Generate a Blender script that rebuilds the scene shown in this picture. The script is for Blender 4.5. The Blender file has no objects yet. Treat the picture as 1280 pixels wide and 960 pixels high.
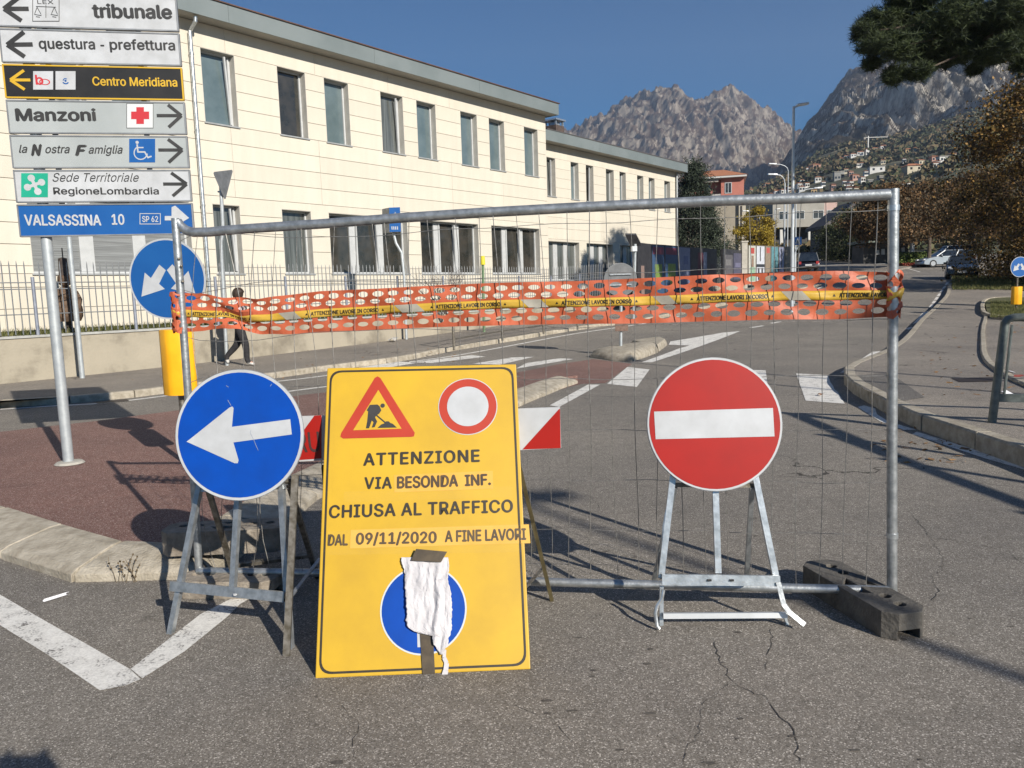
import bpy, bmesh, math, random
import numpy as np
from mathutils import Vector, Matrix, noise
random.seed(7)
SC = bpy.context.scene
COL = SC.collection
# ------------------------------------------------------------------ camera
FPX = 970.0
PITCH = math.atan(113 / FPX); ROLL = .032; CAMZ = 1.55
fw = Vector((0, math.cos(PITCH), -math.sin(PITCH)))
_r = Vector((1, 0, 0)); _u = Vector((0, math.sin(PITCH), math.cos(PITCH)))
RT = _r * math.cos(ROLL) - _u * math.sin(ROLL)
UP = _u * math.cos(ROLL) + _r * math.sin(ROLL)
CAM = Vector((0, 0, CAMZ))
cd = bpy.data.cameras.new('camera'); cam = bpy.data.objects.new('camera', cd); COL.objects.link(cam)
cd.sensor_width = 36; cd.lens = FPX / 1280 * 36; cd.clip_start = .05; cd.clip_end = 12000
m = Matrix((RT, UP, -fw)).transposed().to_4x4(); m.translation = CAM
cam.matrix_world = m
SC.camera = cam
# ------------------------------------------------------------------ sky, sun, exposure
SUN_TO = Vector((-.6442, .9390, -.5819)).normalized()      # the way the light travels
SUN_EL = math.asin(-SUN_TO.z); SUN_ROT = math.atan2(-SUN_TO.x, -SUN_TO.y)
W = bpy.data.worlds.new('World'); SC.world = W; W.use_nodes = True
nt = W.node_tree; bg = nt.nodes['Background']
sky = nt.nodes.new('ShaderNodeTexSky'); sky.sky_type = 'NISHITA'; sky.sun_disc = False
sky.sun_elevation = SUN_EL; sky.sun_rotation = SUN_ROT
sky.air_density = 1.0; sky.dust_density = .2; sky.ozone_density = 6.0; sky.altitude = 300
hsv = nt.nodes.new('ShaderNodeHueSaturation'); hsv.inputs['Saturation'].default_value = 1.52; hsv.inputs['Value'].default_value = 1.02
nt.links.new(sky.outputs[0], hsv.inputs['Color']); nt.links.new(hsv.outputs[0], bg.inputs[0]); bg.inputs[1].default_value = .046
sl = bpy.data.lights.new('sun', 'SUN'); sun = bpy.data.objects.new('sun', sl); COL.objects.link(sun)
sl.energy = 5.0; sl.angle = math.radians(.5); sl.color = (1, .935, .83)
sun.rotation_euler = SUN_TO.to_track_quat('-Z', 'Y').to_euler(); sun.location = (20, -30, 40)
SC.view_settings.view_transform = 'Standard'; SC.view_settings.look = 'None'
SC.view_settings.exposure = .55; SC.view_settings.gamma = 1
SC.cycles.max_bounces = 6; SC.cycles.volume_bounces = 0; SC.cycles.transparent_max_bounces = 12
HAZE = .00013
# ------------------------------------------------------------------ survey helpers (a ray through a point of the photo -> a point of the place)
def ray(px, py): return fw + RT * ((px - 640) / FPX) + UP * ((480 - py) / FPX)
def h(y):
    if y < 14: return 0.0
    if y < 28: return .055 * (y - 14) ** 2 / 28
    return .055 * (y - 21)
def G(px, py, z=0.0):
    d = ray(px, py); return CAM + d * ((z - CAMZ) / d.z)
def D(px, py, dep):
    d = ray(px, py); return CAM + d * (dep / d.y)
def T(px, py, dz=0.0):
    d = ray(px, py); lo, hi = 1.0, 300.0
    f = lambda t: CAM.z + d.z * t - h(d.y * t) - dz
    for _ in range(50):
        mid = (lo + hi) / 2
        if f(mid) > 0: lo = mid
        else: hi = mid
    return CAM + d * lo
class Frame:
    def __init__(s, O, U, V):
        s.O = Vector(O); s.U = Vector(U).normalized(); n = s.U.cross(Vector(V)).normalized(); s.N = n; s.V = n.cross(s.U)
        if (CAM - s.O).dot(s.N) < 0 and False: s.N = -s.N
    def uv(s, px, py):
        d = ray(px, py); t = (s.O - CAM).dot(s.N) / d.dot(s.N); p = CAM + d * t - s.O
        return Vector((p.dot(s.U), p.dot(s.V)))
    def pt(s, u, v, o=0.0): return s.O + s.U * u + s.V * v + s.N * o
# ------------------------------------------------------------------ materials
MATS = {}
def lin(c): return tuple(((x / 255) / 12.92 if x <= 10 else (((x / 255) + .055) / 1.055) ** 2.4) for x in c)
def mat(name, c1, c2=None, sc=3.0, rough=.7, metal=0.0, bump=0.0, bsc=None, rnd=0.0, detail=4, stretch=None, coat=0.0, ramp=(.35, .65), spec=.5, island=False, trans=0.0, c3=None):
    if name in MATS: return MATS[name]
    M = bpy.data.materials.new(name); M.use_nodes = True; t = M.node_tree; b = t.nodes['Principled BSDF']
    N = t.nodes.new; L = t.links.new
    b.inputs['Roughness'].default_value = rough; b.inputs['Metallic'].default_value = metal
    b.inputs['Specular IOR Level'].default_value = spec
    if coat: b.inputs['Coat Weight'].default_value = coat
    tc = N('ShaderNodeTexCoord'); vec = tc.outputs['Object']
    if stretch:
        mp = N('ShaderNodeMapping'); mp.inputs['Scale'].default_value = stretch; L(vec, mp.inputs[0]); vec = mp.outputs[0]
    col = None
    if c2 is not None:
        nz = N('ShaderNodeTexNoise'); nz.inputs['Scale'].default_value = sc; nz.inputs['Detail'].default_value = detail; nz.inputs['Roughness'].default_value = .6
        L(vec, nz.inputs['Vector'])
        cr = N('ShaderNodeValToRGB'); L(nz.outputs['Fac'], cr.inputs[0])
        cr.color_ramp.elements[0].position = ramp[0]; cr.color_ramp.elements[1].position = ramp[1]
        cr.color_ramp.elements[0].color = (*c1, 1); cr.color_ramp.elements[1].color = (*c2, 1)
        if c3:
            e = cr.color_ramp.elements.new((ramp[0] + ramp[1]) / 2); e.color = (*c3, 1)
        col = cr.outputs[0]
        if island:
            g = N('ShaderNodeNewGeometry'); mx = N('ShaderNodeMath'); mx.operation = 'MULTIPLY_ADD'
            L(g.outputs['Random Per Island'], mx.inputs[0]); mx.inputs[1].default_value = .6; ad = N('ShaderNodeMath'); ad.operation = 'SUBTRACT'; L(nz.outputs['Fac'], ad.inputs[0]); ad.inputs[1].default_value = .3
            L(ad.outputs[0], mx.inputs[2]); L(mx.outputs[0], cr.inputs[0])
    if rnd:
        oi = N('ShaderNodeObjectInfo'); mr = N('ShaderNodeMapRange'); L(oi.outputs['Random'], mr.inputs[0])
        mr.inputs[3].default_value = 1 - rnd; mr.inputs[4].default_value = 1 + rnd
        mu = N('ShaderNodeVectorMath'); mu.operation = 'SCALE'
        if col is None:
            rgb = N('ShaderNodeRGB'); rgb.outputs[0].default_value = (*c1, 1); col = rgb.outputs[0]
        L(col, mu.inputs[0]); L(mr.outputs[0], mu.inputs['Scale']); col = mu.outputs[0]
    if col is None: b.inputs['Base Color'].default_value = (*c1, 1)
    else: L(col, b.inputs['Base Color'])
    if bump:
        n2 = N('ShaderNodeTexNoise'); n2.inputs['Scale'].default_value = bsc or sc * 4; n2.inputs['Detail'].default_value = 3; L(vec, n2.inputs['Vector'])
        bp = N('ShaderNodeBump'); bp.inputs['Strength'].default_value = bump; bp.inputs['Distance'].default_value = .02
        L(n2.outputs['Fac'], bp.inputs['Height']); L(bp.outputs[0], b.inputs['Normal'])
    if trans:
        b.inputs['Transmission Weight'].default_value = 0
        tr = N('ShaderNodeBsdfTranslucent'); mxs = N('ShaderNodeMixShader'); mxs.inputs[0].default_value = trans
        if col is not None: L(col, tr.inputs[0])
        else: tr.inputs[0].default_value = (*c1, 1)
        out = t.nodes['Material Output']; L(b.outputs[0], mxs.inputs[1]); L(tr.outputs[0], mxs.inputs[2]); L(mxs.outputs[0], out.inputs[0])
    MATS[name] = M
    return M

def asphalt_mat(name, base, dark, light, tint_sc=.35, crack=1.0):
    if name in MATS: return MATS[name]
    M = bpy.data.materials.new(name); M.use_nodes = True; t = M.node_tree; b = t.nodes['Principled BSDF']
    N = t.nodes.new; L = t.links.new; tc = N('ShaderNodeTexCoord'); v = tc.outputs['Object']
    b.inputs['Roughness'].default_value = .88; b.inputs['Specular IOR Level'].default_value = .35
    def nz(s, d=2, r=.5):
        n = N('ShaderNodeTexNoise'); n.inputs['Scale'].default_value = s; n.inputs['Detail'].default_value = d; n.inputs['Roughness'].default_value = r; L(v, n.inputs['Vector']); return n.outputs['Fac']
    def ramp(f, stops):
        c = N('ShaderNodeValToRGB'); L(f, c.inputs[0]); e = c.color_ramp.elements
        e[0].position, e[0].color = stops[0][0], (*stops[0][1], 1); e[1].position, e[1].color = stops[-1][0], (*stops[-1][1], 1)
        for p, cc in stops[1:-1]:
            x = e.new(p); x.color = (*cc, 1)
        return c.outputs[0]
    def mix(a, bb, f, mode='MIX'):
        m_ = N('ShaderNodeMix'); m_.data_type = 'RGBA'; m_.blend_type = mode
        if isinstance(f, float): m_.inputs[0].default_value = f
        else: L(f, m_.inputs[0])
        for s_, i in ((a, 6), (bb, 7)):
            if isinstance(s_, tuple): m_.inputs[i].default_value = (*s_, 1)
            else: L(s_, m_.inputs[i])
        return m_.outputs[2]
    vo = N('ShaderNodeTexVoronoi'); vo.inputs['Scale'].default_value = 215; L(v, vo.inputs['Vector'])
    sep = N('ShaderNodeSeparateColor'); L(vo.outputs['Color'], sep.inputs[0])
    agg = ramp(sep.outputs[0], [(0, dark), (.35, base), (.72, base), (.93, light), (1, tuple(min(1, x * 1.7) for x in light))])
    big = ramp(nz(tint_sc, 5, .6), [(.3, (.74, .74, .76)), (.7, (1.16, 1.14, 1.11))])
    c = mix(agg, big, 1.0, 'MULTIPLY')
    med = ramp(nz(9, 4, .7), [(.3, (.86, .86, .86)), (.7, (1.1, 1.1, 1.1))]); c = mix(c, med, 1.0, 'MULTIPLY')
    st = ramp(nz(2.3, 3, .55), [(.70, (0, 0, 0)), (.76, (1, 1, 1))])
    c = mix(c, tuple(x * .45 for x in base), N_mul(t, st, .55))
    if crack:
        w = N('ShaderNodeTexNoise'); w.inputs['Scale'].default_value = 3; w.inputs['Detail'].default_value = 6; L(v, w.inputs['Vector'])
        va = N('ShaderNodeVectorMath'); va.operation = 'MULTIPLY_ADD'; L(w.outputs['Color'], va.inputs[0]); va.inputs[1].default_value = (.55, .55, .55); L(v, va.inputs[2])
        v2 = N('ShaderNodeTexVoronoi'); v2.feature = 'DISTANCE_TO_EDGE'; v2.inputs['Scale'].default_value = .42; L(va.outputs[0], v2.inputs['Vector'])
        lt = N('ShaderNodeMath'); lt.operation = 'LESS_THAN'; L(v2.outputs['Distance'], lt.inputs[0]); lt.inputs[1].default_value = .0045 * crack
        mk = ramp(nz(.5, 2), [(.54, (0, 0, 0)), (.62, (1, 1, 1))])
        mm = N('ShaderNodeMath'); mm.operation = 'MULTIPLY'; L(lt.outputs[0], mm.inputs[0]); L(mk, mm.inputs[1])
        c = mix(c, tuple(x * .25 for x in base), mm.outputs[0])
    L(c, b.inputs['Base Color'])
    bp = N('ShaderNodeBump'); bp.inputs['Strength'].default_value = .55; bp.inputs['Distance'].default_value = .006
    L(sep.outputs[1], bp.inputs['Height']); L(bp.outputs[0], b.inputs['Normal'])
    MATS[name] = M
    return M
def N_mul(t, sock, k):
    m_ = t.nodes.new('ShaderNodeMath'); m_.operation = 'MULTIPLY'; t.links.new(sock, m_.inputs[0]); m_.inputs[1].default_value = k; return m_.outputs[0]

M_ASPH = asphalt_mat('asphalt', (.205, .186, .160), (.100, .090, .077), (.36, .335, .30))
M_WALK = asphalt_mat('pavement_asphalt', (.235, .21, .18), (.13, .115, .10), (.40, .36, .31), crack=1.3)
M_RED = asphalt_mat('red_paving', (.195, .100, .082), (.095, .05, .042), (.34, .26, .23), crack=0)
M_STONE = mat('kerb_stone', (.27, .235, .180), (.43, .385, .31), 9, .9, bump=.5, bsc=60, rnd=.08)
M_PAINT = None
def paint_mat():
    M = bpy.data.materials.new('road_paint'); M.use_nodes = True; t = M.node_tree; b = t.nodes['Principled BSDF']; N = t.nodes.new; L = t.links.new
    tc = N('ShaderNodeTexCoord'); b.inputs['Roughness'].default_value = .8
    vo = N('ShaderNodeTexVoronoi'); vo.inputs['Scale'].default_value = 130; L(tc.outputs['Object'], vo.inputs['Vector'])
    n = N('ShaderNodeTexNoise'); n.inputs['Scale'].default_value = 7; n.inputs['Detail'].default_value = 6; n.inputs['Roughness'].default_value = .7; L(tc.outputs['Object'], n.inputs['Vector'])
    sep = N('ShaderNodeSeparateColor'); L(vo.outputs['Color'], sep.inputs[0])
    ad = N('ShaderNodeMath'); ad.operation = 'MULTIPLY_ADD'; L(sep.outputs[0], ad.inputs[0]); ad.inputs[1].default_value = .28; L(n.outputs['Fac'], ad.inputs[2])
    cr = N('ShaderNodeValToRGB'); L(ad.outputs[0], cr.inputs[0]); e = cr.color_ramp.elements
    e[0].position = .43; e[0].color = (.16, .15, .14, 1); e[1].position = .53; e[1].color = (.60, .58, .54, 1); x = e.new(.85); x.color = (.78, .76, .71, 1)
    L(cr.outputs[0], b.inputs['Base Color'])
    bp = N('ShaderNodeBump'); bp.inputs['Strength'].default_value = .4; bp.inputs['Distance'].default_value = .005; L(sep.outputs[1], bp.inputs['Height']); L(bp.outputs[0], b.inputs['Normal'])
    return M
M_PAINT = paint_mat()
M_GALV = mat('galvanised_steel', (.30, .32, .33), (.50, .52, .53), 25, .42, .75, bump=.08, bsc=60)
M_GALV2 = mat('bright_galvanised_steel', (.42, .45, .47), (.68, .71, .73), 18, .33, .8, bump=.06, bsc=50)
M_POLE = mat('grey_painted_pole', (.36, .39, .41), (.46, .49, .50), 12, .5, .35)
M_DKSTEEL = mat('dark_weathered_steel', (.10, .085, .06), (.24, .22, .19), 30, .55, .6)
M_WIRE = mat('mesh_wire_steel', (.16, .15, .14), (.33, .32, .30), 40, .5, .6)
M_WHITE = mat('sign_white', (.40, .41, .42), (.49, .505, .525), 5, .38)
M_GREYW = mat('sign_silver_white', (.32, .345, .345), (.38, .405, .405), 1.5, .35)
M_BLUE = mat('sign_blue', (.004, .046, .27), (.002, .060, .37), 4, .36, detail=9, ramp=(.25, .6), spec=.35)
M_BLUE2 = mat('direction_sign_blue', (.010, .080, .28), (.014, .10, .32), 2, .32)
M_RED_S = mat('sign_red', (.27, .014, .011), (.34, .014, .010), 4, .40, detail=9, ramp=(.25, .6), spec=.3)
M_ORED = mat('sign_orange_red', (.37, .032, .014), (.42, .042, .018), 3, .4)
M_BLACK = mat('sign_black', (.018, .018, .018), (.035, .034, .033), 8, .5)
M_YEL = mat('sign_yellow', (.45, .275, .022), (.565, .35, .020), 2.6, .42, detail=9, ramp=(.25, .62))
M_PATCH = mat('sticker_yellow', (.60, .345, .055), (.66, .385, .075), 8, .30)
M_TEXTBR = mat('sticker_lettering_brown', (.040, .024, .012), (.075, .045, .02), 14, .5)
M_TEXTDK = mat('dark_lettering', (.018, .014, .009), (.034, .026, .014), 14, .5)
M_YBOL = mat('bollard_yellow', (.80, .36, .006), (.90, .45, .012), 3, .4)
M_ALU = mat('sign_back_aluminium', (.20, .21, .22), (.29, .30, .31), 6, .5, .5)
M_ALULT = mat('light_aluminium_edge', (.60, .62, .63), (.72, .73, .74), 6, .4, .5)
# ------------------------------------------------------------------ object helpers
def tag(o, label=None, cat=None, group=None, kind=None):
    if label: o['label'] = label
    if cat: o['category'] = cat
    if group: o['group'] = group
    if kind: o['kind'] = kind
    return o
def thing(name, loc, label, cat, group=None, rz=0.0):
    o = bpy.data.objects.new(name, None); COL.objects.link(o); o.location = loc; o.rotation_euler = (0, 0, rz); o.empty_display_size = .1
    return tag(o, label, cat, group)
def wm(o):
    M_ = Matrix.Identity(4)
    while o is not None:
        M_ = (Matrix.Translation(o.location) @ o.rotation_euler.to_matrix().to_4x4() @ Matrix.Diagonal((*o.scale, 1))) @ M_; o = o.parent
    return M_
def basis(d):
    d = Vector(d).normalized(); a = Vector((0, 0, 1)) if abs(d.z) < .9 else Vector((1, 0, 0))
    x = a.cross(d).normalized(); return x, d.cross(x)
class MB:
    def __init__(s): s.v = []; s.f = []; s.mi = []
    def add(s, vs, fs, mi=0):
        n = len(s.v); s.v += [Vector(p) for p in vs]; s.f += [tuple(i + n for i in f) for f in fs]; s.mi += [mi] * len(fs); return s
    def box(s, c, sz, R=None, mi=0):
        c = Vector(c); X, Y, Z = [q / 2 for q in sz]
        P = [Vector((i * X, j * Y, k * Z)) for k in (-1, 1) for j in (-1, 1) for i in (-1, 1)]
        if R is not None: P = [R @ p for p in P]
        return s.add([c + p for p in P], [(0, 2, 3, 1), (4, 5, 7, 6), (0, 1, 5, 4), (2, 6, 7, 3), (0, 4, 6, 2), (1, 3, 7, 5)], mi)
    def bb(s, x0, x1, y0, y1, z0, z1, mi=0): return s.box(((x0 + x1) / 2, (y0 + y1) / 2, (z0 + z1) / 2), (x1 - x0, y1 - y0, z1 - z0), mi=mi)
    def tube(s, pts, r, n=10, cap=True, mi=0):
        pts = [Vector(p) for p in pts]; rs = r if isinstance(r, (list, tuple)) else [r] * len(pts)
        vs = []; a = None
        for i, p in enumerate(pts):
            d = (pts[min(i + 1, len(pts) - 1)] - pts[max(i - 1, 0)]).normalized()
            if a is None: a = basis(d)[0]
            a = (a - d * a.dot(d)).normalized(); b = d.cross(a)
            vs += [p + (a * math.cos(2 * math.pi * k / n) + b * math.sin(2 * math.pi * k / n)) * rs[i] for k in range(n)]
        fs = [(i * n + k, i * n + (k + 1) % n, (i + 1) * n + (k + 1) % n, (i + 1) * n + k) for i in range(len(pts) - 1) for k in range(n)]
        if cap: fs += [tuple(range(n))[::-1], tuple((len(pts) - 1) * n + k for k in range(n))]
        return s.add(vs, fs, mi)
    def bar(s, p0, p1, w, t, side=None, mi=0):
        p0, p1 = Vector(p0), Vector(p1); d = (p1 - p0).normalized()
        a = Vector(side) if side is not None else basis(d)[0]
        a = (a - d * a.dot(d)).normalized(); b = d.cross(a)
        q = [a * (i * w / 2) + b * (j * t / 2) for i, j in ((-1, -1), (1, -1), (1, 1), (-1, 1))]
        return s.add([p0 + x for x in q] + [p1 + x for x in q], [(3, 2, 1, 0), (4, 5, 6, 7)] + [(k, (k + 1) % 4, 4 + (k + 1) % 4, 4 + k) for k in range(4)], mi)
    def channel(s, p0, p1, w, t, side, mi=0):      # folded steel section: web and two flanges
        p0, p1 = Vector(p0), Vector(p1); d = (p1 - p0).normalized(); a = Vector(side); a = (a - d * a.dot(d)).normalized(); b = d.cross(a)
        if b.y < 0: b = -b
        th = .0035
        s.bar(p0, p1, w, th, a)
        for k in (-1, 1): s.bar(p0 + a * (k * (w / 2 - th / 2)) + b * (t / 2 + th * .5), p1 + a * (k * (w / 2 - th / 2)) + b * (t / 2 + th * .5), th, t, a)
        return s
    def prism(s, P, off, mi=0):      # P: world polygon, off: extrusion vector
        n = len(P); P = [Vector(p) for p in P]; off = Vector(off)
        return s.add(P + [p + off for p in P], [tuple(range(n))[::-1], tuple(range(n, 2 * n))] + [(k, (k + 1) % n, n + (k + 1) % n, n + k) for k in range(n)], mi)
    def lathe(s, c, prof, n=20, mi=0):
        c = Vector(c); vs = [c + Vector((r * math.cos(2 * math.pi * k / n), r * math.sin(2 * math.pi * k / n), z)) for r, z in prof for k in range(n)]
        fs = [(i * n + k, i * n + (k + 1) % n, (i + 1) * n + (k + 1) % n, (i + 1) * n + k) for i in range(len(prof) - 1) for k in range(n)]
        return s.add(vs, fs + [tuple(range(n))[::-1], tuple((len(prof) - 1) * n + k for k in range(n))], mi)
    def build(s, name, m_, parent=None, local=False, smooth=False, bevel=0.0, origin=None, kind=None, seg=2):
        vs = s.v
        if parent is not None and not local:
            I = wm(parent).inverted(); vs = [I @ p for p in vs]
        elif origin is not None: vs = [p - Vector(origin) for p in vs]
        me = bpy.data.meshes.new(name); me.from_pydata(vs, [], s.f)
        ms = m_ if isinstance(m_, (list, tuple)) else [m_]
        for q in ms: me.materials.append(q)
        if len(ms) > 1: me.polygons.foreach_set('material_index', s.mi)
        bm = bmesh.new(); bm.from_mesh(me); bmesh.ops.recalc_face_normals(bm, faces=bm.faces); bm.to_mesh(me); bm.free()
        if smooth:
            for p in me.polygons: p.use_smooth = True
            try: me.set_sharp_from_angle(angle=math.radians(40))
            except Exception: pass
        o = bpy.data.objects.new(name, me); COL.objects.link(o)
        if parent is not None: o.parent = parent
        elif origin is not None: o.location = origin
        if bevel:
            b = o.modifiers.new('bevel', 'BEVEL'); b.width = bevel; b.segments = seg; b.limit_method = 'ANGLE'
        if kind: o['kind'] = kind
        return o
def np_obj(name, V, F, m_, parent=None, kind=None, smooth=False, k=4):
    me = bpy.data.meshes.new(name); nv, nf = len(V), len(F)
    me.vertices.add(nv); me.vertices.foreach_set('co', np.asarray(V, np.float32).ravel())
    me.loops.add(nf * k); me.loops.foreach_set('vertex_index', np.asarray(F, np.int32).ravel())
    me.polygons.add(nf); me.polygons.foreach_set('loop_start', np.arange(nf, dtype=np.int32) * k)
    if smooth: me.polygons.foreach_set('use_smooth', np.ones(nf, bool))
    me.update(calc_edges=True); me.materials.append(m_)
    o = bpy.data.objects.new(name, me); COL.objects.link(o)
    if parent is not None: o.parent = parent
    if kind: o['kind'] = kind
    return o
def copy_obj(o, loc, parent=None, scale=None, rz=None):
    c = o.copy(); COL.objects.link(c); c.location = loc
    if parent is not None: c.parent = parent
    if scale is not None: c.scale = scale
    if rz is not None: c.rotation_euler = (0, 0, rz)
    return c
def copy_tree(o, loc=None, rz=None, parent=None):
    c = o.copy(); COL.objects.link(c)
    if parent is not None: c.parent = parent
    if loc is not None: c.location = loc
    if rz is not None: c.rotation_euler = (0, 0, rz)
    for ch in list(o.children): copy_tree(ch, parent=c)
    return c
# lettering
TX = {}
try: FONT = bpy.data.fonts.load(bpy.utils.system_resource('DATAFILES', path='fonts') + '/Inter.woff2')      # the sans face shipped with Blender itself
except Exception: FONT = None
def text_data(s, bold=0.0, shear=0.0, space=1.0):
    k = (s, bold, shear, space)
    if k not in TX:
        cu = bpy.data.curves.new('lettering', 'FONT'); cu.body = s
        if FONT is not None: cu.font = FONT
        cu.shear = shear; cu.space_character = space; cu.resolution_u = 3; cu.fill_mode = 'BOTH'
        o = bpy.data.objects.new('lettering', cu); COL.objects.link(o); dg = bpy.context.evaluated_depsgraph_get(); dg.update()
        me = bpy.data.meshes.new_from_object(o.evaluated_get(dg)); V = [v.co.copy() for v in me.vertices]; F = [tuple(p.vertices) for p in me.polygons]
        bpy.data.objects.remove(o); bpy.data.meshes.remove(me)
        if bold > .004:      # a heavier face: the strokes laid again a little to each side
            n = len(V); V2, F2 = [], []
            for i, (dx, dy) in enumerate(((0, 0), (-bold, 0), (bold, 0), (0, bold * .7), (0, -bold * .7))):
                V2 += [Vector((v.x + dx, v.y + dy + bold * .7, .00012 * i)) for v in V]; F2 += [tuple(q + n * i for q in f) for f in F]
            V, F = V2, F2
        TX[k] = (V, F)
    return TX[k]
def text_px(fr, s, L, R, ytop, m_, parent, off=.0022, bold=.012, shear=0.0, space=1.0, name='lettering', mb=None):
    a, b = fr.uv(*L), fr.uv(*R); e1 = b - a; e2 = Vector((-e1.y, e1.x)).normalized()
    if e2.y < 0: e2 = -e2
    hh = (fr.uv(L[0], ytop) - a).dot(e2)
    V, F = text_data(s, bold, shear, space); x0 = min(v.x for v in V); x1 = max(v.x for v in V); y1 = max(v.y for v in V)
    P = []
    for v in V:
        q = a + e1 * ((v.x - x0) / (x1 - x0)) + e2 * (v.y / y1 * hh); P.append(fr.pt(q.x, q.y, off + v.z))
    B = mb or MB(); B.add(P, F)
    return B if mb else B.build(name, m_, parent)
def poly_px(fr, pts, m_, parent, off=.0015, name='panel', mb=None):
    P = [fr.pt(*fr.uv(*p), off) for p in pts]; B = mb or MB(); B.add(P, [tuple(range(len(P)))])
    return B if mb else B.build(name, m_, parent)
def disc_pts(fr, c, r, n=48, ry=None): return [fr.pt(c[0] + r * math.cos(2 * math.pi * k / n), c[1] + (ry or r) * math.sin(2 * math.pi * k / n), 0) for k in range(n)]
def ring(fr, c, r0, r1, off, m_, parent, name, n=56):
    B = MB(); V = []
    for r in (r0, r1): V += [fr.pt(c[0] + r * math.cos(2 * math.pi * k / n), c[1] + r * math.sin(2 * math.pi * k / n), off) for k in range(n)]
    B.add(V, [(k, (k + 1) % n, n + (k + 1) % n, n + k) for k in range(n)]); return B.build(name, m_, parent)
def disc(fr, c, r, off, m_, parent, name, n=56):
    B = MB(); B.add([fr.pt(c[0] + r * math.cos(2 * math.pi * k / n), c[1] + r * math.sin(2 * math.pi * k / n), off) for k in range(n)], [tuple(range(n))]); return B.build(name, m_, parent)
# numpy value noise
def vnoise(x, y, seed=0):
    xi = np.floor(x).astype(np.int64); yi = np.floor(y).astype(np.int64); fx = x - xi; fy = y - yi
    fx = fx * fx * (3 - 2 * fx); fy = fy * fy * (3 - 2 * fy)
    def hs(a, b):
        q = (a * 374761393 + b * 668265263 + seed * 1442695041) & 0xffffffff; q = ((q ^ (q >> 13)) * 1274126177) & 0xffffffff; return ((q ^ (q >> 16)) & 0xffff) / 65535.0
    return (hs(xi, yi) * (1 - fx) + hs(xi + 1, yi) * fx) * (1 - fy) + (hs(xi, yi + 1) * (1 - fx) + hs(xi + 1, yi + 1) * fx) * fy
def fbm(x, y, o=5, seed=0, ridge=False):
    s = 0; a = .5; 
    for i in range(o):
        n = vnoise(x, y, seed + i * 17); 
        if ridge: n = 1 - np.abs(2 * n - 1)
        s = s + a * n; a *= .5; x = x * 2.03 + 5.1; y = y * 2.03 + 3.7
    return s
# ================================================================== THE GROUND
def sheet(name, pts, dz, m_, parent=None, kind='structure', thick=0.0, zf=None):
    zf = zf or (lambda x, y: h(y))
    bm = bmesh.new(); vs = [bm.verts.new((p[0], p[1], 0)) for p in pts]; bm.faces.new(vs)
    ys = [p[1] for p in pts]; y = max(14.0, math.floor(min(ys)))
    while y < max(ys):
        bmesh.ops.bisect_plane(bm, geom=bm.verts[:] + bm.edges[:] + bm.faces[:], plane_co=(0, y, 0), plane_no=(0, 1, 0)); y += 1.0 if y < 30 else 12.0
    bmesh.ops.recalc_face_normals(bm, faces=bm.faces)
    if bm.faces[:][0].normal.z < 0: bmesh.ops.reverse_faces(bm, faces=bm.faces)
    if thick:
        r = bmesh.ops.extrude_face_region(bm, geom=bm.faces[:])
        top = {v for v in r['geom'] if isinstance(v, bmesh.types.BMVert)}
    for v in bm.verts:
        v.co.z = zf(v.co.x, v.co.y) + dz - (thick if (thick and v not in top) else 0)
    bmesh.ops.recalc_face_normals(bm, faces=bm.faces)
    me = bpy.data.meshes.new(name); bm.to_mesh(me); bm.free(); me.materials.append(m_)
    o = bpy.data.objects.new(name, me); COL.objects.link(o)
    if parent is not None: o.parent = parent
    if kind: o['kind'] = kind
    return o
sheet('road', [(-90, -70), (170, -70), (170, 112), (-90, 112)], 0, M_ASPH)
gm = mat('far_ground_green', (.035, .045, .018), (.075, .075, .035), .05, .95)
B = MB(); B.add([(-4000, -3000, -.9), (4000, -3000, -.9), (4000, 5000, -.9), (-4000, 5000, -.9)], [(0, 1, 2, 3)]); B.build('ground', gm, kind='structure')
def Tp(l, dz=0.0): return [T(x, y, dz) for x, y in l]
def resample(path, step):
    out = [Vector(path[0])]; acc = 0
    for a, b in zip(path[:-1], path[1:]):
        a, b = Vector(a), Vector(b); L_ = (b - a).length; t = step - acc
        while t <= L_: out.append(a + (b - a) * (t / L_)); t += step
        acc = (acc + L_) % step
    return out
def smooth_path(P, n=6):
    P = [Vector((p[0], p[1], 0)) for p in P]; out = []
    for i in range(len(P) - 1):
        p0 = P[max(i - 1, 0)]; p1 = P[i]; p2 = P[i + 1]; p3 = P[min(i + 2, len(P) - 1)]
        for k in range(n):
            t = k / n; out.append(.5 * ((2 * p1) + (p2 - p0) * t + (2 * p0 - 5 * p1 + 4 * p2 - p3) * t * t + (3 * p1 - p0 - 3 * p2 + p3) * t ** 3))
    return out + [P[-1]]
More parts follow.
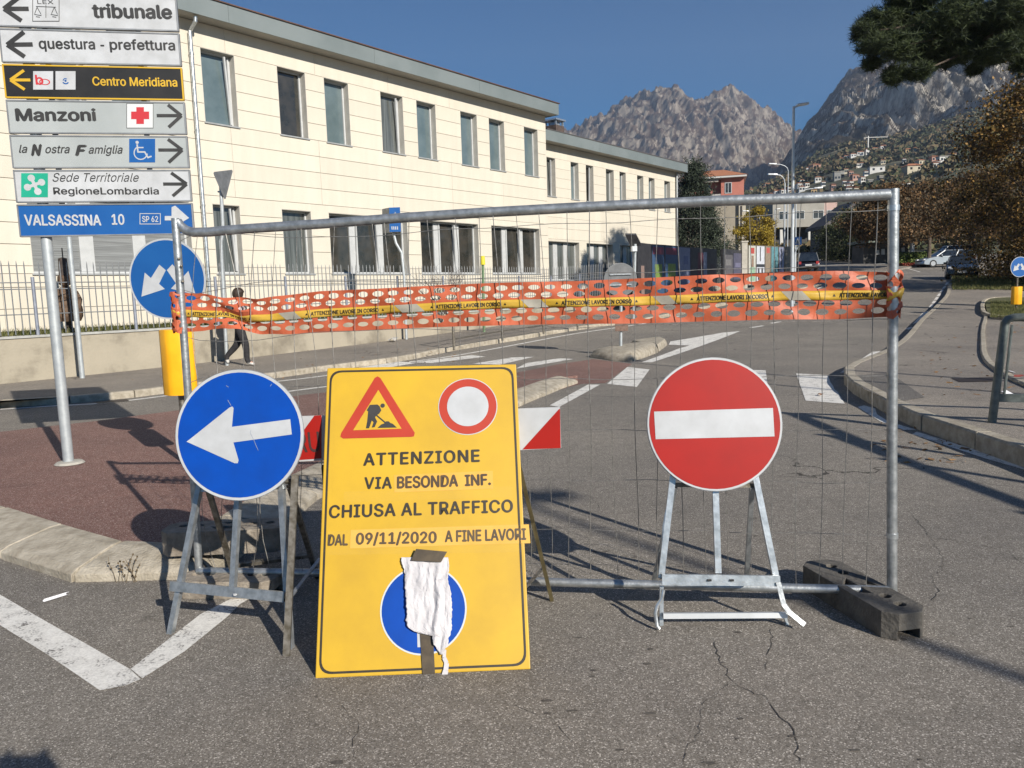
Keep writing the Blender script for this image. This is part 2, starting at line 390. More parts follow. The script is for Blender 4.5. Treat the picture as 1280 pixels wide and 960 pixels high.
def kerb(parent, path, w, zt, side, step=1.0, prof=None, limit=300, jitter=.004):
    """stones laid along a path; side = +1 puts the stone to the left of the path"""
    P = resample(path, step); rnd = random.Random(3); res = []
    for i in range(min(len(P) - 1, limit)):
        a, b = P[i], P[i + 1]; d = (b - a); d.z = 0; d.normalize(); n0 = Vector((-d.y, d.x, 0)) * side
        pa, nx = P[max(i - 1, 0)], P[min(i + 2, len(P) - 1)]
        da = (b - pa); da.z = 0; da.normalize(); db = (nx - a); db.z = 0; db.normalize()
        na = Vector((-da.y, da.x, 0)) * side; nb = Vector((-db.y, db.x, 0)) * side
        g = .009; a2 = a + d * g; b2 = b - d * g; j = rnd.uniform(-jitter, jitter)
        pr = prof or [(0, -.05), (0, zt - .02), (.02, zt), (w, zt), (w, -.05)]
        V = []
        for q, nn in ((a2, na), (b2, nb)):
            for (u, z) in pr: p = q + nn * (u + j); V.append((p.x, p.y, h(q.y) + z))
        n = len(pr); M_ = MB().add(V, [tuple(range(n)), tuple(range(2 * n - 1, n - 1, -1))] + [(k, n + k, n + (k + 1) % n, (k + 1) % n) for k in range(n)])
        res.append(M_.build('kerb_stone', M_STONE, parent, bevel=.003, seg=1))
    return res
# building directions
Bd = ray(1407, 342); Bd.z = 0; Bd.normalize(); Nn = Vector((-Bd.y, Bd.x, 0)); RZ = math.atan2(Bd.y, Bd.x)
W0 = G(0, 480, .12); W0.z = 0; B0 = W0 + Nn * 3
def wl(s, off=0.0): return W0 + Bd * s + Nn * off
# left pavement along the wall
kp = Tp([(0, 510), (110, 503), (207, 492), (400, 465), (500, 452), (570, 438), (650, 425), (720, 413), (805, 402), (850, 393), (900, 383)])
e0 = kp[0] + (kp[0] - kp[1]).normalized() * 9; e1 = kp[-1] + (kp[-1] - kp[-3]).normalized() * 50
kpath = smooth_path([e0] + kp + [e1])
poly = [(p.x, p.y) for p in kpath] + [tuple(wl(s)[:2]) for s in (95, 60, 30, 10, -14)]
# inset the slab behind the stones
def offset_path(path, d):
    out = []
    for i, p in enumerate(path):
        a = path[max(i - 1, 0)]; b = path[min(i + 1, len(path) - 1)]; t = (b - a); t.z = 0; t.normalize(); out.append(p + Vector((-t.y, t.x, 0)) * d)
    return out
ins = offset_path(kpath, .14)
lw = sheet('pavement_left', [(p.x, p.y) for p in ins] + [tuple(wl(s)[:2]) for s in (95, 60, 30, 10, -14)], .115, M_WALK, thick=.2)
kerb(lw, kpath, .14, .12, 1, 1.0, limit=75)
# white edge lines and zebra of the far lane
def mark(pts, dz=.004, name='road_marking'): return sheet(name, [tuple(p[:2]) for p in Tp(pts)], dz, M_PAINT)
def line_mark(pts, w, dz=.004):
    P = smooth_path(Tp(pts), 4); a = offset_path(P, w / 2); b = offset_path(P, -w / 2)
    return sheet('road_marking', [tuple(p[:2]) for p in a] + [tuple(p[:2]) for p in b[::-1]], dz, M_PAINT)
line_mark([(0, 512), (60, 508), (130, 504), (207, 495), (300, 482), (405, 470), (510, 453), (570, 444.5), (650, 430), (720, 417), (805, 404.5), (850, 395)], .12)
line_mark([(330, 493), (364, 489), (403, 484), (440, 480)], .12)
for q in ([(515, 453), (590, 444), (607, 446), (540, 454)], [(590, 455), (640, 447), (668, 446), (625, 456)], [(645, 461), (658, 454), (700, 448), (717, 449)],
          [(432, 462), (500, 452), (520, 454), (452, 465)],
          [(759, 480), (784, 459), (812, 462), (796, 484)], [(890, 462), (957, 463), (960, 484), (884, 484)], [(995, 467), (1035, 469), (1038, 478), (1041, 482), (1043, 487), (1047, 490), (1056, 505), (1007, 501)],
          [(687, 507), (735, 481), (750, 481), (699, 509)],
          [(802, 453), (815, 453), (925, 414), (903, 416), (838, 427), (836, 431), (862, 432), (848, 436)],
          [(936, 409.5), (952, 407), (956, 407.5), (940, 410)], [(962, 404), (976, 401.5), (980, 402), (966, 404.5)],
          [(1050, 466), (1060, 466), (1101, 439), (1090, 440)], [(1131, 411.5), (1137, 409), (1142, 409), (1136, 412)], [(1141, 405), (1153, 391), (1161, 389), (1150, 402)],
          [(1072, 509), (1080, 507), (1094, 511), (1096, 518), (1110, 527), (1145, 537.5), (1130, 538), (1100, 527)],
          [(1146, 540), (1230, 566), (1330, 594), (1330, 602), (1230, 573), (1140, 543)],
          [(0, 744), (60, 779), (110, 807), (162, 837), (176, 850), (157, 858), (125, 864), (59, 819), (-10, 776), (-60, 744), (-60, 715)],
          [(163.5, 837), (250, 769), (319, 734), (337, 736), (300, 756), (284, 772), (231, 815), (178, 849)]):
    mark(q)
for i in range(7):       # dashes of the right-hand edge
    a = 1120 + i * 11; line_mark([(1163 + i * 3.2, 384 - i * 4.6), (1165.5 + i * 3.2, 380.6 - i * 4.6)], .12)
line_mark([(1000, 372), (1040, 352)], .12); line_mark([(1125, 333), (1150, 340)], .12)
# central island with red paving
npx = [(-120, 650), (0, 698), (62, 721), (110, 731), (187, 737), (235, 731), (290, 712), (335, 675), (400, 622), (520, 562), (650, 508), (700, 487), (727, 478)]
near = smooth_path([G(*p) for p in npx], 6)
isl_in = offset_path(near, .36)
far_px = [(722, 470), (700, 466), (640, 473), (400, 492), (222, 514), (115, 528), (0, 541), (-120, 556)]
farp = [G(x, y, .10) for x, y in far_px]
island = sheet('traffic_island_paving', [tuple(p[:2]) for p in isl_in[:-3]] + [tuple(p[:2]) for p in farp], .112, M_RED, thick=.2)
kerb(island, near, .40, .12, 1, .85, prof=[(0, -.05), (0, .045), (.05, .07), (.30, .122), (.38, .124), (.38, -.05)], jitter=.012)
sheet('red_crossing_strip', [tuple(p[:2]) for p in Tp([(640, 467), (700, 455), (742, 449), (790, 455), (778, 463), (757, 479), (727, 480), (700, 487)])], .003, M_RED)
# second island nose
isl2 = thing('traffic_island', G(785, 444), None, None); isl2['kind'] = 'structure'
def mound(name, px, zt, inset, m_, parent=None):
    P = [Vector(T(*p)) for p in px]; c = sum(P, Vector()) / len(P); B = MB(); n = len(P)
    rings = []
    for k, (f, z) in enumerate(((1, -.03), (.995, zt * .35), (.93, zt * .7), (inset, zt), (inset * .6, zt * 1.08))):
        rings += [Vector((c.x + (p.x - c.x) * f, c.y + (p.y - c.y) * f, h(p.y) + z)) for p in P]
    F = [(r * n + k, r * n + (k + 1) % n, (r + 1) * n + (k + 1) % n, (r + 1) * n + k) for r in range(4) for k in range(n)] + [tuple(4 * n + k for k in range(n))]
    return B.add(rings, F).build(name, m_, parent, smooth=True)
o = mound('kerb_stone', [(738, 447), (752, 449), (768, 451.5), (789, 452), (806, 447), (822, 441), (823, 437), (805, 436), (780, 439), (755, 443)], .20, .8, M_STONE, isl2)
o = mound('kerb_stone', [(823, 440), (834, 431.5), (826, 428), (808, 430), (788, 433), (800, 436), (818, 437)], .17, .85, M_STONE, isl2)
# right pavement
rp = [(1185, 358), (1182, 372), (1168, 388), (1150, 405), (1128, 431), (1105, 447), (1070, 462), (1056, 470), (1054, 479), (1066, 492), (1095, 509), (1122, 525), (1174, 548), (1234, 568), (1290, 588), (1420, 640)]
rpath = smooth_path(Tp(rp), 5); rpath = [p for p in rpath]
rin = offset_path(rpath, .15)
rw = sheet('pavement_right', [tuple(p[:2]) for p in rin] + [(22, 0), (60, 20), (70, 50), (44, 60), (30, 53)], .165, M_WALK, thick=.25)
kerb(rw, rpath, .15, .17, 1, 1.0, limit=120)
kk = smooth_path(Tp([(1231, 392), (1226, 410), (1225, 432), (1228, 450), (1243, 464), (1264, 476), (1290, 488), (1340, 510)], .165), 4)
kerb(rw, kk, .10, .21, 1, .8)
sheet('asphalt_patch', [tuple(p[:2]) for p in Tp([(1066, 470), (1112, 466), (1156, 497), (1120, 503), (1080, 487)], .165)], .169, asphalt_mat('patch_asphalt', (.13, .12, .11), (.06, .055, .05), (.26, .25, .23), crack=0), zf=None)
sheet('drain_cover', [tuple(p[:2]) for p in Tp([(1189, 473), (1243, 472), (1243, 477), (1200, 478)], .165)], .172, mat('cast_iron', (.035, .03, .028), (.07, .055, .05), 30, .6, .4))
sheet('drain_grate', [tuple(p[:2]) for p in Tp([(118, 503), (158, 499), (162, 501.5), (122, 505)])], .006, MATS['cast_iron'])
M_GRASS = mat('grass_ground', (.045, .05, .016), (.12, .115, .045), 5, .95, bump=.5, bsc=40, detail=6)
lawn = sheet('lawn', [tuple(p[:2]) for p in Tp([(1188, 352), (1225, 357), (1262, 362), (1330, 368), (1600, 380)], .165)] + [(75, 60), (60, 62), (42, 60)], .20, M_GRASS, thick=.1)
gi = sheet('grass_island', [tuple(p[:2]) for p in Tp([(1234, 394), (1231, 381), (1238, 376), (1262, 374), (1330, 377), (1330, 404), (1262, 400)], .165)], .26, M_GRASS, thick=.12)
kerb(gi, smooth_path(Tp([(1330, 404), (1262, 400), (1234, 394), (1231, 381), (1238, 376), (1262, 374), (1330, 377)], .165), 4)[::-1], .12, .275, -1, .9)
# cracks and tar spots in the foreground asphalt
def crack(pts, w, name='road_crack', seed=1):
    rr = random.Random(seed); P = [G(*p) for p in pts]; Q = []
    for a, b in zip(P[:-1], P[1:]):
        n = max(2, int((b - a).length / .03))
        for k in range(n): Q.append(a.lerp(b, k / n) + Vector((rr.gauss(0, .006), rr.gauss(0, .006), 0)))
    Q.append(P[-1]); V = []
    for i_, p in enumerate(Q):
        d = (Q[min(i_ + 1, len(Q) - 1)] - Q[max(i_ - 1, 0)]); d.z = 0; d.normalize(); ww = w * .48 * rr.uniform(.2, 1.2) * (1 if 0 < i_ < len(Q) - 1 else .1)
        V += [Vector((p.x - d.y * ww, p.y + d.x * ww, .0022)), Vector((p.x + d.y * ww, p.y - d.x * ww, .0022))]
    B = MB(); B.add(V, [(2 * k, 2 * k + 1, 2 * k + 3, 2 * k + 2) for k in range(len(Q) - 1)]); return B.build(name, mat('crack_dark', (.022, .02, .018), (.06, .055, .05), 30, .95), kind='structure')
for i_, (c, w) in enumerate((([(893, 800), (900, 826), (912, 850), (935, 864), (958, 872), (965, 883), (972, 897), (990, 907), (995, 923), (1000, 957)], .0042), ([(1140, 643), (1163, 672), (1207, 677), (1260, 690), (1290, 712)], .0040), ([(1162, 718), (1173, 737), (1167, 753)], .0038),
        ([(965, 786), (962, 812), (955, 840)], .0028), ([(1163, 672), (1180, 700), (1172, 720)], .0026), ([(912, 850), (880, 880), (872, 915), (850, 960)], .0028), ([(1020, 560), (1060, 580), (1100, 584), (1135, 600)], .003), ([(700, 600), (735, 612), (752, 640)], .0026), ([(250, 777), (262, 786), (280, 787)], .0024), ([(420, 880), (450, 905), (440, 950)], .0022), ([(640, 880), (690, 900), (720, 930)], .0022))): crack(c, w, seed=i_)
rr = random.Random(77); B = MB()
for i_ in range(60):
    x, y = (rr.uniform(660, 1010), rr.uniform(520, 700)) if i_ < 30 else (rr.uniform(300, 1270), rr.uniform(760, 955)); c = G(x, y); r_ = rr.uniform(.006, .024); el = rr.uniform(.3, .8)
    B.add([Vector((c.x + r_ * math.cos(k * .785) * rr.uniform(.6, 1.3), c.y + r_ * el * math.sin(k * .785) * rr.uniform(.6, 1.3), .0018 + .00001 * i_)) for k in range(8)], [tuple(range(8))])
B.build('tar_spots', mat('tar_spot', (.06, .052, .045), (.11, .10, .088), 60, .9), kind='stuff')
# grass blades
def blades(name, pts, hgt, m_, w=.006):
    n = len(pts); P = np.array(pts); rs = np.random.RandomState(len(pts)); a = rs.rand(n) * 6.283; hh = hgt * (.5 + rs.rand(n)); ln = rs.randn(n, 2) * .35 * hh[:, None]
    dx = np.stack([np.cos(a) * w, np.sin(a) * w, np.zeros(n)], 1); top = P + np.stack([ln[:, 0], ln[:, 1], hh], 1)
    V = np.stack([P - dx, P + dx, top], 1).reshape(-1, 3); F = np.arange(3 * n).reshape(-1, 3); return np_obj(name, V, F, m_, kind='stuff', k=3)
M_BLADE = mat('grass_blade', (.05, .07, .015), (.20, .19, .07), 6, .8, island=True, trans=.3)
# ================================================================== MOUNTAINS AND HILLSIDE
def crest(pts):
    xs = np.array([p[0] for p in pts], float); ys = np.array([p[1] for p in pts], float)
    return lambda px: np.interp(px, xs, ys)
def horpx(px): return 367 - .032 * (px - 640)
E3 = crest([(500, 330), (640, 215), (700, 178), (722, 173), (745, 162), (775, 145), (800, 138), (825, 126), (848, 120), (858, 123), (868, 130), (885, 133), (895, 126), (910, 125), (918, 126), (930, 134), (945, 138), (960, 146), (975, 159), (990, 171), (1003, 179), (1030, 185), (1100, 200), (1300, 210)])
E2 = crest([(880, 262), (930, 250), (960, 232), (980, 208), (995, 187), (1003, 173), (1008, 165), (1020, 153), (1035, 133), (1050, 115), (1065, 105), (1085, 97), (1105, 90), (1130, 83), (1160, 77), (1200, 68), (1260, 55), (1320, 70), (1400, 90), (1500, 80), (1700, 120)])
E1 = crest([(850, 258), (900, 252), (950, 240), (985, 225), (1020, 205), (1060, 190), (1100, 184), (1140, 172), (1180, 160), (1220, 150), (1280, 148), (1500, 150), (1700, 180)])
def elev(px, py): return (horpx(px) - py) / FPX
def hillz(x, y):      # the inhabited slope, y = depth 110..900
    u = x / y; px = 640 + u * FPX
    e1 = elev(px, E1(px)); t = np.clip((y - 112) / 790.0, 0, 1)
    z0 = h(112) - 1.55
    z = 1.55 + z0 + (e1 * 902 - z0) * (t ** 1.22)
    return z + (fbm(x / 60, y / 60, 4, 5) - .47) * 16 * np.clip((y - 130) / 150, 0, 1)
def terrain(name, px0, px1, npx_, ys, zf, m_):
    px = np.linspace(px0, px1, npx_); Y, PX = np.meshgrid(ys, px, indexing='ij'); X = (PX - 640) / FPX * Y
    Z = zf(X, Y); V = np.stack([X, Y, Z], -1).reshape(-1, 3); a, b = Y.shape
    i = np.arange(a * b).reshape(a, b); F = np.stack([i[:-1, :-1], i[:-1, 1:], i[1:, 1:], i[1:, :-1]], -1).reshape(-1, 4)
    return np_obj(name, V, F, m_, kind='structure', smooth=True)
def rock_mat(name, shrub, shrub2, rock, rock2, sc, thr=.72, soft=.14):
    M = bpy.data.materials.new(name); M.use_nodes = True; t = M.node_tree; b = t.nodes['Principled BSDF']; N = t.nodes.new; L = t.links.new
    b.inputs['Roughness'].default_value = .95; b.inputs['Specular IOR Level'].default_value = .1
    g = N('ShaderNodeNewGeometry'); tc = N('ShaderNodeTexCoord')
    sp = N('ShaderNodeSeparateXYZ'); L(g.outputs['True Normal'], sp.inputs[0])
    def nz(s, d, st=(1, 1, 1)):
        mp = N('ShaderNodeMapping'); mp.inputs['Scale'].default_value = st; L(tc.outputs['Object'], mp.inputs[0])
        n = N('ShaderNodeTexNoise'); n.inputs['Scale'].default_value = s; n.inputs['Detail'].default_value = d; n.inputs['Roughness'].default_value = .65; L(mp.outputs[0], n.inputs['Vector']); return n.outputs['Fac']
    n1 = nz(sc, 6); n2 = nz(sc * 2.5, 5, (1, 1, .35)); n3 = nz(sc * .6, 4)
    ma = N('ShaderNodeMath'); ma.operation = 'MULTIPLY_ADD'; L(n1, ma.inputs[0]); ma.inputs[1].default_value = .9; L(sp.outputs[2], ma.inputs[2])
    cr = N('ShaderNodeMapRange'); L(ma.outputs[0], cr.inputs[0]); cr.inputs[1].default_value = thr + .45 - soft; cr.inputs[2].default_value = thr + .45 + soft; cr.inputs[3].default_value = 1; cr.inputs[4].default_value = 0
    def ramp(f, c1, c2):
        c = N('ShaderNodeValToRGB'); L(f, c.inputs[0]); e = c.color_ramp.elements; e[0].position = .35; e[1].position = .65; e[0].color = (*c1, 1); e[1].color = (*c2, 1); return c.outputs[0]
    mx = N('ShaderNodeMix'); mx.data_type = 'RGBA'; L(cr.outputs[0], mx.inputs[0]); L(ramp(n3, shrub, shrub2), mx.inputs[6]); L(ramp(n2, rock, rock2), mx.inputs[7])
    L(mx.outputs[2], b.inputs['Base Color'])
    bp = N('ShaderNodeBump'); bp.inputs['Strength'].default_value = .8; bp.inputs['Distance'].default_value = 6; L(n2, bp.inputs['Height']); L(bp.outputs[0], b.inputs['Normal'])
    return M
M_MTN = rock_mat('limestone_peak', (.052, .038, .030), (.098, .068, .050), (.105, .09, .074), (.30, .262, .215), .018, .45, .10)
M_MTN2 = rock_mat('cliff_mountain', (.028, .028, .022), (.062, .048, .038), (.11, .10, .09), (.52, .475, .40), .03, .425, .06)  # dark slope colours carry vegetation and the ridge's cast shade together
M_HILL = mat('hillside_green', (.070, .080, .040), (.17, .16, .09), .03, .95, detail=6, bump=.6, bsc=.2, c3=(.06, .055, .03))
def z_left(x, y):
    px = 640 + x / y * FPX; e = elev(px, E3(px)); t = (y - 1700) / 1100.0
    prof = np.where(t < 1, .22 + .78 * np.clip(t, 0, 1) ** .8, 1 - (t - 1) * .55)
    z = 1.55 + e * prof * y
    ext = np.exp(-((t - 1) / .9) ** 2) * .4 + .6
    r = fbm(x / 420 + y / 900, y / 500, 6, 3, True) - .60
    g = fbm(x / 95 + .4 * y / 200, y / 300 + x / 400, 5, 9, True) - .55
    f = fbm(x / 30, y / 45, 4, 19, True) - .5
    amp = np.clip(1 - np.abs(t - 1) * 1.6, .0, 1)
    full = r * 190 + g * 95 + f * 36
    near_crest = np.exp(-((t - 1) / .10) ** 2)
    return z + (r * 190 * (1 - near_crest * .85) + g * 95 * (1 - near_crest * .45) + f * 62) * ext
def z_right(x, y):
    px = 640 + x / y * FPX; e2 = elev(px, E2(px)); e1 = np.minimum(elev(px, E1(px)), e2 * .9); t = (y - 880) / 820.0
    k = np.array([0, .10, .22, .30, .62, 1.0, 1.3]); base = np.array([0, .06, .14, .56, .80, 1.0, .8])
    p2 = np.array([0, .10, .22, .34, .66, 1.0, .8])
    cl = np.clip((px - 1085) / 60, 0, 1)
    tt = t + (fbm(x / 160, y / 400, 3, 31) - .45) * .16
    pr = np.interp(tt, k, base) * cl + np.interp(tt, k, p2) * (1 - cl)
    z = 1.55 + (e1 * .93 + (e2 - e1 * .93) * pr) * y
    g = fbm(x / 55 + y / 260, y / 190 + x / 900, 5, 13, True) - .55
    r = fbm(x / 230, y / 260, 5, 23, True) - .6; f = fbm(x / 16, y / 34, 4, 29, True) - .5
    nc = np.exp(-((t - 1) / .12) ** 2) * .8; st = np.clip(t * 6, 0, 1)
    sc = np.clip((e2 - .09) / .14, .15, 1)
    return z + ((g * 74 + r * 85) * (1 - nc) + f * 20) * st * sc
terrain('left_mountain', 480, 1320, 520, np.linspace(1500, 3300, 320), z_left, M_MTN)
terrain('right_mountain', 560, 1700, 760, np.concatenate([np.linspace(860, 1250, 230), np.linspace(1255, 2000, 120)]), z_right, M_MTN2)
terrain('hillside', 560, 1800, 330, np.concatenate([np.linspace(112, 300, 60), np.linspace(305, 905, 130)]), hillz, M_HILL)
B = MB(); B.bb(-3950, 3950, -900, 3900, -1.9, 1150)
hz = B.build('haze', mat('haze', (1, 1, 1)), kind='stuff')
hm = bpy.data.materials.new('air'); hm.use_nodes = True; t = hm.node_tree; t.nodes.remove(t.nodes['Principled BSDF'])
pv = t.nodes.new('ShaderNodeVolumePrincipled'); pv.inputs['Density'].default_value = HAZE; pv.inputs['Color'].default_value = (.60, .74, 1, 1); pv.inputs['Anisotropy'].default_value = .1
t.links.new(pv.outputs[0], t.nodes['Material Output'].inputs['Volume']); hz.data.materials[0] = hm
# ================================================================== SCHOOL-LIKE BUILDING, TWO WINGS
M_CREAM = mat('cream_cladding', (.55, .505, .42), (.61, .565, .475), 1.4, .75, rnd=.03, bump=.05, bsc=30, stretch=(1, 1, .22), detail=6)
M_GAP = mat('joint_grey', (.25, .225, .18))  # grey of the backing walls, seen in the panel joints
M_FASC = mat('grey_blue_fascia', (.17, .20, .20), (.21, .24, .24), .6, .5, .2)
M_SOFF = mat('soffit_grey', (.30, .29, .26), (.36, .34, .30), 2, .8)
M_TILE = mat('roof_tile', (.30, .11, .05), (.46, .20, .10), 6, .85, rnd=.1)
M_FRAME = mat('window_frame_white', (.42, .43, .43), (.48, .49, .49), 4, .45)
M_JAMB = mat('grey_window_reveal', (.42, .40, .36), (.50, .48, .43), 3, .6)
M_SILL = mat('grey_sill', (.30, .31, .31), (.38, .39, .39), 4, .5, .2)
def glass(name, c, c2, r=.06, st=None, sc=1.5): return mat(name, c, c2, sc, r, 0, spec=.9, stretch=st)
M_G1 = glass('blue_grey_sky_glass', (.085, .12, .13), (.12, .16, .17), .12)  # bluish sky reflection put into the pane colour
M_G2 = glass('dark_glass', (.020, .022, .020), (.055, .050, .042), .05)
M_G3 = glass('dark_curtained_glass', (.05, .055, .05), (.13, .14, .135), .10, (14, 14, .4), 1.2)
M_G4 = mat('slatted_blind', (.12, .125, .125), (.24, .25, .25), 2, .5, stretch=(.3, .3, 22))
panel_cache = {}
def cladding(root, s0, s1, rows, wins, y=0.0, seg=3.05):
    wall = MB()
    for (za, zb) in rows:
        cuts = sorted([w for w in wins if w[2] < zb - .02 and w[3] > za + .02])
        x = s0; pieces = []
        for w in cuts:
            if w[0] - x > .04: pieces.append((x, w[0], za, zb))
            if zb - w[3] > .04: pieces.append((w[0], w[1], w[3], zb))
            if w[2] - za > .04: pieces.append((w[0], w[1], za, w[2]))
            x = w[1]
        if s1 - x > .04: pieces.append((x, s1, za, zb))
        for (a, b, c, d) in pieces:
            wall.bb(a, b, y + .032, y + .30, c, d)
            n = max(1, round((b - a) / seg)); g = .007
            for k in range(n):
                xa = a + (b - a) * k / n + (g * .35 if k else 0); xb = a + (b - a) * (k + 1) / n - (g * .35 if k < n - 1 else 0)
                wd, hd = round(xb - xa, 2), round(d - c - 2 * g, 2); key = (wd, hd)
                if key not in panel_cache:
                    o = MB().box((0, 0, 0), (wd, .03, hd)).build('facade_panel', M_CREAM, root, local=True, bevel=0)
                    panel_cache[key] = o.data
                else:
                    o = bpy.data.objects.new('facade_panel', panel_cache[key]); COL.objects.link(o); o.parent = root
                o.location = ((xa + xb) / 2, y + .015, (c + d) / 2)
    return wall.build('wall', M_GAP, root, local=True)
def window(root, x0, x1, z0, z1, gl, y=0.0, panes=1, tilt=None, dep=.24):
    yy = y + dep
    f = MB(); fr = .06
    f.bb(x0 + .02, x1 - .02, yy, yy + .06, z0, z0 + fr); f.bb(x0 + .02, x1 - .02, yy, yy + .06, z1 - fr, z1)
    xs = [x0 + .02 + (x1 - x0 - .04) * k / panes for k in range(panes + 1)]
    for k, x in enumerate(xs):
        wd = fr if k in (0, panes) else (.34 if panes > 1 and k % 2 == 1 or panes > 2 else .12)
        a = x if k == 0 else (x - wd if k == panes else x - wd / 2)
        f.bb(a, a + wd, yy - .012, yy + .058, z0 + fr, z1 - fr)
    w = f.build('window', M_FRAME, root, local=True)
    B = MB(); B.bb(x0 + .03, x1 - .03, yy + .035, yy + .05, z0 + .03, z1 - .03); B.build('pane', gl, w, local=True)
    B = MB(); t = .012
    B.bb(x0, x0 + t, y + .002, yy, z0, z1 - t); B.bb(x1 - t, x1, y + .002, yy, z0, z1 - t); B.bb(x0, x1, y + .002, yy, z1 - t, z1)
    B.build('reveal', M_JAMB, w, local=True)
    B = MB(); B.bb(x0 - .03, x1 + .03, y - .04, yy, z0 - .035, z0 + .004); B.build('sill', M_SILL, w, local=True)
    for k in (tilt or []):      # a casement tilted inward at its top
        xa, xb = xs[k], xs[k + 1]; B = MB(); L_ = z1 - z0 - .16; a = math.radians(6)
        for xx in (xa + .08, xb - .08):
            B.bar((xx, yy - .03, z0 + .08), (xx, yy - .03 - 0 + math.sin(a) * L_ * .0 - .0, z1 - .10), .05, .04)
        p0 = Vector((xb - .09, yy - .02, z0 + .08)); B.bar(p0, (xb - .26, yy - .16, z1 - .09), .06, .05)
        B.build('open_casement', M_FRAME, w, local=True)
    return w
wing = thing('taller_building_wing', B0, 'two-storey cream clad building wing nearest the camera, with tall narrow upper windows and grey-blue eaves', 'building', rz=RZ)
up = [(6.62, 7.66), (9.07, 10.09), (10.80, 11.79), (13.17, 14.22), (14.88, 15.87), (17.22, 18.19), (18.91, 19.89), (21.21, 22.19)]
upL = [(-.2, .8), (2.5, 3.5), (4.1, 5.1), (-4.6, -3.6), (-2.4, -1.4)]
lowW = [(1.92, 5.95, 3), (6.64, 7.5, 1), (8.92, 10.0, 1), (10.69, 14.17, 3), (14.81, 18.04, 3), (18.84, 22.14, 3), (-4.4, -.6, 3)]
rows = [(1.05, 1.56), (1.56, 2.055), (2.055, 2.37), (2.37, 2.55)] + [(2.55 + .495 * k, 2.55 + .495 * (k + 1)) for k in range(8)] + [(6.51 + .495 * k, 6.51 + .495 * (k + 1)) for k in range(4)] + [(8.49, 9.14)]
wins = [(a, b, 6.51, 8.49) for a, b in up + upL] + [(a, b, 2.37, 4.30) for a, b, n in lowW]
cladding(wing, -8, 22.78, rows, wins)
gl = [M_G1, M_G2, M_G1, M_G3, M_G1, M_G1, M_G1, M_G1]
for i, (a, b) in enumerate(up): window(wing, a, b, 6.51, 8.49, gl[i], tilt=[0] if i in (0, 3) else None)
for a, b in upL: window(wing, a, b, 6.51, 8.49, M_G1)
for i, (a, b, n) in enumerate(lowW): window(wing, a, b, 2.37, 4.30, M_G4 if i == 0 else (M_G2 if n > 1 else M_G3), panes=n, tilt=[1] if n > 1 and i > 0 else ([0] if i == 1 else None))
B = MB(); B.bb(22.75, 22.78, .03, 12, 1, 9.14); B.bb(-8, -7.97, .03, 12, 1, 9.14); B.bb(-8, 22.78, 11.97, 12, 1, 9.14); B.build('side_wall', M_CREAM, wing, local=True)
B = MB(); B.bb(-7.9, 22.7, .45, .5, 1.0, 9.1); B.build('inner_wall', MATS['joint_grey'], wing, local=True)
B = MB(); B.bb(-8.5, 22.95, .02, 12.5, 9.145, 9.17); B.bb(-8.5, 22.95, -.52, .02, 9.145, 9.17); B.build('soffit', M_SOFF, wing, local=True)
for k in range(6):
    a = -8.6 + k * 5.27; B = MB(); B.bb(a + .004, a + 5.27 - .004, -.56, -.52, 9.13, 9.60); B.build('fascia', M_FASC, wing, local=True)
B = MB(); B.bb(22.96, 23.02, -.52, 12.5, 9.13, 9.60); B.build('fascia', M_FASC, wing, local=True)
B = MB(); B.prism([(-8.6, -.47, 9.605), (23.05, -.47, 9.605), (23.05, 6, 10.75), (-8.6, 6, 10.75)], (0, 0, .05)); B.prism([(-8.6, 12.5, 9.605), (23.05, 12.5, 9.605), (23.05, 6, 10.75), (-8.6, 6, 10.75)], (0, 0, .05))
roof = B.build('roof', M_TILE, wing, local=True)
B = MB(); B.bb(-8.62, 23.06, -.60, -.49, 9.602, 9.635); B.build('gutter_edge', mat('brown_gutter_edge', (.07, .04, .03), (.13, .07, .05), 2), roof, local=True)
B = MB()
for k in range(110): B.tube([(-8.5 + k * .287, -.44, 9.645), (-8.5 + k * .287, 5.9, 10.78)], .05, 6)
o = B.build('roof_tiles', M_TILE, roof, local=True, kind='stuff')
B = MB(); B.tube([(6.30, -.42, 9.10), (6.30, -.42, 9.0), (6.30, -.10, 8.8), (6.30, -.10, 1.1)], .055, 12); dp = B.build('downpipe', M_GALV2, wing, local=True, smooth=True)
for z in (8.2, 6.2, 4.2, 2.2):
    B = MB(); B.tube([(6.30, -.10, z), (6.30, -.10, z + .05)], .064, 12); B.bb(6.28, 6.32, -.07, .0, z, z + .04); B.build('pipe_clip', M_GALV, dp, local=True)
# lower wing, set back .8 m
O2 = B0 + Nn * .8
wing2 = thing('lower_building_wing', O2, 'lower cream clad building wing farther down the street, joined to the taller wing', 'building', rz=RZ)
up2 = [(23.92, 24.62), (25.88, 26.57), (27.21, 27.91), (29.08, 29.87), (30.44, 31.10), (32.30, 33.01), (33.60, 34.30), (35.46, 36.20)]
low2 = [(23.88, 26.49, 3), (27.14, 29.66, 3), (30.39, 33.0, 3), (34.0, 36.0, 2)]
rows2 = [(1.0 + .5 * k, 1.5 + .5 * k) for k in range(9)] + [(5.5, 5.93), (5.93, 6.36), (6.36, 6.80), (6.80, 7.23), (7.23, 7.67), (7.67, 8.25)]
cladding(wing2, 22.79, 37.1, rows2, [(a, b, 5.93, 7.67) for a, b in up2] + [(a, b, 2.1, 3.90) for a, b, n in low2], seg=3.1)
g2 = [M_G3, M_G1, M_G2, M_G3, M_G1, M_G1, M_G1, M_G1]
for i, (a, b) in enumerate(up2): window(wing2, a, b, 5.93, 7.67, g2[i], tilt=[0] if i in (0, 2) else None)
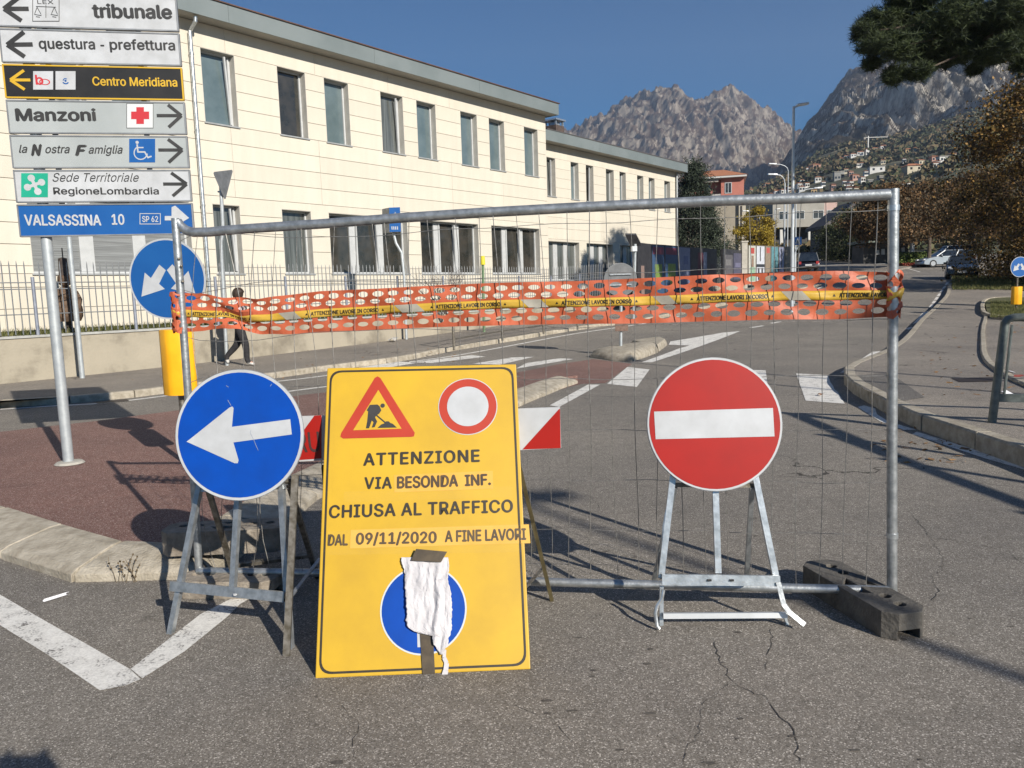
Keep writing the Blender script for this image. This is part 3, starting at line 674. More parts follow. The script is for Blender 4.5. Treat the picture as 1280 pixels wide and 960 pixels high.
for a, b, n in low2: window(wing2, a, b, 2.1, 3.90, M_G3, panes=n)
B = MB(); B.bb(22.79, 37.1, 11.97, 12, 1, 8.25); B.bb(37.07, 37.1, .03, 12, 1, 8.25); B.build('side_wall', M_CREAM, wing2, local=True)
B = MB(); B.bb(22.8, 37.0, .45, .5, 1, 8.2); B.build('inner_wall', MATS['joint_grey'], wing2, local=True)
B = MB(); B.bb(22.8, 37.34, -.50, 12.4, 8.255, 8.28); B.build('soffit', M_SOFF, wing2, local=True)
for k in range(3):
    a = 22.82 + k * 4.86; B = MB(); B.bb(a + .004, a + 4.86 - .004, -.54, -.50, 8.24, 8.70); B.build('fascia', M_FASC, wing2, local=True)
B = MB(); B.bb(37.35, 37.40, -.54, 12.4, 8.24, 8.70); B.build('fascia', M_FASC, wing2, local=True)
B = MB(); B.prism([(22.82, -.56, 8.705), (37.40, -.56, 8.705), (37.40, 12.4, 8.75), (22.82, 12.4, 8.75)], (0, 0, .04)); B.build('roof', mat('dark_roof_sheet', (.06, .06, .06), (.10, .09, .09), 2), wing2, local=True)
B = MB(); B.tube([(36.85, -.10, 8.25), (36.85, -.10, 1.1)], .055, 10); B.build('downpipe', M_GALV, wing2, local=True, smooth=True)
# chimney
q = D(693, 168, 40); ch = thing('roof_chimney', (q.x, q.y, 8.75), 'dark brick chimney with a metal cap on the lower wing roof', 'chimney', rz=RZ)
B = MB(); B.bb(-.36, .36, -.36, .36, 0, 1.02); B.build('shaft', mat('dark_brick', (.05, .04, .035), (.10, .07, .06), 8, .9), ch, local=True)
B = MB(); [B.bb(x - .04, x + .04, y - .04, y + .04, 1.02, 1.25) for x in (-.3, .3) for y in (-.3, .3)]; B.build('cap_support', M_GALV, ch, local=True)
B = MB(); B.bb(-.42, .42, -.42, .42, 1.25, 1.33); B.bb(-.2, .2, -.2, .2, 1.02, 1.2); B.build('cap', M_GALV2, ch, local=True)
# retaining wall, grass strip, railing
M_RWALL = mat('plaster_wall', (.20, .175, .135), (.36, .32, .25), 1.1, .95, bump=.35, bsc=18, detail=7, c3=(.33, .295, .23))
rwall = thing('retaining_wall', W0, 'low rendered retaining wall carrying the picket fence in front of the cream building', 'wall', rz=RZ)
def wallz(s): return h((W0 + Bd * s).y)
B = MB(); ss = [-14 + 2 * k for k in range(27)]
for a, b in zip(ss[:-1], ss[1:]):
    za, zb = wallz(a), wallz(b); V = [(a, 0, za - .1), (b, 0, zb - .1), (b, 0, max(.98, zb + .5)), (a, 0, max(.98, za + .5)), (a, .25, za - .1), (b, .25, zb - .1), (b, .25, max(.98, zb + .5)), (a, .25, max(.98, za + .5))]
    B.add(V, [(0, 1, 2, 3), (3, 2, 6, 7), (4, 7, 6, 5)])
B.build('wall', M_RWALL, rwall, local=True)
B = MB()
for a, b in zip(ss[:-1], ss[1:]): B.bb(a + .003, b - .003, -.03, .28, max(.98, wallz(a) + .5) + .001, max(.98, wallz(a) + .5) + .045)
B.build('coping', mat('coping_concrete', (.30, .30, .28), (.40, .40, .38), 5, .8), rwall, local=True)
zt = lambda s: max(.98, wallz(s) + .5)
B = MB()
for a, b in zip(ss[:-1], ss[1:]):
    V = [(a, .26, zt(a) + .0), (b, .26, zt(b) + .0), (b, 14, zt(b) + .12), (a, 14, zt(a) + .12)]; B.add(V, [(0, 1, 2, 3)])
gs = B.build('grass_strip', M_GRASS, None, kind='structure'); gs.location = W0; gs.rotation_euler = (0, 0, RZ)
rnd = random.Random(5); pts = []
for i in range(16000):
    s = rnd.uniform(-6, 36); o_ = .28 + abs(rnd.gauss(0, .8)); p = W0 + Bd * s + Nn * o_; pts.append((p.x, p.y, zt(s) + .02))
blades('grass_tufts', pts, .13, M_BLADE, .012)
pts = []
for i in range(9000):
    q = T(rnd.uniform(1238, 1320), rnd.uniform(379, 399), .2); pts.append((q.x, q.y, h(q.y) + .25))
blades('grass_tufts', pts, .07, M_BLADE, .008)
pts = []
for i in range(9000):
    px = rnd.uniform(1190, 1330); q = T(px, rnd.uniform(346, 362), .2)
    if q.y < 95: pts.append((q.x, q.y, h(q.y) + .19))
blades('grass_tufts', pts, .12, M_BLADE, .02)
M_PICK = mat('picket_grey', (.16, .17, .18), (.25, .26, .27), 9, .5, .4)
pf = thing('picket_fence', W0 + Nn * .12, 'grey steel picket fence on top of the retaining wall', 'fence', rz=RZ)
me = None
for k in range(-2, 17):
    s = .81 + 2.0 * k; z = zt(s) + .045; B = MB(); B.tube([(s, 0, z), (s, 0, z + 1.16)], .036, 8); B.build('post', mat('fence_post_blue_grey', (.17, .19, .24), (.24, .26, .31), 8, .5, .3), pf, local=True, smooth=True)
    b = s + 2.0
    for dz in (.42, .92, 1.05): B = MB(); B.tube([(s, -.01, z + dz), (b, -.01, zt(b) + .045 + dz)], .011, 5); B.build('rail', M_PICK, pf, local=True)
    for j in range(1, 15):
        q = s + 2.0 * j / 15
        if me is None: B = MB(); B.tube([(0, 0, .02), (0, 0, 1.40), (0, 0, 1.48)], [.012, .012, .003], 5, cap=False); o = B.build('picket', M_PICK, pf, local=True); me = o.data
        else: o = bpy.data.objects.new('picket', me); COL.objects.link(o); o.parent = pf
        o.location = (q, 0, zt(q) + .045)
# ================================================================== DIRECTION SIGNS ON THE LEFT
bl = G(86, 580, .11); yaw = math.atan2(.28, 1.48)
ds = thing('direction_sign_stack', bl, 'tall stack of seven direction boards on a grey pole, tribunale at the top', 'direction sign')
B = MB(); B.tube([bl, bl + Vector((0, 0, 4.1))], .046, 16); B.build('pole', M_POLE, ds, smooth=True)
B = MB(); B.lathe((bl.x + .01, bl.y, bl.z - .005), [(.10, 0), (.13, .012), (.11, .03), (.06, .035)], 14); B.build('base_plate', mat('pale_concrete', (.34, .32, .28), (.42, .40, .35), 20, .9), ds)
fr = Frame(bl + Vector((0, -.062, 0)), (math.cos(yaw), math.sin(yaw), 0), (0, 0, 1))
if fr.N.y > 0: fr.N = -fr.N
u0, v0 = fr.uv(26, 296); u1, v1 = fr.uv(243, 292.5)
vt = fr.uv(22.5, 256)[1]; pitchv = (fr.uv(1, 32.5)[1] - v0) / 6
UW = 1.50; ul = u0 - .005
cols = [M_BLUE2, M_WHITE, M_GREYW, M_GREYW, mat('board_black', (.012, .011, .010), (.022, .02, .018), 4, .4), M_WHITE, M_WHITE]
txt = ['blue board reading VALSASSINA 10 with SP 62 and a white arrow', 'white board reading Sede Territoriale RegioneLombardia with a green square', 'silver board reading la Nostra Famiglia with a wheelchair symbol', 'silver board reading Manzoni with a red cross', 'black board reading Centro Meridiana in yellow', 'white board reading questura - prefettura', 'white board reading tribunale with a scales emblem']
bw = u1 - ul; boards = []
for k in range(7):
    vb = v0 + pitchv * k; hh = (vt - v0) * (1 if k else 1.0)
    B = MB(); P = [fr.pt(ul, vb), fr.pt(ul + bw, vb), fr.pt(ul + bw, vb + hh), fr.pt(ul, vb + hh)]
    B.prism([p - fr.N * .028 for p in P], fr.N * .027); o = B.build('sign_board', cols[k], ds, bevel=.004); o['label'] = txt[k]; boards.append(o)
    B = MB(); e = .006
    for a, b in (((ul, vb + e / 2), (ul + bw, vb + e / 2)), ((ul, vb + hh - e / 2), (ul + bw, vb + hh - e / 2)), ((ul + e / 2, vb), (ul + e / 2, vb + hh)), ((ul + bw - e / 2, vb), (ul + bw - e / 2, vb + hh))):
        B.bar(fr.pt(*a, -.012), fr.pt(*b, -.012), .034, .012, fr.N)
    B.build('board_edge', M_ALU if k != 4 else M_YEL, o)
B = MB()
for x in (ul + .35, ul + bw - .35): B.bar(fr.pt(x, v0 + .04, -.05), fr.pt(x, v0 + pitchv * 6 + .2, -.05), .04, .03, fr.U)
B.build('back_rail', M_ALU, ds)
def arrow_px(tip, tail, a1, a2, w, o, m_):
    B = MB(); t = fr.uv(*tip); 
    for q in (tail, a1, a2):
        e = fr.uv(*q); d = (e - t).normalized(); n = Vector((-d.y, d.x)) * w
        if q is tail: t2 = t + d * .012
        else: t2 = t - d * .0
        of = .0016 + .0004 * (1 if q is tail else (2 if q is a1 else 3))
        B.add([fr.pt(*(t2 + n), of), fr.pt(*(e + n), of), fr.pt(*(e - n), of), fr.pt(*(t2 - n), of)], [(0, 1, 2, 3)])
    B.build('arrow', m_, o)
arrow_px((5, 11), (36, 11), (27, 26), (27, -6), .018, boards[6], M_BLACK)
arrow_px((9, 56), (41, 55.5), (31, 71), (30, 40), .018, boards[5], M_BLACK)
arrow_px((13, 100), (38, 100), (31, 112), (30, 88), .012, boards[4], M_YEL)
arrow_px((227, 144.5), (196, 144.5), (210, 131), (211, 159), .014, boards[3], M_BLACK)
arrow_px((228, 187.5), (198, 187.5), (210, 174), (211, 203), .014, boards[2], M_BLACK)
arrow_px((233.5, 230), (204, 230), (214, 216), (216, 245), .014, boards[1], M_BLACK)
text_px(fr, 'tribunale', (116, 22.5), (216, 24), 4, M_BLACK, boards[6], bold=.035)
[text_px(fr, w_, (a_, 61 + (a_ - 49) * .012), (b_, 61 + (b_ - 49) * .012), t_, M_BLACK, boards[5], bold=.022) for w_, a_, b_, t_ in (('questura', 49, 119.5, 48.5), ('-', 126, 131, 56), ('prefettura', 137.5, 219.5, 48.5))]
text_px(fr, 'Centro Meridiana', (116, 107), (222, 108.5), 95.5, M_YEL, boards[4], bold=.02)
text_px(fr, 'Manzoni', (20, 151.5), (121, 151.5), 135, M_BLACK, boards[3], bold=.035)
text_px(fr, 'la', (24, 191), (35, 191), 181, M_BLACK, boards[2], shear=.3)
text_px(fr, 'N', (39, 195), (54, 195), 180, M_BLACK, boards[2], shear=.3, bold=.05)
text_px(fr, 'ostra', (57, 191.5), (88, 191.5), 182, M_BLACK, boards[2], shear=.3)
text_px(fr, 'F', (94, 195), (110, 195), 181, M_BLACK, boards[2], shear=.3, bold=.05)
text_px(fr, 'amiglia', (111, 192), (154, 192), 181.5, M_BLACK, boards[2], shear=.3)
text_px(fr, 'Sede Territoriale', (66, 227), (174, 227), 216, M_BLACK, boards[1], shear=.35, bold=-.008)
text_px(fr, 'RegioneLombardia', (67, 243), (199, 243), 234, M_BLACK, boards[1], bold=.018)
text_px(fr, 'VALSASSINA', (31, 282), (127, 282), 268, M_WHITE, boards[0], bold=.025)
text_px(fr, '10', (140, 281), (156, 281), 267.5, M_WHITE, boards[0], bold=.025)
text_px(fr, 'SP 62', (178, 277.5), (198, 277.5), 270, M_WHITE, boards[0], bold=.02)
def rect_px(x0, y0, x1, y1, m_, o, off=.0014, name='field', w=None):
    if w is None: return poly_px(fr, [(x0, y1), (x1, y1), (x1, y0), (x0, y0)], m_, o, off, name)
    B = MB(); c = [fr.uv(x0, y1), fr.uv(x1, y1), fr.uv(x1, y0), fr.uv(x0, y0)]
    for i in range(4):
        a, b = c[i], c[(i + 1) % 4]; d = (b - a).normalized(); n = Vector((-d.y, d.x)) * w / 2; d = d * w / 2
        B.add([fr.pt(*(a - d - n), off + .0002 * (i % 2)), fr.pt(*(b + d - n), off + .0002 * (i % 2)), fr.pt(*(b + d + n), off + .0002 * (i % 2)), fr.pt(*(a - d + n), off + .0002 * (i % 2))], [(0, 1, 2, 3)])
    return B.build(name, m_, o)
rect_px(175, 267, 200.5, 280, M_WHITE, boards[0], w=.006, name='road_number_frame')
poly_px(fr, [(206, 270), (214.5, 270), (214.5, 259), (219, 257), (236.5, 272.5), (222, 281), (219, 275.5), (206, 275.5)], M_WHITE, boards[0], .002, 'arrow')
rect_px(26.5, 216.5, 60, 246.5, mat('lombardy_green', (.01, .30, .19), (.015, .34, .22), 3, .4), boards[1], name='green_square')
B = MB(); c = fr.uv(43.3, 231)
for k in range(4):
    a = math.radians(20 + 90 * k); q = Vector((c.x + .062 * math.cos(a), c.y + .062 * math.sin(a)))
    B.add([fr.pt(q.x + .030 * math.cos(t_ * .5236), q.y + .030 * math.sin(t_ * .5236), .0022 + k * .0002) for t_ in range(12)], [tuple(range(12))])
    d = Vector((math.cos(a), math.sin(a))); n = Vector((-d.y, d.x)) * .013
    B.add([fr.pt(*(c + n), .0032), fr.pt(*(c + d * .06 + n), .0032), fr.pt(*(c + d * .06 - n), .0032), fr.pt(*(c - n), .0032)], [(0, 1, 2, 3)])
B.add([fr.pt(c.x + .022 * math.cos(t_ * .5236), c.y + .022 * math.sin(t_ * .5236), .0034) for t_ in range(12)], [tuple(range(12))]); B.build('white_rosette', M_WHITE, boards[1])
rect_px(161.5, 173.5, 194, 203, M_BLUE2, boards[2], name='blue_square')
def chair_symbol(o):
    B = MB(); W_ = .011; off = .0022
    def ln(pts, w=W_):
        nonlocal off
        for a, b in zip(pts[:-1], pts[1:]):
            a = fr.uv(*a); b = fr.uv(*b); d = (b - a).normalized(); n = Vector((-d.y, d.x)) * w / 2; off += .00004
            B.add([fr.pt(*(a - n - d * w * .3), off), fr.pt(*(b - n + d * w * .3), off), fr.pt(*(b + n + d * w * .3), off), fr.pt(*(a + n - d * w * .3), off)], [(0, 1, 2, 3)])
    c0 = fr.uv(171.5, 178); B.add([fr.pt(c0.x + .014 * math.cos(t_ * .5236), c0.y + .014 * math.sin(t_ * .5236), off) for t_ in range(12)], [tuple(range(12))])
    ln([(171.5, 181), (172.5, 190), (181, 190), (185, 197), (189, 195.5)], .013); ln([(172, 184.5), (179, 184.5)])
    ln([(176 + 8.3 * math.cos(t_), 191 + 8.3 * math.sin(t_)) for t_ in [math.radians(a) for a in range(10, 235, 20)]], .009)
    B.build('wheelchair_symbol', M_WHITE, o)
chair_symbol(boards[2])
rect_px(158.5, 129.5, 191.5, 160, mat('pale_field', (.55, .57, .58)), boards[3], name='white_square'); rect_px(158.5, 129.5, 191.5, 160, M_BLACK, boards[3], .0018, 'square_frame', w=.004)
mr = mat('cross_red', (.45, .02, .03)); poly_px(fr, [(164, 139.5), (170.5, 139.5), (170.5, 134), (180, 134), (180, 139.5), (186.5, 139.5), (186.5, 149), (180, 149), (180, 155), (170.5, 155), (170.5, 149), (164, 149)], mr, boards[3], .0024, 'red_cross')
rect_px(41.5, 89, 66.5, 112, M_WHITE, boards[4], name='white_square'); rect_px(69.5, 89, 94.5, 112, M_WHITE, boards[4], name='white_square')
text_px(fr, 'b', (45, 106), (55, 106), 93.5, mr, boards[4], bold=.02, off=.003); B = MB(); c = fr.uv(56, 102.5)
V = [fr.pt(c.x + r * math.cos(t_ * .2618) * 1.7, c.y + r * math.sin(t_ * .2618), .0034) for r in (.020, .026) for t_ in range(24)]; B.add(V, [(k, (k + 1) % 24, 24 + (k + 1) % 24, 24 + k) for k in range(24)]); B.build('oval_logo', mr, boards[4])
B = MB(); c = fr.uv(82, 101)
for r0, r1, a0, a1, of in ((0, .009, 0, 24, .003), (.015, .022, 3, 12, .003), (.020, .030, 14, 22, .0032)):
    V = [fr.pt(c.x + r * math.cos(t_ * .2618), c.y + r * math.sin(t_ * .2618), of) for r in (max(r0, .0005), r1) for t_ in range(a0, a1 + 1)]; n = a1 - a0 + 1; B.add(V, [(k, k + 1, n + k + 1, n + k) for k in range(n - 1)])
B.build('swirl_logo', M_BLUE2, boards[4])
rect_px(41, -12, 74, 26.5, M_BLACK, boards[6], .0018, 'emblem_frame', w=.005)
text_px(fr, 'LEX', (47, 4.8), (67, 5), 0, M_BLACK, boards[6], bold=-.01)
B = MB(); of = .002
for a, b in (((57.5, 6), (57.5, 22)), ((45, 8), (70, 9)), ((46.5, 9), (43.5, 17)), ((46.5, 9), (51.5, 18)), ((68, 9), (64.5, 17)), ((68, 9), (72, 18)), ((43, 18), (52, 19.5)), ((63.5, 18), (72.5, 19.5)), ((45, 20.8), (50, 21.5)), ((65.5, 20.8), (70.5, 21.5))):
    a = fr.uv(*a); b = fr.uv(*b); d = (b - a).normalized(); n = Vector((-d.y, d.x)) * .0022; B.add([fr.pt(*(a - n), of), fr.pt(*(b - n), of), fr.pt(*(b + n), of), fr.pt(*(a + n), of)], [(0, 1, 2, 3)]); of += .00003
B.build('scales_emblem', M_BLACK, boards[6])
# ================================================================== THE SITE FENCE
DL, DR = 4.12, 3.52
fl0, fl1 = D(249, 716, DL), D(219, 273, DL)
fr0, fr1 = D(1115, 742, DR), D(1117, 236, DR)
fence = thing('mesh_site_fence', (fl0.x, fl0.y, 0), 'dented galvanised temporary fence panel of thin wire mesh across the road', 'fence')
B = MB(); B.tube([(fl0.x, fl0.y, .02), fl0, fl0.lerp(fl1, .33) + Vector((.006, 0, 0)), fl0.lerp(fl1, .66) + Vector((.004, 0, 0)), fl1], .0205, 14); B.build('left_post', M_GALV, fence, smooth=True)
B = MB(); B.tube([(fr0.x, fr0.y, .04), fr0, fr0.lerp(fr1, .4) + Vector((-.003, 0, 0)), fr1], [.019, .0235, .0235, .0235], 14); B.build('right_post', M_GALV, fence, smooth=True)
def fd(px): # depth of the fence plane at a picture column
    return DL + (DR - DL) * (px - 235) / (1117 - 235)
tt = [(222, 277), (226, 283), (233, 288), (242, 290.5), (262, 290), (300, 286.5), (400, 280), (500, 272.5), (600, 266), (700, 260.5), (800, 255.5), (900, 251), (1000, 248), (1060, 245.5), (1112, 243)]
B = MB(); B.tube([D(x, y, fd(x)) for x, y in tt], .0245, 14); B.build('top_tube', M_GALV, fence, smooth=True)
B = MB(); B.tube([D(248, 713, DL) + Vector((.0, -.01, 0)), D(400, 716, fd(400)), D(700, 728, fd(700)), D(1112, 738, DR - .005)], .0215, 12); B.build('bottom_tube', M_GALV, fence, smooth=True)
a = fl0.copy(); b = fr0.copy(); a.z = b.z = 0
def fp(t, z): p = a.lerp(b, t); return Vector((p.x, p.y, z))
rnd = random.Random(11)
for z in (.37, .62, .87, 1.125, 1.38, 1.63, 1.87):
    P = []
    for i in range(33):
        t = i / 32; w = math.exp(-t * 5)
        P.append(fp(t, z + .004 * math.sin(t * 40 + z * 9) + .05 * w * math.sin(t * 14 + z * 7)) + Vector((0, .004 * math.sin(i * 2.1 + z), 0)))
    P[0] = fl0.lerp(fl1, (z - fl0.z) / (fl1.z - fl0.z)); P[-1] = fr0.lerp(fr1, (z - fr0.z) / (fr1.z - fr0.z))
    B = MB(); B.tube(P, .0016, 5); B.build('horizontal_wire', M_WIRE, fence, smooth=True)
topz = [(D(x, y, fd(x))) for x, y in tt]
def tubez(x): 
    for p, q in zip(topz[:-1], topz[1:]):
        if p.x <= x <= q.x: return p.z + (q.z - p.z) * (x - p.x) / (q.x - p.x)
    return topz[-1].z
nw = 33
for i in range(1, nw):
    t = i / nw; ph = rnd.uniform(0, 6.28); am = .004 + .028 * math.exp(-t * 3.2); P = []
    zt_ = tubez(fp(t, 0).x) - .02
    for k in range(12):
        z = .115 + (zt_ - .115) * k / 11; lean = .05 * math.exp(-t * 3) * math.sin(z * 2.2 + ph)
        P.append(fp(t, z) + Vector((am * math.sin(z * 5.2 + ph) + lean, am * .5 * math.sin(z * 7 + ph) + .003, 0)))
    B = MB(); B.tube(P, .0017 if i % 4 else .0022, 5); B.build('vertical_wire', M_WIRE, fence, smooth=True)
for px_, z in ((1115, 1.875), (1115, .37)):
    q = fr0.lerp(fr1, (z - fr0.z) / (fr1.z - fr0.z)); B = MB(); B.tube([q + Vector((0, 0, -.012)), q + Vector((0, 0, .012))], .026, 12); B.build('weld_collar', M_GALV2, fence, smooth=True)
for px_, py_ in ((226, 324), (229, 333), (231, 352)):
    q = D(px_, py_, DL); B = MB(); B.lathe((q.x - .0, q.y - .024, q.z - .004), [(.004, 0), (.008, .003), (.007, .009), (.003, .011)], 8); B.build('rust_dent', M_DKSTEEL, fence)
# orange net and yellow tape
PL = fl0.lerp(fl1, (1.44 - fl0.z) / (fl1.z - fl0.z)); PR = fr0.lerp(fr1, (1.44 - fr0.z) / (fr1.z - fr0.z))
def netpath():
    top = [(222, 366), (250, 367), (275, 371), (300, 373), (322, 373), (350, 370), (400, 364), (470, 361), (560, 356), (640, 353), (720, 351.5), (800, 348), (900, 343), (980, 340), (1050, 338.5), (1110, 340)]
    bot = [(222, 415), (250, 414), (275, 409), (300, 413), (330, 417), (350, 418), (400, 415.5), (470, 412), (560, 408), (640, 406), (720, 404.5), (800, 404), (900, 401), (980, 399), (1050, 399), (1110, 396)]
    X = [D(x, y, fd(x)).x for x, y in top]; ZT = [D(x, y, fd(x) + .03).z for x, y in top]; ZB = [D(x, y, fd(x) + .03).z for x, y in bot]
    return X, ZT, ZB
NX, NT, NB = netpath()
def ndep(x): return fl0.y + (fr0.y - fl0.y) * (x - fl0.x) / (fr0.x - fl0.x)
def net(s, w):
    """s: distance along x from left post to right post (may run past both ends, wrapping the posts); w: 0 bottom .. 1 top"""
    xl, xr = PL.x, PR.x
    x = s; 
    zt_ = float(np.interp(x, NX, NT)); zb = float(np.interp(x, NX, NB)); z = zb + (zt_ - zb) * w
    y = ndep(x) + .026 + .006 * math.sin(x * 9 + w * 4) + .004 * math.sin(x * 23 + w * 9)
    pinch = math.exp(-((x + 1.42) / .16) ** 2)
    y += .012 * pinch * math.sin(w * 9 + x * 14); z += .006 * pinch * math.sin(x * 30 + w * 6)
    if x > 1.2: y += .008 * math.sin(w * 13 + x * 17) * (x - 1.2)
    return Vector((x, y, z))
def netw(s, w):
    R_ = .030; L_, Rr = PL.x - .06, PR.x
    if s > Rr:       # wrap around the right post: behind -> right side -> front
        ang = (s - Rr) / R_ * .72; ang = min(ang, 4.5); p = net(Rr, w); c = Vector((Rr + .002, ndep(Rr), p.z)); r = R_ + .006 * math.sin(w * 17 + ang * 2)
        return c + Vector((math.sin(ang) * r * 1.15, math.cos(ang) * r, .010 * math.sin(w * 12 + ang * 3)))
    if s < L_ + .06 - .02:
        L2 = L_ + .04; ang = min((L2 - s) / R_ * .72, 4.5); p = net(L2, w); c = Vector((L2, ndep(L2), p.z)); r = R_ + .005 * math.sin(w * 15)
        return c + Vector((-math.sin(ang) * r, math.cos(ang) * r, .008 * math.sin(w * 12 + ang * 3)))
    return net(s, w)
M_NET = mat('orange_plastic_net', (.52, .115, .050), (.66, .165, .078), 5, .5, trans=.25)
M_TAPE = mat('yellow_warning_tape', (.50, .31, .03), (.60, .38, .06), 4, .38, bump=.1, bsc=30)
M_TAPEW = mat('silvery_tape_patch', (.32, .30, .25), (.45, .42, .35), 6, .35)
nt_ = thing('orange_barrier_net', (fl0.x, fl0.y, 1.4), 'orange plastic safety net strip with oval holes tied across the mesh fence', 'safety net')
B = MB(); pitch = .0785; s0 = PL.x - .235; s1 = PR.x + .27; rowsN = [(.0, .235, .155, 0), (.235, .42, .335, .3), (.42, .60, None, 0), (.60, .77, .70, -.12), (.77, 1.0, .875, .12)]
rnd = random.Random(4)
ncell = int((s1 - s0) / pitch)
for (w0, w1, wc, sh) in rowsN:
    for i in range(ncell):
        a0 = s0 + (i + (sh if wc is not None else 0)) * pitch; a1 = a0 + pitch
        if wc is None:
            for q in range(3):
                x0_, x1_ = a0 + pitch * q / 3, a0 + pitch * (q + 1) / 3
                B.add([netw(x0_, w0), netw(x1_, w0), netw(x1_, w1), netw(x0_, w1)], [(0, 1, 2, 3)])
            continue
        cx = (a0 + a1) / 2 ; rx = pitch * .355 * rnd.uniform(.92, 1.06); ry = .065 * rnd.uniform(.85, 1.08); slant = 0
        n = 16; inn = []; out = []
        for k in range(n):
            an = 2 * math.pi * k / n; ca, sa = math.cos(an), math.sin(an)
            inn.append((cx + rx * ca, wc + ry * sa))
            m_ = max(abs(ca), abs(sa)); ox, oy = ca / m_, sa / m_
            out.append((cx + ox * pitch / 2, (wc + oy * (w1 - wc)) if oy > 0 else (wc + oy * (wc - w0))))
        V = [netw(*p) for p in inn] + [netw(*p) for p in out]
        B.add(V, [(k, (k + 1) % n, n + (k + 1) % n, n + k) for k in range(n)])
no = B.build('net_strip', M_NET, nt_)
bm = bmesh.new(); bm.from_mesh(no.data); bmesh.ops.remove_doubles(bm, verts=bm.verts, dist=.0012); bm.to_mesh(no.data); bm.free()
so = no.modifiers.new('thickness', 'SOLIDIFY'); so.thickness = .0007; so.offset = 0
tape = thing('warning_tape', (fl0.x, fl0.y, 1.4), 'yellow tape reading ATTENZIONE LAVORI IN CORSO along the orange net', 'warning tape')
def tp(s, w, o=0.0):
    tw = float(np.interp(s, [-1.9, -1.6, -1.42, -1.2, 0, 1.9], [.50, .46, .38, .47, .50, .50])); p = netw(s, tw + (w - .5) * .19); q = netw(s + .004, tw + (w - .5) * .19)
    t_ = (q - p); t_.z = 0; t_.normalize(); n = Vector((t_.y, -t_.x, 0))
    if s > PR.x and n.dot(p - Vector((PR.x, ndep(PR.x), p.z))) < 0: n = -n
    return p + n * (.004 + o)
B = MB(); n = 380; V = []
for i in range(n + 1):
    s = s0 + .01 + (s1 - s0 - .03) * i / n
    for w in (0, .33, .66, 1): V.append(tp(s, w))
B.add(V, [(i * 4 + k, i * 4 + 4 + k, i * 4 + 5 + k, i * 4 + 1 + k) for i in range(n) for k in range(3)]); o = B.build('tape_band', M_TAPE, tape, smooth=True)
so = o.modifiers.new('thickness', 'SOLIDIFY'); so.thickness = .0008; so.offset = 0
V0, F0 = text_data('ATTENZIONE LAVORI IN CORSO', .035, 0, 1.0); vx0 = min(v.x for v in V0); vx1 = max(v.x for v in V0); vy1 = max(v.y for v in V0)
def xat(px): return D(px, 380, fd(px)).x
for (pa, pb) in ((239, 306), (388, 473), (545, 626), (702, 790), (871, 961), (1052, 1143)):
    xa, xb = xat(pa), xat(min(pb, 1125)) + max(0, pb - 1125) * .0034
    B = MB(); B.add([tp(xa + (xb - xa) * (v.x - vx0) / (vx1 - vx0), .24 + .52 * v.y / vy1, .0016 + v.z) for v in V0], F0)
    B.build('lettering', M_TEXTDK, tape)
    for e in (-1, 1):
        c = (xa if e < 0 else xb) + e * .022
        if c > PR.x + .05: continue
        B = MB(); B.add([tp(c - .007, .36, .0016), tp(c + .007, .36, .0016), tp(c, .66, .0016)], [(0, 1, 2)]); B.build('triangle_mark', M_TEXTDK, tape)
for (pa, pb) in ((352, 372), (498, 526), (656, 681), (822, 842), (984, 1010)):
    xa, xb = xat(pa), xat(pb); B = MB(); V = []
    for i in range(9):
        s = xa + (xb - xa) * i / 8
        V += [tp(s + .02, 0, .0012), tp(s, .5, .0012), tp(s - .02, 1, .0012)]
    B.add(V, [(i * 3 + k, i * 3 + 3 + k, i * 3 + 4 + k, i * 3 + 1 + k) for i in range(8) for k in range(2)]); B.build('silvery_patch', M_TAPEW, tape)
# ================================================================== SIGNS ON FOLDING STANDS
def plane_frame(pL, pR, pT):
    """plane through two ground points and a top point"""
    O = (Vector(pL) + Vector(pR)) / 2; U = Vector(pR) - Vector(pL); V = Vector(pT) - O; f = Frame(O, U, V)
    if f.N.y > 0: f.N = -f.N
    return f
def plate(f, pts, th, m_, parent, name, bevel=.0):
    P = [f.pt(*p) for p in pts]; B = MB(); B.prism([p - f.N * th for p in P], f.N * th); return B.build(name, m_, parent, bevel=bevel)
def circ(c, r, n=64): return [(c[0] + r * math.cos(2 * math.pi * k / n), c[1] + r * math.sin(2 * math.pi * k / n)) for k in range(n)]
# -- blue arrow sign
pl, pr = G(205, 796), G(356, 815); fA = plane_frame(pl, pr, D(299, 465, 3.72))
sa = thing('blue_arrow_sign', (pl + pr) / 2, 'round blue sign with a white arrow pointing left on a folding steel stand', 'road sign')
fS = fA; fA = Frame(D(299, 543.5, 3.50), (1, -.05, 0), (0, .16, 1))
if fA.N.y > 0: fA.N = -fA.N
cA = fA.uv(299, 543.5); rA = (fA.uv(379, 543)[0] - fA.uv(219, 543)[0]) / 2
d_ = plate(fA, circ(cA, rA), .004, M_WHITE, sa, 'sign_disc'); ring(fA, cA, rA - .003, rA + .003, -.004, M_ALU, d_, 'rim')
disc(fA, cA, rA - .0125, .0012, M_BLUE, d_, 'blue_face')
poly_px(fA, [(233.4, 552), (237, 549.5), (287, 509.5), (290.5, 508), (292.3, 510), (290.2, 533.5), (363, 524), (365, 543), (292, 553), (298.5, 575), (297.5, 579), (293.5, 579)], M_WHITE, d_, .0024, 'white_arrow')
rs = random.Random(2); M_SCR = mat('scratch_grey', (.16, .20, .30), (.30, .33, .38), 40, .6)
B = MB()
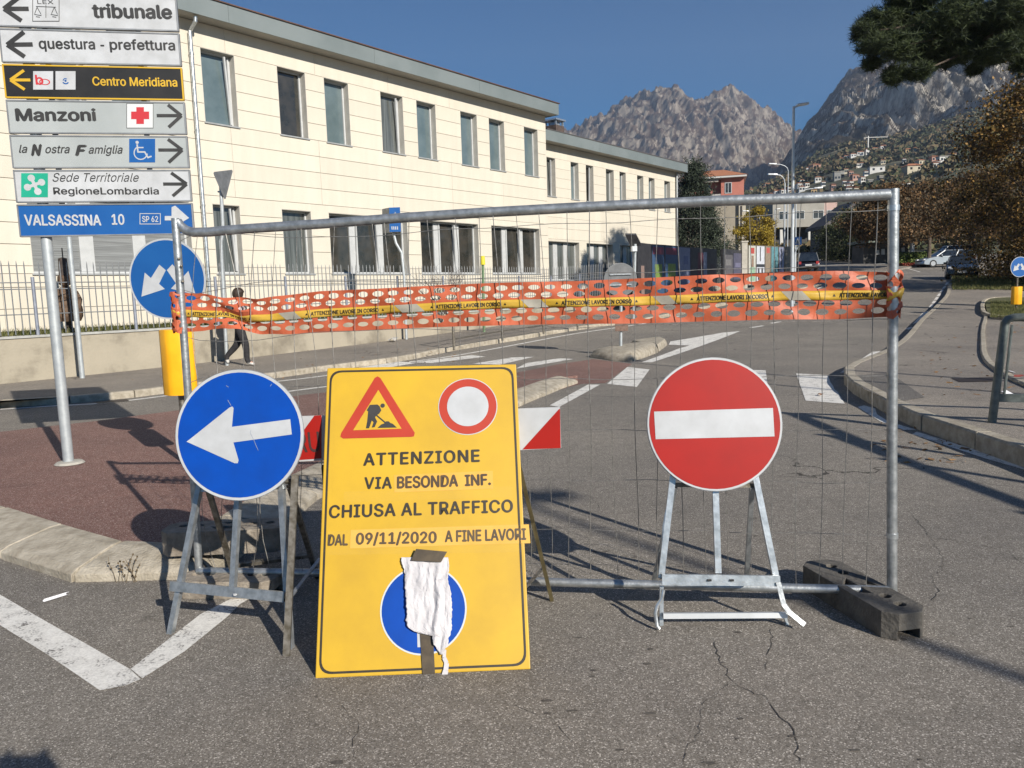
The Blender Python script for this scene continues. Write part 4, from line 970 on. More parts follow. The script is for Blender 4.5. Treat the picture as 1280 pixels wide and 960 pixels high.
for p in ([(314, 538), (313, 541), (318, 551), (320, 556)], [(320, 556), (323, 563)], [(289, 507), (285, 500)], [(286, 484), (283, 482)], [(338, 483), (340, 480)]):
    for u_, v_ in zip(p[:-1], p[1:]): B.bar(fA.pt(*fA.uv(*u_), .0028), fA.pt(*fA.uv(*v_), .0028), .0022, .0004, fA.U)
B.build('scratches', M_SCR, d_, kind='stuff')
fA = fS
def member(f, a, b, name, parent, m_=M_GALV, w=.028, t=.02, off=-.03, chan=True):
    B = MB(); p, q = f.pt(*f.uv(*a), off), f.pt(*f.uv(*b), off)
    (B.channel if chan else B.bar)(p, q, w, t, f.U if abs((q - p).normalized().dot(f.U)) < .7 else f.V); return B.build(name, m_, parent)
def free(p, q, name, parent, m_=M_GALV, w=.025, t=.02): B = MB(); B.bar(p, q, w, t, (1, 0, 0)); return B.build(name, m_, parent)
member(fA, (243, 606), (205, 796), 'leg', sa); member(fA, (345, 600), (357, 816), 'leg', sa)
member(fA, (293, 600), (285, 735), 'centre_strut', sa, off=-.026)
member(fA, (210, 733), (353, 747), 'cross_bar', sa, w=.045, off=-.012)
member(fA, (240, 612), (352, 608), 'upper_bar', sa, w=.022, off=-.035)
hA = [fA.pt(*fA.uv(250, 606), -.05), fA.pt(*fA.uv(352, 600), -.05)]
free(hA[0], G(284, 742) + Vector((.02, .10, 0)), 'rear_leg', sa, M_DKSTEEL); free(hA[1], G(397, 722), 'rear_leg', sa, M_DKSTEEL)
free(hA[1] + Vector((.045, -.03, .03)), G(358, 820), 'folded_prop', sa, M_DKSTEEL, .03, .015)
free(G(284, 738) + Vector((.02, .05, .12)), G(395, 722) + Vector((0, -.02, .14)), 'rear_cross_bar', sa, M_DKSTEEL)
free(fA.pt(*fA.uv(352, 752), -.05), D(400, 698, 3.75), 'side_brace', sa, M_GALV, .018, .006)
B = MB(); q = fA.pt(*fA.uv(293, 744), -.004); B.lathe((q.x, q.y, q.z), [(.009, 0), (.009, .006)], 8); B.build('bolt', M_WHITE, sa)
# -- no-entry sign
pl, pr = G(829, 788), G(988, 787); fB = plane_frame(pl, pr, D(893, 452, 3.60))
sb = thing('no_entry_sign', (pl + pr) / 2, 'round red no-entry sign with a white bar on a bright steel folding stand', 'road sign')
cB = fB.uv(893, 530); rB = (fB.uv(977.5, 530)[0] - fB.uv(809, 530)[0]) / 2
d_ = plate(fB, circ(cB, rB), .004, M_WHITE, sb, 'sign_disc'); ring(fB, cB, rB - .003, rB + .003, -.004, M_ALU, d_, 'rim')
disc(fB, cB, rB - .0085, .0012, M_RED_S, d_, 'red_face')
poly_px(fB, [(817.5, 514.5), (966, 510), (968, 545.5), (819.5, 549)], M_WHITE, d_, .0024, 'white_bar')
gB = M_GALV2
member(fB, (843, 595), (828, 724), 'leg', sb, gB, off=-.04); member(fB, (946, 590), (974, 726), 'leg', sb, gB, off=-.04)
member(fB, (829, 735), (828.5, 789), 'leg', sb, gB, w=.018, t=.014, off=-.05); member(fB, (984, 769), (990, 789), 'leg', sb, gB, w=.012, t=.014, off=-.05)
member(fB, (896, 600), (900, 718), 'centre_strut', sb, gB, off=-.034)
member(fB, (828, 725), (976, 727), 'cross_bar', sb, gB, w=.048, off=-.010)
for x in (887, 915): 
    q = fB.pt(*fB.uv(x, 725.5), -.003); B = MB(); B.box(q, (.018, .008, .008)); B.build('slot', M_BLACK, sb)
member(fB, (830, 771.5), (986, 770.5), 'lower_bar', sb, M_ALULT, w=.024, off=-.02)
member(fB, (843, 607), (948, 608), 'upper_bar', sb, M_DKSTEEL, w=.02, off=-.06)
B = MB(); P = [fB.pt(*fB.uv(x, y), o_) for x, y, o_ in ((973, 728, .0), (976, 742, .004), (979, 755, .008), (986, 765, .014), (1002, 778, .03))]
for p, q in zip(P[:-1], P[1:]): B.bar(p, q + (q - p) * .08, .022, .004, fB.U)
B.build('bent_foot', M_GALV, sb)
B = MB(); P = [fB.pt(*fB.uv(x, y), .004) for x, y in ((829, 737), (827, 748), (821, 757), (819, 766), (821, 782), (824, 786))]; B.tube(P, .009, 8); B.build('bent_hook', gB, sb, smooth=True)
B = MB(); P = [fB.pt(*fB.uv(x, y), -.045) for x, y in ((840, 618), (834, 643), (831, 660), (830, 690))]; B.tube(P, .006, 6); B.build('cable_loop', gB, sb, smooth=True)
for x0, x1 in ((846, 838), (944, 972)):
    p = fB.pt(*fB.uv(x0, 610), -.06); q = fB.pt(*fB.uv(x1, 700), -.06); q.y += .42; q.z = .0; free(p, q, 'rear_leg', sb, M_GALV, .022, .018)
# -- big yellow diversion board
pl, pr = G(394, 848), G(662, 837); fC = plane_frame(pl, pr, D(527, 457, 3.63))
sc_ = thing('yellow_road_closed_board', (pl + pr) / 2, 'big yellow board reading ATTENZIONE VIA BESONDA INF. CHIUSA AL TRAFFICO standing on the asphalt', 'road sign')
cs = [fC.uv(394, 848), fC.uv(663, 836.5), fC.uv(645, 455), fC.uv(409, 460)]
bd = plate(fC, [tuple(c) for c in cs], .022, M_YEL, sc_, 'yellow_board', bevel=.004)
def rrect(f, C4, inset, w, rad, off, m_, parent, name):
    c = sum(C4, Vector((0, 0))) / 4
    def path(ins, r):
        out = []
        n = 4
        for i in range(4):
            p = C4[i]; a_ = C4[i - 1]; b_ = C4[(i + 1) % 4]; da = (a_ - p).normalized(); db = (b_ - p).normalized()
            q = p + (da + db) * ins; 
            for k in range(7):
                t = k / 6; s_ = q + da * r * (1 - t) ** 2 + db * r * t ** 2; out.append(s_)
        return out
    A_ = path(inset, rad); B_ = path(inset + w, rad - w * .5); n = len(A_); M_ = MB()
    M_.add([f.pt(*p, off) for p in A_ + B_], [(k, (k + 1) % n, n + (k + 1) % n, n + k) for k in range(n)]); return M_.build(name, m_, parent)
rrect(fC, cs, .014, .0095, .055, .0012, M_TEXTDK, bd, 'black_border')
# back frame
for a_, b_ in (((396, 835), (410, 470)), ((660, 825), (643, 468))): member(fC, a_, b_, 'board_rail', sc_, M_YEL, w=.02, t=.03, off=-.045)
top1 = fC.pt(*fC.uv(648, 575), -.04); free(top1, G(690, 751), 'rear_leg', sc_, mat('olive_paint', (.045, .036, .016), (.10, .08, .035), 10, .6), .018, .018)
top2 = fC.pt(*fC.uv(402, 580), -.04); free(top2, G(420, 757), 'rear_leg', sc_, MATS['olive_paint'], .018, .018)
free(D(682, 707, 3.85), fC.pt(*fC.uv(655, 735), -.03), 'side_brace', sc_, M_DKSTEEL, .018, .006)
S_ = lambda *a: fC.uv(*a)
poly_px(fC, [(472, 470.5), (475.5, 472.5), (518.5, 541), (517.5, 545.5), (514, 546.2), (429, 548.3), (425.5, 546), (426.5, 541.5), (468.5, 472.5)], M_ORED, bd, .0014, 'red_triangle')
poly_px(fC, [(473, 487.5), (502, 536), (441.5, 538)], M_YEL, bd, .0024, 'yellow_triangle')
K = lambda l: [(380 + x / 4.267, 440 + y / 4.267) for x, y in l]
B = MB(); c = S_(*K([(420, 287)])[0])
B.add([fC.pt(c.x + .0105 * math.cos(k * .5236), c.y + .0105 * math.sin(k * .5236), .0034) for k in range(12)], [tuple(range(12))])
for i, l in enumerate(([(352, 283), (392, 281), (404, 290), (413, 312), (402, 330), (384, 342), (348, 322), (343, 318), (335, 312), (342, 300)], [(343, 318), (384, 340), (378, 352), (362, 368), (348, 408), (331, 408), (338, 370)],
                       [(352, 332), (386, 340), (380, 350), (391, 372), (378, 402), (362, 404), (372, 376), (356, 358)], [(372, 330), (378, 326), (452, 388), (446, 392)], [(393, 406), (412, 388), (428, 382), (438, 371), (452, 371), (462, 380), (474, 384), (496, 404)])):
    B.add([fC.pt(*S_(*p), .0036 + i * .0002) for p in K(l)], [tuple(range(len(l)))])
B.build('digging_figure', M_BLACK, bd, kind='stuff')
c = S_(584.8, 508); disc(fC, c, .1365, .0012, M_WHITE, bd, 'white_rim'); disc(fC, c, .1325, .0022, M_ORED, bd, 'red_ring'); disc(fC, c, .0955, .0032, M_WHITE, bd, 'white_circle')
text_px(fC, 'ATTENZIONE', (454, 582.5), (600, 577.5), 566.5, M_TEXTDK, bd, bold=.028, space=1.1)
text_px(fC, 'VIA', (455, 611.5), (490, 611), 596.5, M_TEXTDK, bd, bold=.028, space=1.1)
poly_px(fC, [(493, 615.5), (616.5, 611), (616, 588.5), (492.5, 594)], M_PATCH, bd, .0012, 'name_sticker')
text_px(fC, 'BESONDA', (496, 611), (573, 608.5), 595.5, M_TEXTBR, bd, bold=.036)
text_px(fC, 'INF.', (581, 608), (614, 606.5), 593.5, M_TEXTBR, bd, bold=.036)
text_px(fC, 'CHIUSA AL TRAFFICO', (411, 648), (641.5, 640.5), 631.5, M_TEXTDK, bd, bold=.026, space=1.06)
poly_px(fC, [(437.5, 685.5), (663, 679), (661, 655.5), (438.5, 662.5)], M_PATCH, bd, .0012, 'date_sticker')
text_px(fC, 'DAL', (409.5, 682.5), (435, 682), 668, M_TEXTBR, bd, bold=.034)
text_px(fC, '09/11/2020', (444.5, 681), (546, 679), 665.5, M_TEXTBR, bd, bold=.034)
text_px(fC, 'A FINE LAVORI', (556, 678), (658, 675), 663, M_TEXTBR, bd, bold=.034)
c = S_(529.3, 762); disc(fC, c, .1835, .0012, mat('disc_rim_grey', (.50, .53, .54)), bd, 'white_rim'); disc(fC, c, .1765, .0022, M_BLUE, bd, 'blue_disc')
poly_px(fC, [(521.5, 790), (528, 790), (528.5, 809), (522, 809)], M_WHITE, bd, .0032, 'white_arrow_tail')
# creased tape over the date
M_CLR = bpy.data.materials.new('clear_adhesive_tape'); M_CLR.use_nodes = True; b_ = M_CLR.node_tree.nodes['Principled BSDF']; b_.inputs['Base Color'].default_value = (.9, .75, .4, 1); b_.inputs['Roughness'].default_value = .18; b_.inputs['Alpha'].default_value = .025
for i, q in enumerate(([(410, 664), (668, 654), (670, 690), (411, 694)], [(430, 615), (640, 608), (640, 622), (430, 628)])):
    poly_px(fC, q, M_CLR, bd, .0042 + i * .0003, 'clear_tape')
# cloth hung over the blue disc
cl = thing('white_cloth', fC.pt(*S_(532, 745), .01), 'crumpled white cloth taped over the blue disc of the yellow board', 'cloth')
Lp = [(700, 502), (703, 502.5), (708, 504), (716, 506), (735, 507), (752, 508.5), (768, 509.5), (776, 508), (785, 511), (790, 520), (795, 541), (806, 543), (818, 551)]
Rp = [(700, 560), (694, 561.5), (708, 562), (716, 561), (724, 560), (740, 564), (752, 565), (775, 565), (785, 564.5), (790, 564.5), (795, 562), (806, 560), (818, 553)]
ly = [p[0] for p in Lp]; lx = [p[1] for p in Lp]; ry_ = [701, 708, 716, 724, 740, 752, 775, 785, 790, 795, 806, 818]; rx_ = [561, 562, 561, 560, 564, 565, 565, 564.5, 564.5, 562, 560, 553]
B = MB(); V = []; nu, nv = 46, 80
for j in range(nv + 1):
    py = 697 + (818 - 697) * j / nv; a_ = np.interp(py, ly, lx); b_ = np.interp(py, ry_, rx_)
    for i in range(nu + 1):
        t = i / nu; px = a_ + (b_ - a_) * t + 1.4 * noise.noise(Vector((py * .3, 7, 1))) * (t < .03) + 1.6 * noise.noise(Vector((py * .25, 3, 1))) * (t > .97)
        q = S_(px, py)
        wx = px + 6 * noise.noise(Vector((px * .05, py * .04, 9)))
        fold = .0022 * math.sin(wx * .5 + py * .03) + .009 * noise.noise(Vector((wx * .11, py * .035, 0))) + .0045 * noise.noise(Vector((wx * .3, py * .10, 4))) + .003 * noise.noise(Vector((wx * .7, py * .5, 7)))
        fold += .010 * math.exp(-((px - (548 + (py - 760) * -.12)) / 3.2) ** 2) * (py > 725)
        env = min(1, (py - 697) / 14)
        V.append(fC.pt(q.x, q.y, .0115 + .006 * env + fold * (.25 + .75 * env)))
B.add(V, [(j * (nu + 1) + i, j * (nu + 1) + i + 1, (j + 1) * (nu + 1) + i + 1, (j + 1) * (nu + 1) + i) for j in range(nv) for i in range(nu)])
M_CLOTH = mat('white_cotton', (.50, .485, .50), (.56, .545, .56), 12, .95, bump=.25, bsc=300)
o = B.build('cloth_sheet', M_CLOTH, cl, smooth=True); so = o.modifiers.new('thickness', 'SOLIDIFY'); so.thickness = .0018; so.offset = 1
B = MB(); P = [(556, 812), (555.5, 822), (558.5, 829), (557.5, 838), (554, 851)]; 
for i, (p, q) in enumerate(zip(P[:-1], P[1:])): B.bar(fC.pt(*S_(*p), .008 + .004 * (i % 2)), fC.pt(*S_(*q), .008 + .004 * ((i + 1) % 2)), .014 + .003 * i, .0012, fC.U)
B.build('cloth_strip', M_CLOTH, cl)
tp1 = thing('black_tape_piece', fC.pt(*S_(537, 695), .02), 'short black tape holding the top of the white cloth', 'adhesive tape')
M_BT = mat('black_tape', (.045, .032, .018), (.085, .062, .035), 20, .5)
B = MB(); B.prism([fC.pt(*S_(*p), .026) for p in ((514.5, 701.5), (521, 687), (559.5, 690.5), (552, 703.5))], fC.N * .0012); B.build('tape', M_BT, tp1)
tp2 = thing('black_tape_piece', fC.pt(*S_(535, 820), .01), 'black tape strip running down from the cloth to the bottom edge of the yellow board', 'adhesive tape')
B = MB(); B.prism([fC.pt(*S_(*p), .0062) for p in ((525, 789), (541.5, 794), (544, 842), (528.5, 842.5))], fC.N * .0012); B.build('tape', M_BT, tp2)
# -- striped barrier board behind
bb_ = thing('striped_barrier_board', D(540, 560, 3.97), 'red and white striped barrier board behind the yellow board', 'barrier')
fD = Frame(D(540, 545, 3.57), D(702, 540, 3.56) - D(375, 552, 3.58), (0, 0, 1))
if fD.N.y > 0: fD.N = -fD.N
cD = [fD.uv(374, 577), fD.uv(701.5, 560), fD.uv(700, 509), fD.uv(374, 520.5)]
bp_ = plate(fD, [tuple(c) for c in cD], .012, M_WHITE, bb_, 'board')
for q in ([(653, 561.8), (701, 560), (700, 511.5), (699, 511)], [(374, 575), (402, 573), (402, 519), (393, 519.5), (375, 544)], [(410, 573), (470, 570), (515, 515), (455, 517)], [(530, 568), (590, 565), (635, 512), (575, 514)]): poly_px(fD, q, M_RED_S, bp_, .0012, 'red_stripe')
text_px(fD, 'RU', (372, 566), (401, 564), 541, mat('graffiti_black', (.05, .02, .02)), bp_, bold=.01, off=.0024)
for x in (420, 640):
    p = fD.pt(*fD.uv(x, 565), -.03); B = MB(); B.bar(p + Vector((0, 0, .2)), Vector((p.x, p.y + .05, 0)), .03, .03); B.build('leg', M_DKSTEEL, bb_)
# -- rubber feet
M_RUB = mat('grey_rubber', (.055, .050, .045), (.13, .118, .10), 9, .75, bump=.35, bsc=60, detail=6)
M_RUBD = mat('dusty_brown_rubber', (.17, .142, .112), (.31, .27, .22), 11, .9, bump=.5, bsc=45, detail=7)
def foot_block(name, loc, ang, L_, W_, H_, m_, label, cat, slots=True):
    r = thing(name, loc, label, cat, rz=ang)
    n = 5; out = []
    bm = bmesh.new()
    prof = [(-L_ / 2, 0), (-L_ / 2, H_ * .82), (-L_ / 2 + .03, H_), (L_ / 2 - .03, H_), (L_ / 2, H_ * .82), (L_ / 2, 0), (L_ / 2 - .05, 0), (L_ / 2 - .05, H_ * .001), (L_ / 2 - .16, .001), (0, .001), (-L_ / 2 + .05, 0)]
    B = MB(); f = W_ / 2
    plan = [(-L_ / 2, -f + .05), (-L_ / 2 + .05, -f), (L_ / 2 - .05, -f), (L_ / 2, -f + .05), (L_ / 2, f - .05), (L_ / 2 - .05, f), (-L_ / 2 + .05, f), (-L_ / 2, f - .05)]
    B.prism([(x, y, 0) for x, y in plan], (0, 0, H_)); body = B.build('block_body', m_, r, local=True)
    cut = MB()
    cut.bb(-L_ / 2 - .1, L_ / 2 + .1, -W_ * .28, W_ * .22, -.05, H_ * .36)
    for x in (-L_ * .36, -L_ * .22, L_ * .22, L_ * .36): cut.tube([(x, W_ * .1, H_ * .4), (x, W_ * .1, H_ + .05)], .026, 12)
    if slots:
        cut.prism([(-L_ * .12, -W_ * .06, H_ * .45), (L_ * .16, -W_ * .06, H_ * .45), (L_ * .12, -W_ * .30, H_ * .45), (-L_ * .05, -W_ * .30, H_ * .45)], (0, 0, H_))
        cut.prism([(-L_ * .05, W_ * .32, H_ * .6), (L_ * .05, W_ * .32, H_ * .6), (L_ * .0, W_ * .14, H_ * .6)], (0, 0, H_))
    c = cut.build('cutter', m_, None); c.matrix_world = wm(r)
    md = body.modifiers.new('b', 'BOOLEAN'); md.object = c; md.operation = 'DIFFERENCE'; md.solver = 'EXACT'
    c.location = r.location; c.rotation_euler = r.rotation_euler
    bpy.context.view_layer.update(); dg = bpy.context.evaluated_depsgraph_get(); me = bpy.data.meshes.new_from_object(body.evaluated_get(dg)); body.modifiers.clear(); body.data = me; bpy.data.objects.remove(c)
    bv = body.modifiers.new('bevel', 'BEVEL'); bv.width = .008; bv.segments = 2; bv.limit_method = 'ANGLE'; bv.angle_limit = math.radians(50)
    return r
foot_block('fence_foot', (1.625, 3.56, .0), math.atan2(-.68, .14), .70, .215, .122, M_RUB, 'dark grey rubber foot block holding the right post of the mesh fence', 'fence foot')
foot_block('fence_foot', (-1.70, 4.42, .118), math.radians(2), .70, .22, .14, M_RUBD, 'dusty brown foot block lying crosswise behind the bottom tube of the fence', 'fence foot', slots=True)
foot_block('fence_foot', (-1.55, 4.03, .0), math.radians(-6), .54, .20, .095, M_RUBD, 'dusty brown foot block nearest the blue arrow sign stand', 'fence foot', slots=False)
foot_block('fence_foot', (-1.43, 4.52, .262), math.radians(80), .34, .20, .06, M_RUBD, 'small brown block stacked on the crosswise foot block', 'fence foot', slots=False)
# ================================================================== ROADSIDE POSTS AND SIGNS
def delineator(base, H, rd, name_label, n_, turn=0.0, tilt=0.0):
    r = thing('keep_sign_bollard', base, name_label, 'traffic bollard', rz=turn)
    s = H / 1.0
    B = MB(); B.tube([(0, 0, 0), (0, 0, rd[0] + .1)], .03, 10); B.build('pole', M_DKSTEEL, r, local=True, smooth=True)
    z0, z1, cr = rd[1], rd[2], rd[3]
    B = MB(); n = 28; prof = []
    V = []
    for z in (z0, z0 + .01, z1 - .01, z1):
        for k in range(n):
            a_ = 2 * math.pi * k / n; rr = cr * (1 + .035 * math.cos(a_ * 7)) * (.985 if z in (z0, z1) else 1); V.append((rr * math.cos(a_), rr * math.sin(a_) * .8, z))
    B.add(V, [(i * n + k, i * n + (k + 1) % n, (i + 1) * n + (k + 1) % n, (i + 1) * n + k) for i in range(3) for k in range(n)] + [tuple(range(n))[::-1], tuple(3 * n + k for k in range(n))])
    B.build('yellow_cylinder', M_YBOL, r, local=True, smooth=True)
    zc, R_ = rd[0], rd[4]; f = Frame((0, -cr * .55, zc), (1, 0, 0), (0, 0, 1)); f.N = Vector((0, -1, 0))
    def loc_poly(P, off, m_, nm, par):
        B = MB(); B.add([f.pt(x * R_, y * R_, off) for x, y in P], [tuple(range(len(P)))]); return B.build(nm, m_, par, local=True)
    B = MB(); P = [f.pt(*c) for c in circ((0, 0), R_, 48)]; B.prism([p + Vector((0, .006, 0)) for p in P], (0, -.006, 0)); d_ = B.build('sign_disc', M_WHITE, r, local=True)
    loc_poly(circ((0, 0), .955, 48), .0015, M_BLUE2, 'blue_face', d_)
    def arr(sx):
        A_ = [(-.71, -.41), (-.08, -.24), (-.22, -.11), (-.015, .22), (-.17, .36), (-.42, .04), (-.57, .18)]
        return [(x * sx, y) for x, y in A_]
    a1 = arr(1); loc_poly(a1, .003, M_WHITE, 'white_arrow', d_); loc_poly(arr(-1)[::-1], .0034, M_WHITE, 'white_arrow', d_)
    return r
q = D(221, 420, 6.9)
delineator((q.x, q.y, .10), 1, (1.67, .65, 1.23, .146, .35), 'yellow bollard with a blue two-arrow disc just behind the left fence post', 0, turn=-.1)
q = T(1270, 388, .2)
delineator((q.x, q.y, h(q.y) + .2), 1, (1.42, .20, .78, .165, .33), 'yellow bollard with a blue two-arrow disc on the small grass island', 1, turn=.1)
# thin pole against the wall
q = G(103, 473, .115); tpole = thing('thin_grey_pole', q, 'thin grey pole rising from the pavement right against the retaining wall', 'pole')
B = MB(); B.tube([q, q + Vector((0, 0, 3.9))], .05, 12); B.build('pole', M_POLE, tpole, smooth=True)
B = MB(); B.tube([q + Vector((0, 0, 3.9)), q + Vector((0, 0, 3.94))], .055, 12); B.build('cap', M_ALU, tpole)
# yield sign seen from behind
q = G(284, 458, .12); dy = q.y; ys = thing('yield_sign_back', q, 'triangular yield sign seen from behind on a slim grey pole', 'road sign')
B = MB(); B.tube([q, D(279, 360, dy), D(276, 302, dy), D(279, 288, dy), D(275, 215, dy)], .040, 10); B.build('pole', M_POLE, ys, smooth=True)
pA, pB, pC = D(266, 215, dy - .42), D(291.5, 212, dy + .36), D(281.5, 251, dy)
n_ = (pB - pA).cross(pC - pA).normalized()
c_ = (pA + pB + pC) / 3; tri = []
for a_, b_, e_ in ((pC, pA, pB), (pA, pB, pC), (pB, pC, pA)): tri += [b_ + (a_ - b_) * .06, b_ + (e_ - b_) * .06]
B = MB(); B.prism(tri, n_ * .004); plt = B.build('sign_plate', M_ALU, ys)
B = MB()
for z in (.28, .62): p = D(276, 215 + z * 40, dy); B.box(p + Vector((0, -.02, 0)), (.11, .06, .03))
B.build('clamp', M_GALV, ys, kind='stuff')
# blue crossing sign box by the pavement
q = G(508, 424, .12); q.y = min(q.y, 24); q = D(508, 424, 23.3); zb = h(23.3) + .115
cs_ = thing('crossing_sign_box', (q.x, q.y, zb), 'blue pedestrian crossing sign box on a bent grey pole beside the pavement', 'road sign')
B = MB(); B.tube([Vector((q.x, q.y, zb)), D(505, 345, 23.3), D(502, 316, 23.3), D(495, 304, 23.3), D(491, 288, 23.3), D(490, 268, 23.3)], .042, 10); B.build('pole', M_POLE, cs_, smooth=True)
f = Frame(D(493, 290, 23.1), (1, .12, 0), (0, 0, 1)); f.N = Vector((.12, -1, 0)).normalized()
c4 = [f.uv(487, 290), f.uv(501, 289.5), f.uv(500, 259), f.uv(486.5, 259.5)]
B = MB(); P = [f.pt(*c) for c in c4]; B.prism(P, -f.N * .34 - f.U * .22); bx = B.build('sign_box', M_ALU, cs_)
B = MB(); B.add([f.pt(*c, .003) for c in c4], [(0, 1, 2, 3)]); B.build('blue_face', M_BLUE2, bx)
poly_px(f, [(489.5, 277), (498, 277), (494, 264.5)], M_WHITE, bx, .006, 'white_triangle')
B = MB()
for x in (489.5, 491.8, 494.1, 496.4): B.add([f.pt(*f.uv(a_, b_), .006) for a_, b_ in ((x, 287), (x + 1.2, 287), (x + 1, 283), (x - .2, 283))], [(0, 1, 2, 3)])
B.build('white_bars', M_WHITE, bx, kind='stuff')
poly_px(f, [(493.2, 276), (495, 276), (494.6, 268), (493.6, 268)], M_BLACK, bx, .008, 'walker_symbol')
# gas marker
q = D(605, 411, 25.0); gmk = thing('gas_marker_post', (q.x, q.y, h(25) + .11), 'slim green marker post with a yellow top by the wall', 'marker post')
B = MB(); B.tube([Vector((q.x, q.y, h(25) + .11)), D(603.5, 331, 25.0)], .045, 8); B.build('green_pole', mat('marker_green', (.10, .17, .09), (.15, .22, .12), 9), gmk, smooth=True)
B = MB(); B.tube([D(603.5, 331, 25.0), D(603, 320, 25.0)], [.085, .075], 10); B.build('yellow_top', mat('marker_yellow', (.55, .47, .02), (.62, .54, .04), 9), gmk, smooth=True)
# pedestrian guard rail
gr = thing('pavement_guard_rail', T(567, 436, .12), 'low grey guard rail along the left pavement kerb', 'railing')
gp = [Vector(T(x, y, .12)) for x, y in ((567.5, 436), (628, 424.5), (679.5, 416.5), (722, 411))]
for i, p in enumerate(gp):
    B = MB(); B.tube([p - Vector((0, 0, .03)), p + Vector((0, 0, 1.0))], .032, 8); B.build('post', M_DKSTEEL, gr, smooth=True)
for a_, b_ in ((gp[0], gp[1]), (gp[2], gp[3]), (gp[1], gp[2])):
    for z in (.25, .6, .98):
        B = MB(); B.tube([a_ + Vector((0, 0, z)), b_ + Vector((0, 0, z))], .022, 6); B.build('rail', M_DKSTEEL, gr, smooth=True)
# round sign from behind on the second island
q = T(776, 436, .15); q.z = h(q.y) + .19; rsb = thing('round_sign_back', q, 'round road sign seen from behind on the pale kerb island', 'road sign')
dd = q.y; B = MB(); B.tube([q, D(776.5, 330, dd)], .036, 10); B.build('pole', M_POLE, rsb, smooth=True)
f = Frame(D(775.5, 349.5, dd - .06), (1, 0, 0), (0, 0, 1)); f.N = Vector((0, -1, 0)); B = MB(); P = [f.pt(*c) for c in circ((0, 0), .375, 40)]; B.prism(P, (0, .006, 0)); d_ = B.build('sign_disc', mat('dull_sign_back', (.12, .125, .13), (.18, .185, .19), 5, .6, .3), rsb)
ring(f, (0, 0), .365, .382, -.0035, M_ALU, d_, 'rim')
B = MB()
for z in (.12, -.12): B.box(f.pt(0, z, .02), (.5, .03, .03))
B.build('bracket', M_GALV, d_, kind='stuff')
B = MB(); B.box(D(777, 409, dd - .07), (.30, .03, .18)); B.build('small_plate', mat('brown_plate', (.12, .07, .05), (.20, .13, .10), 12), rsb)
# leaning rail frame on the right pavement
M_RAIL = mat('dark_green_grey_rail', (.09, .105, .10), (.16, .18, .17), 14, .5, .3)
q = G(1240, 528, .165); d0 = q.y
rl = thing('pavement_barrier', q, 'dark grey-green tubular barrier standing on the right pavement at the frame edge', 'railing')
dirr = Vector((1.0, -.50, 0)).normalized()
tl = D(1257, 397, d0); bl_ = q; up_ = (tl - bl_)
B = MB(); B.tube([bl_, bl_ + up_ * .25, bl_ + up_ * .96], .038, 12); B.build('post', M_RAIL, rl, smooth=True)
b2 = bl_ + dirr * 1.9; B = MB(); B.tube([b2, b2 + up_ * .25, b2 + up_ * .96], .038, 12); B.build('post', M_RAIL, rl, smooth=True)
B = MB(); B.tube([bl_ + up_ * .94, bl_ + up_ * .985 + dirr * .02, bl_ + up_ + dirr * .07, b2 + up_ - dirr * .07, b2 + up_ * .94], .038, 12); B.build('top_rail', M_RAIL, rl, smooth=True)
B = MB(); B.bar(bl_ + up_ * .24, b2 + up_ * .24, .075, .05, (0, 0, 1)); B.build('lower_rail', M_RAIL, rl)
B = MB(); B.tube([bl_ + up_ * .27 + dirr * .07, bl_ + up_ * .93 + dirr * .06], .012, 6); B.build('inner_rod', M_RAIL, rl)
# rusty garden figure behind the picket fence
q = D(87, 415, 16.8); st = thing('rusty_garden_figure', (q.x, q.y, 1.02), 'rusty brown metal figure with a tall hat behind the picket fence', 'sculpture')
M_RUST = mat('rusty_brown', (.075, .045, .028), (.17, .11, .07), 14, .8, .2, bump=.4, bsc=40)
B = MB(); B.lathe((0, 0, .24), [(.24, .0), (.29, .10), (.30, .25), (.26, .40), (.20, .48), (.23, .56), (.19, .66), (.07, .74)], 22); B.build('body', M_RUST, st, local=True, smooth=True)
B = MB(); B.lathe((0, 0, .98), [(.05, 0), (.10, .04), (.14, .12), (.13, .22), (.09, .25)], 16); B.build('head', M_RUST, st, local=True, smooth=True)
B = MB(); B.lathe((0, 0, 1.22), [(.10, 0), (.095, .10), (.085, .36), (.02, .38)], 14); B.build('tall_hat', mat('dark_rust', (.03, .022, .018), (.07, .05, .04), 16), st, local=True, smooth=True)
B = MB(); B.tube([(0, 0, 0), (0, 0, .26)], .075, 10); B.build('stem', MATS['dark_rust'], st, local=True, smooth=True)
B = MB(); B.tube([(.01, 0, 1.58), (.01, 0, 1.80)], .012, 6); B.build('rod', MATS['cast_iron'], st, local=True)
for sx in (-1, 1): B = MB(); B.tube([(.20 * sx, 0, .86), (.29 * sx, -.02, .70), (.27 * sx, -.06, .48), (.20 * sx, -.10, .36)], [.06, .055, .05, .04], 8); B.build('arm', M_RUST, st, local=True, smooth=True)
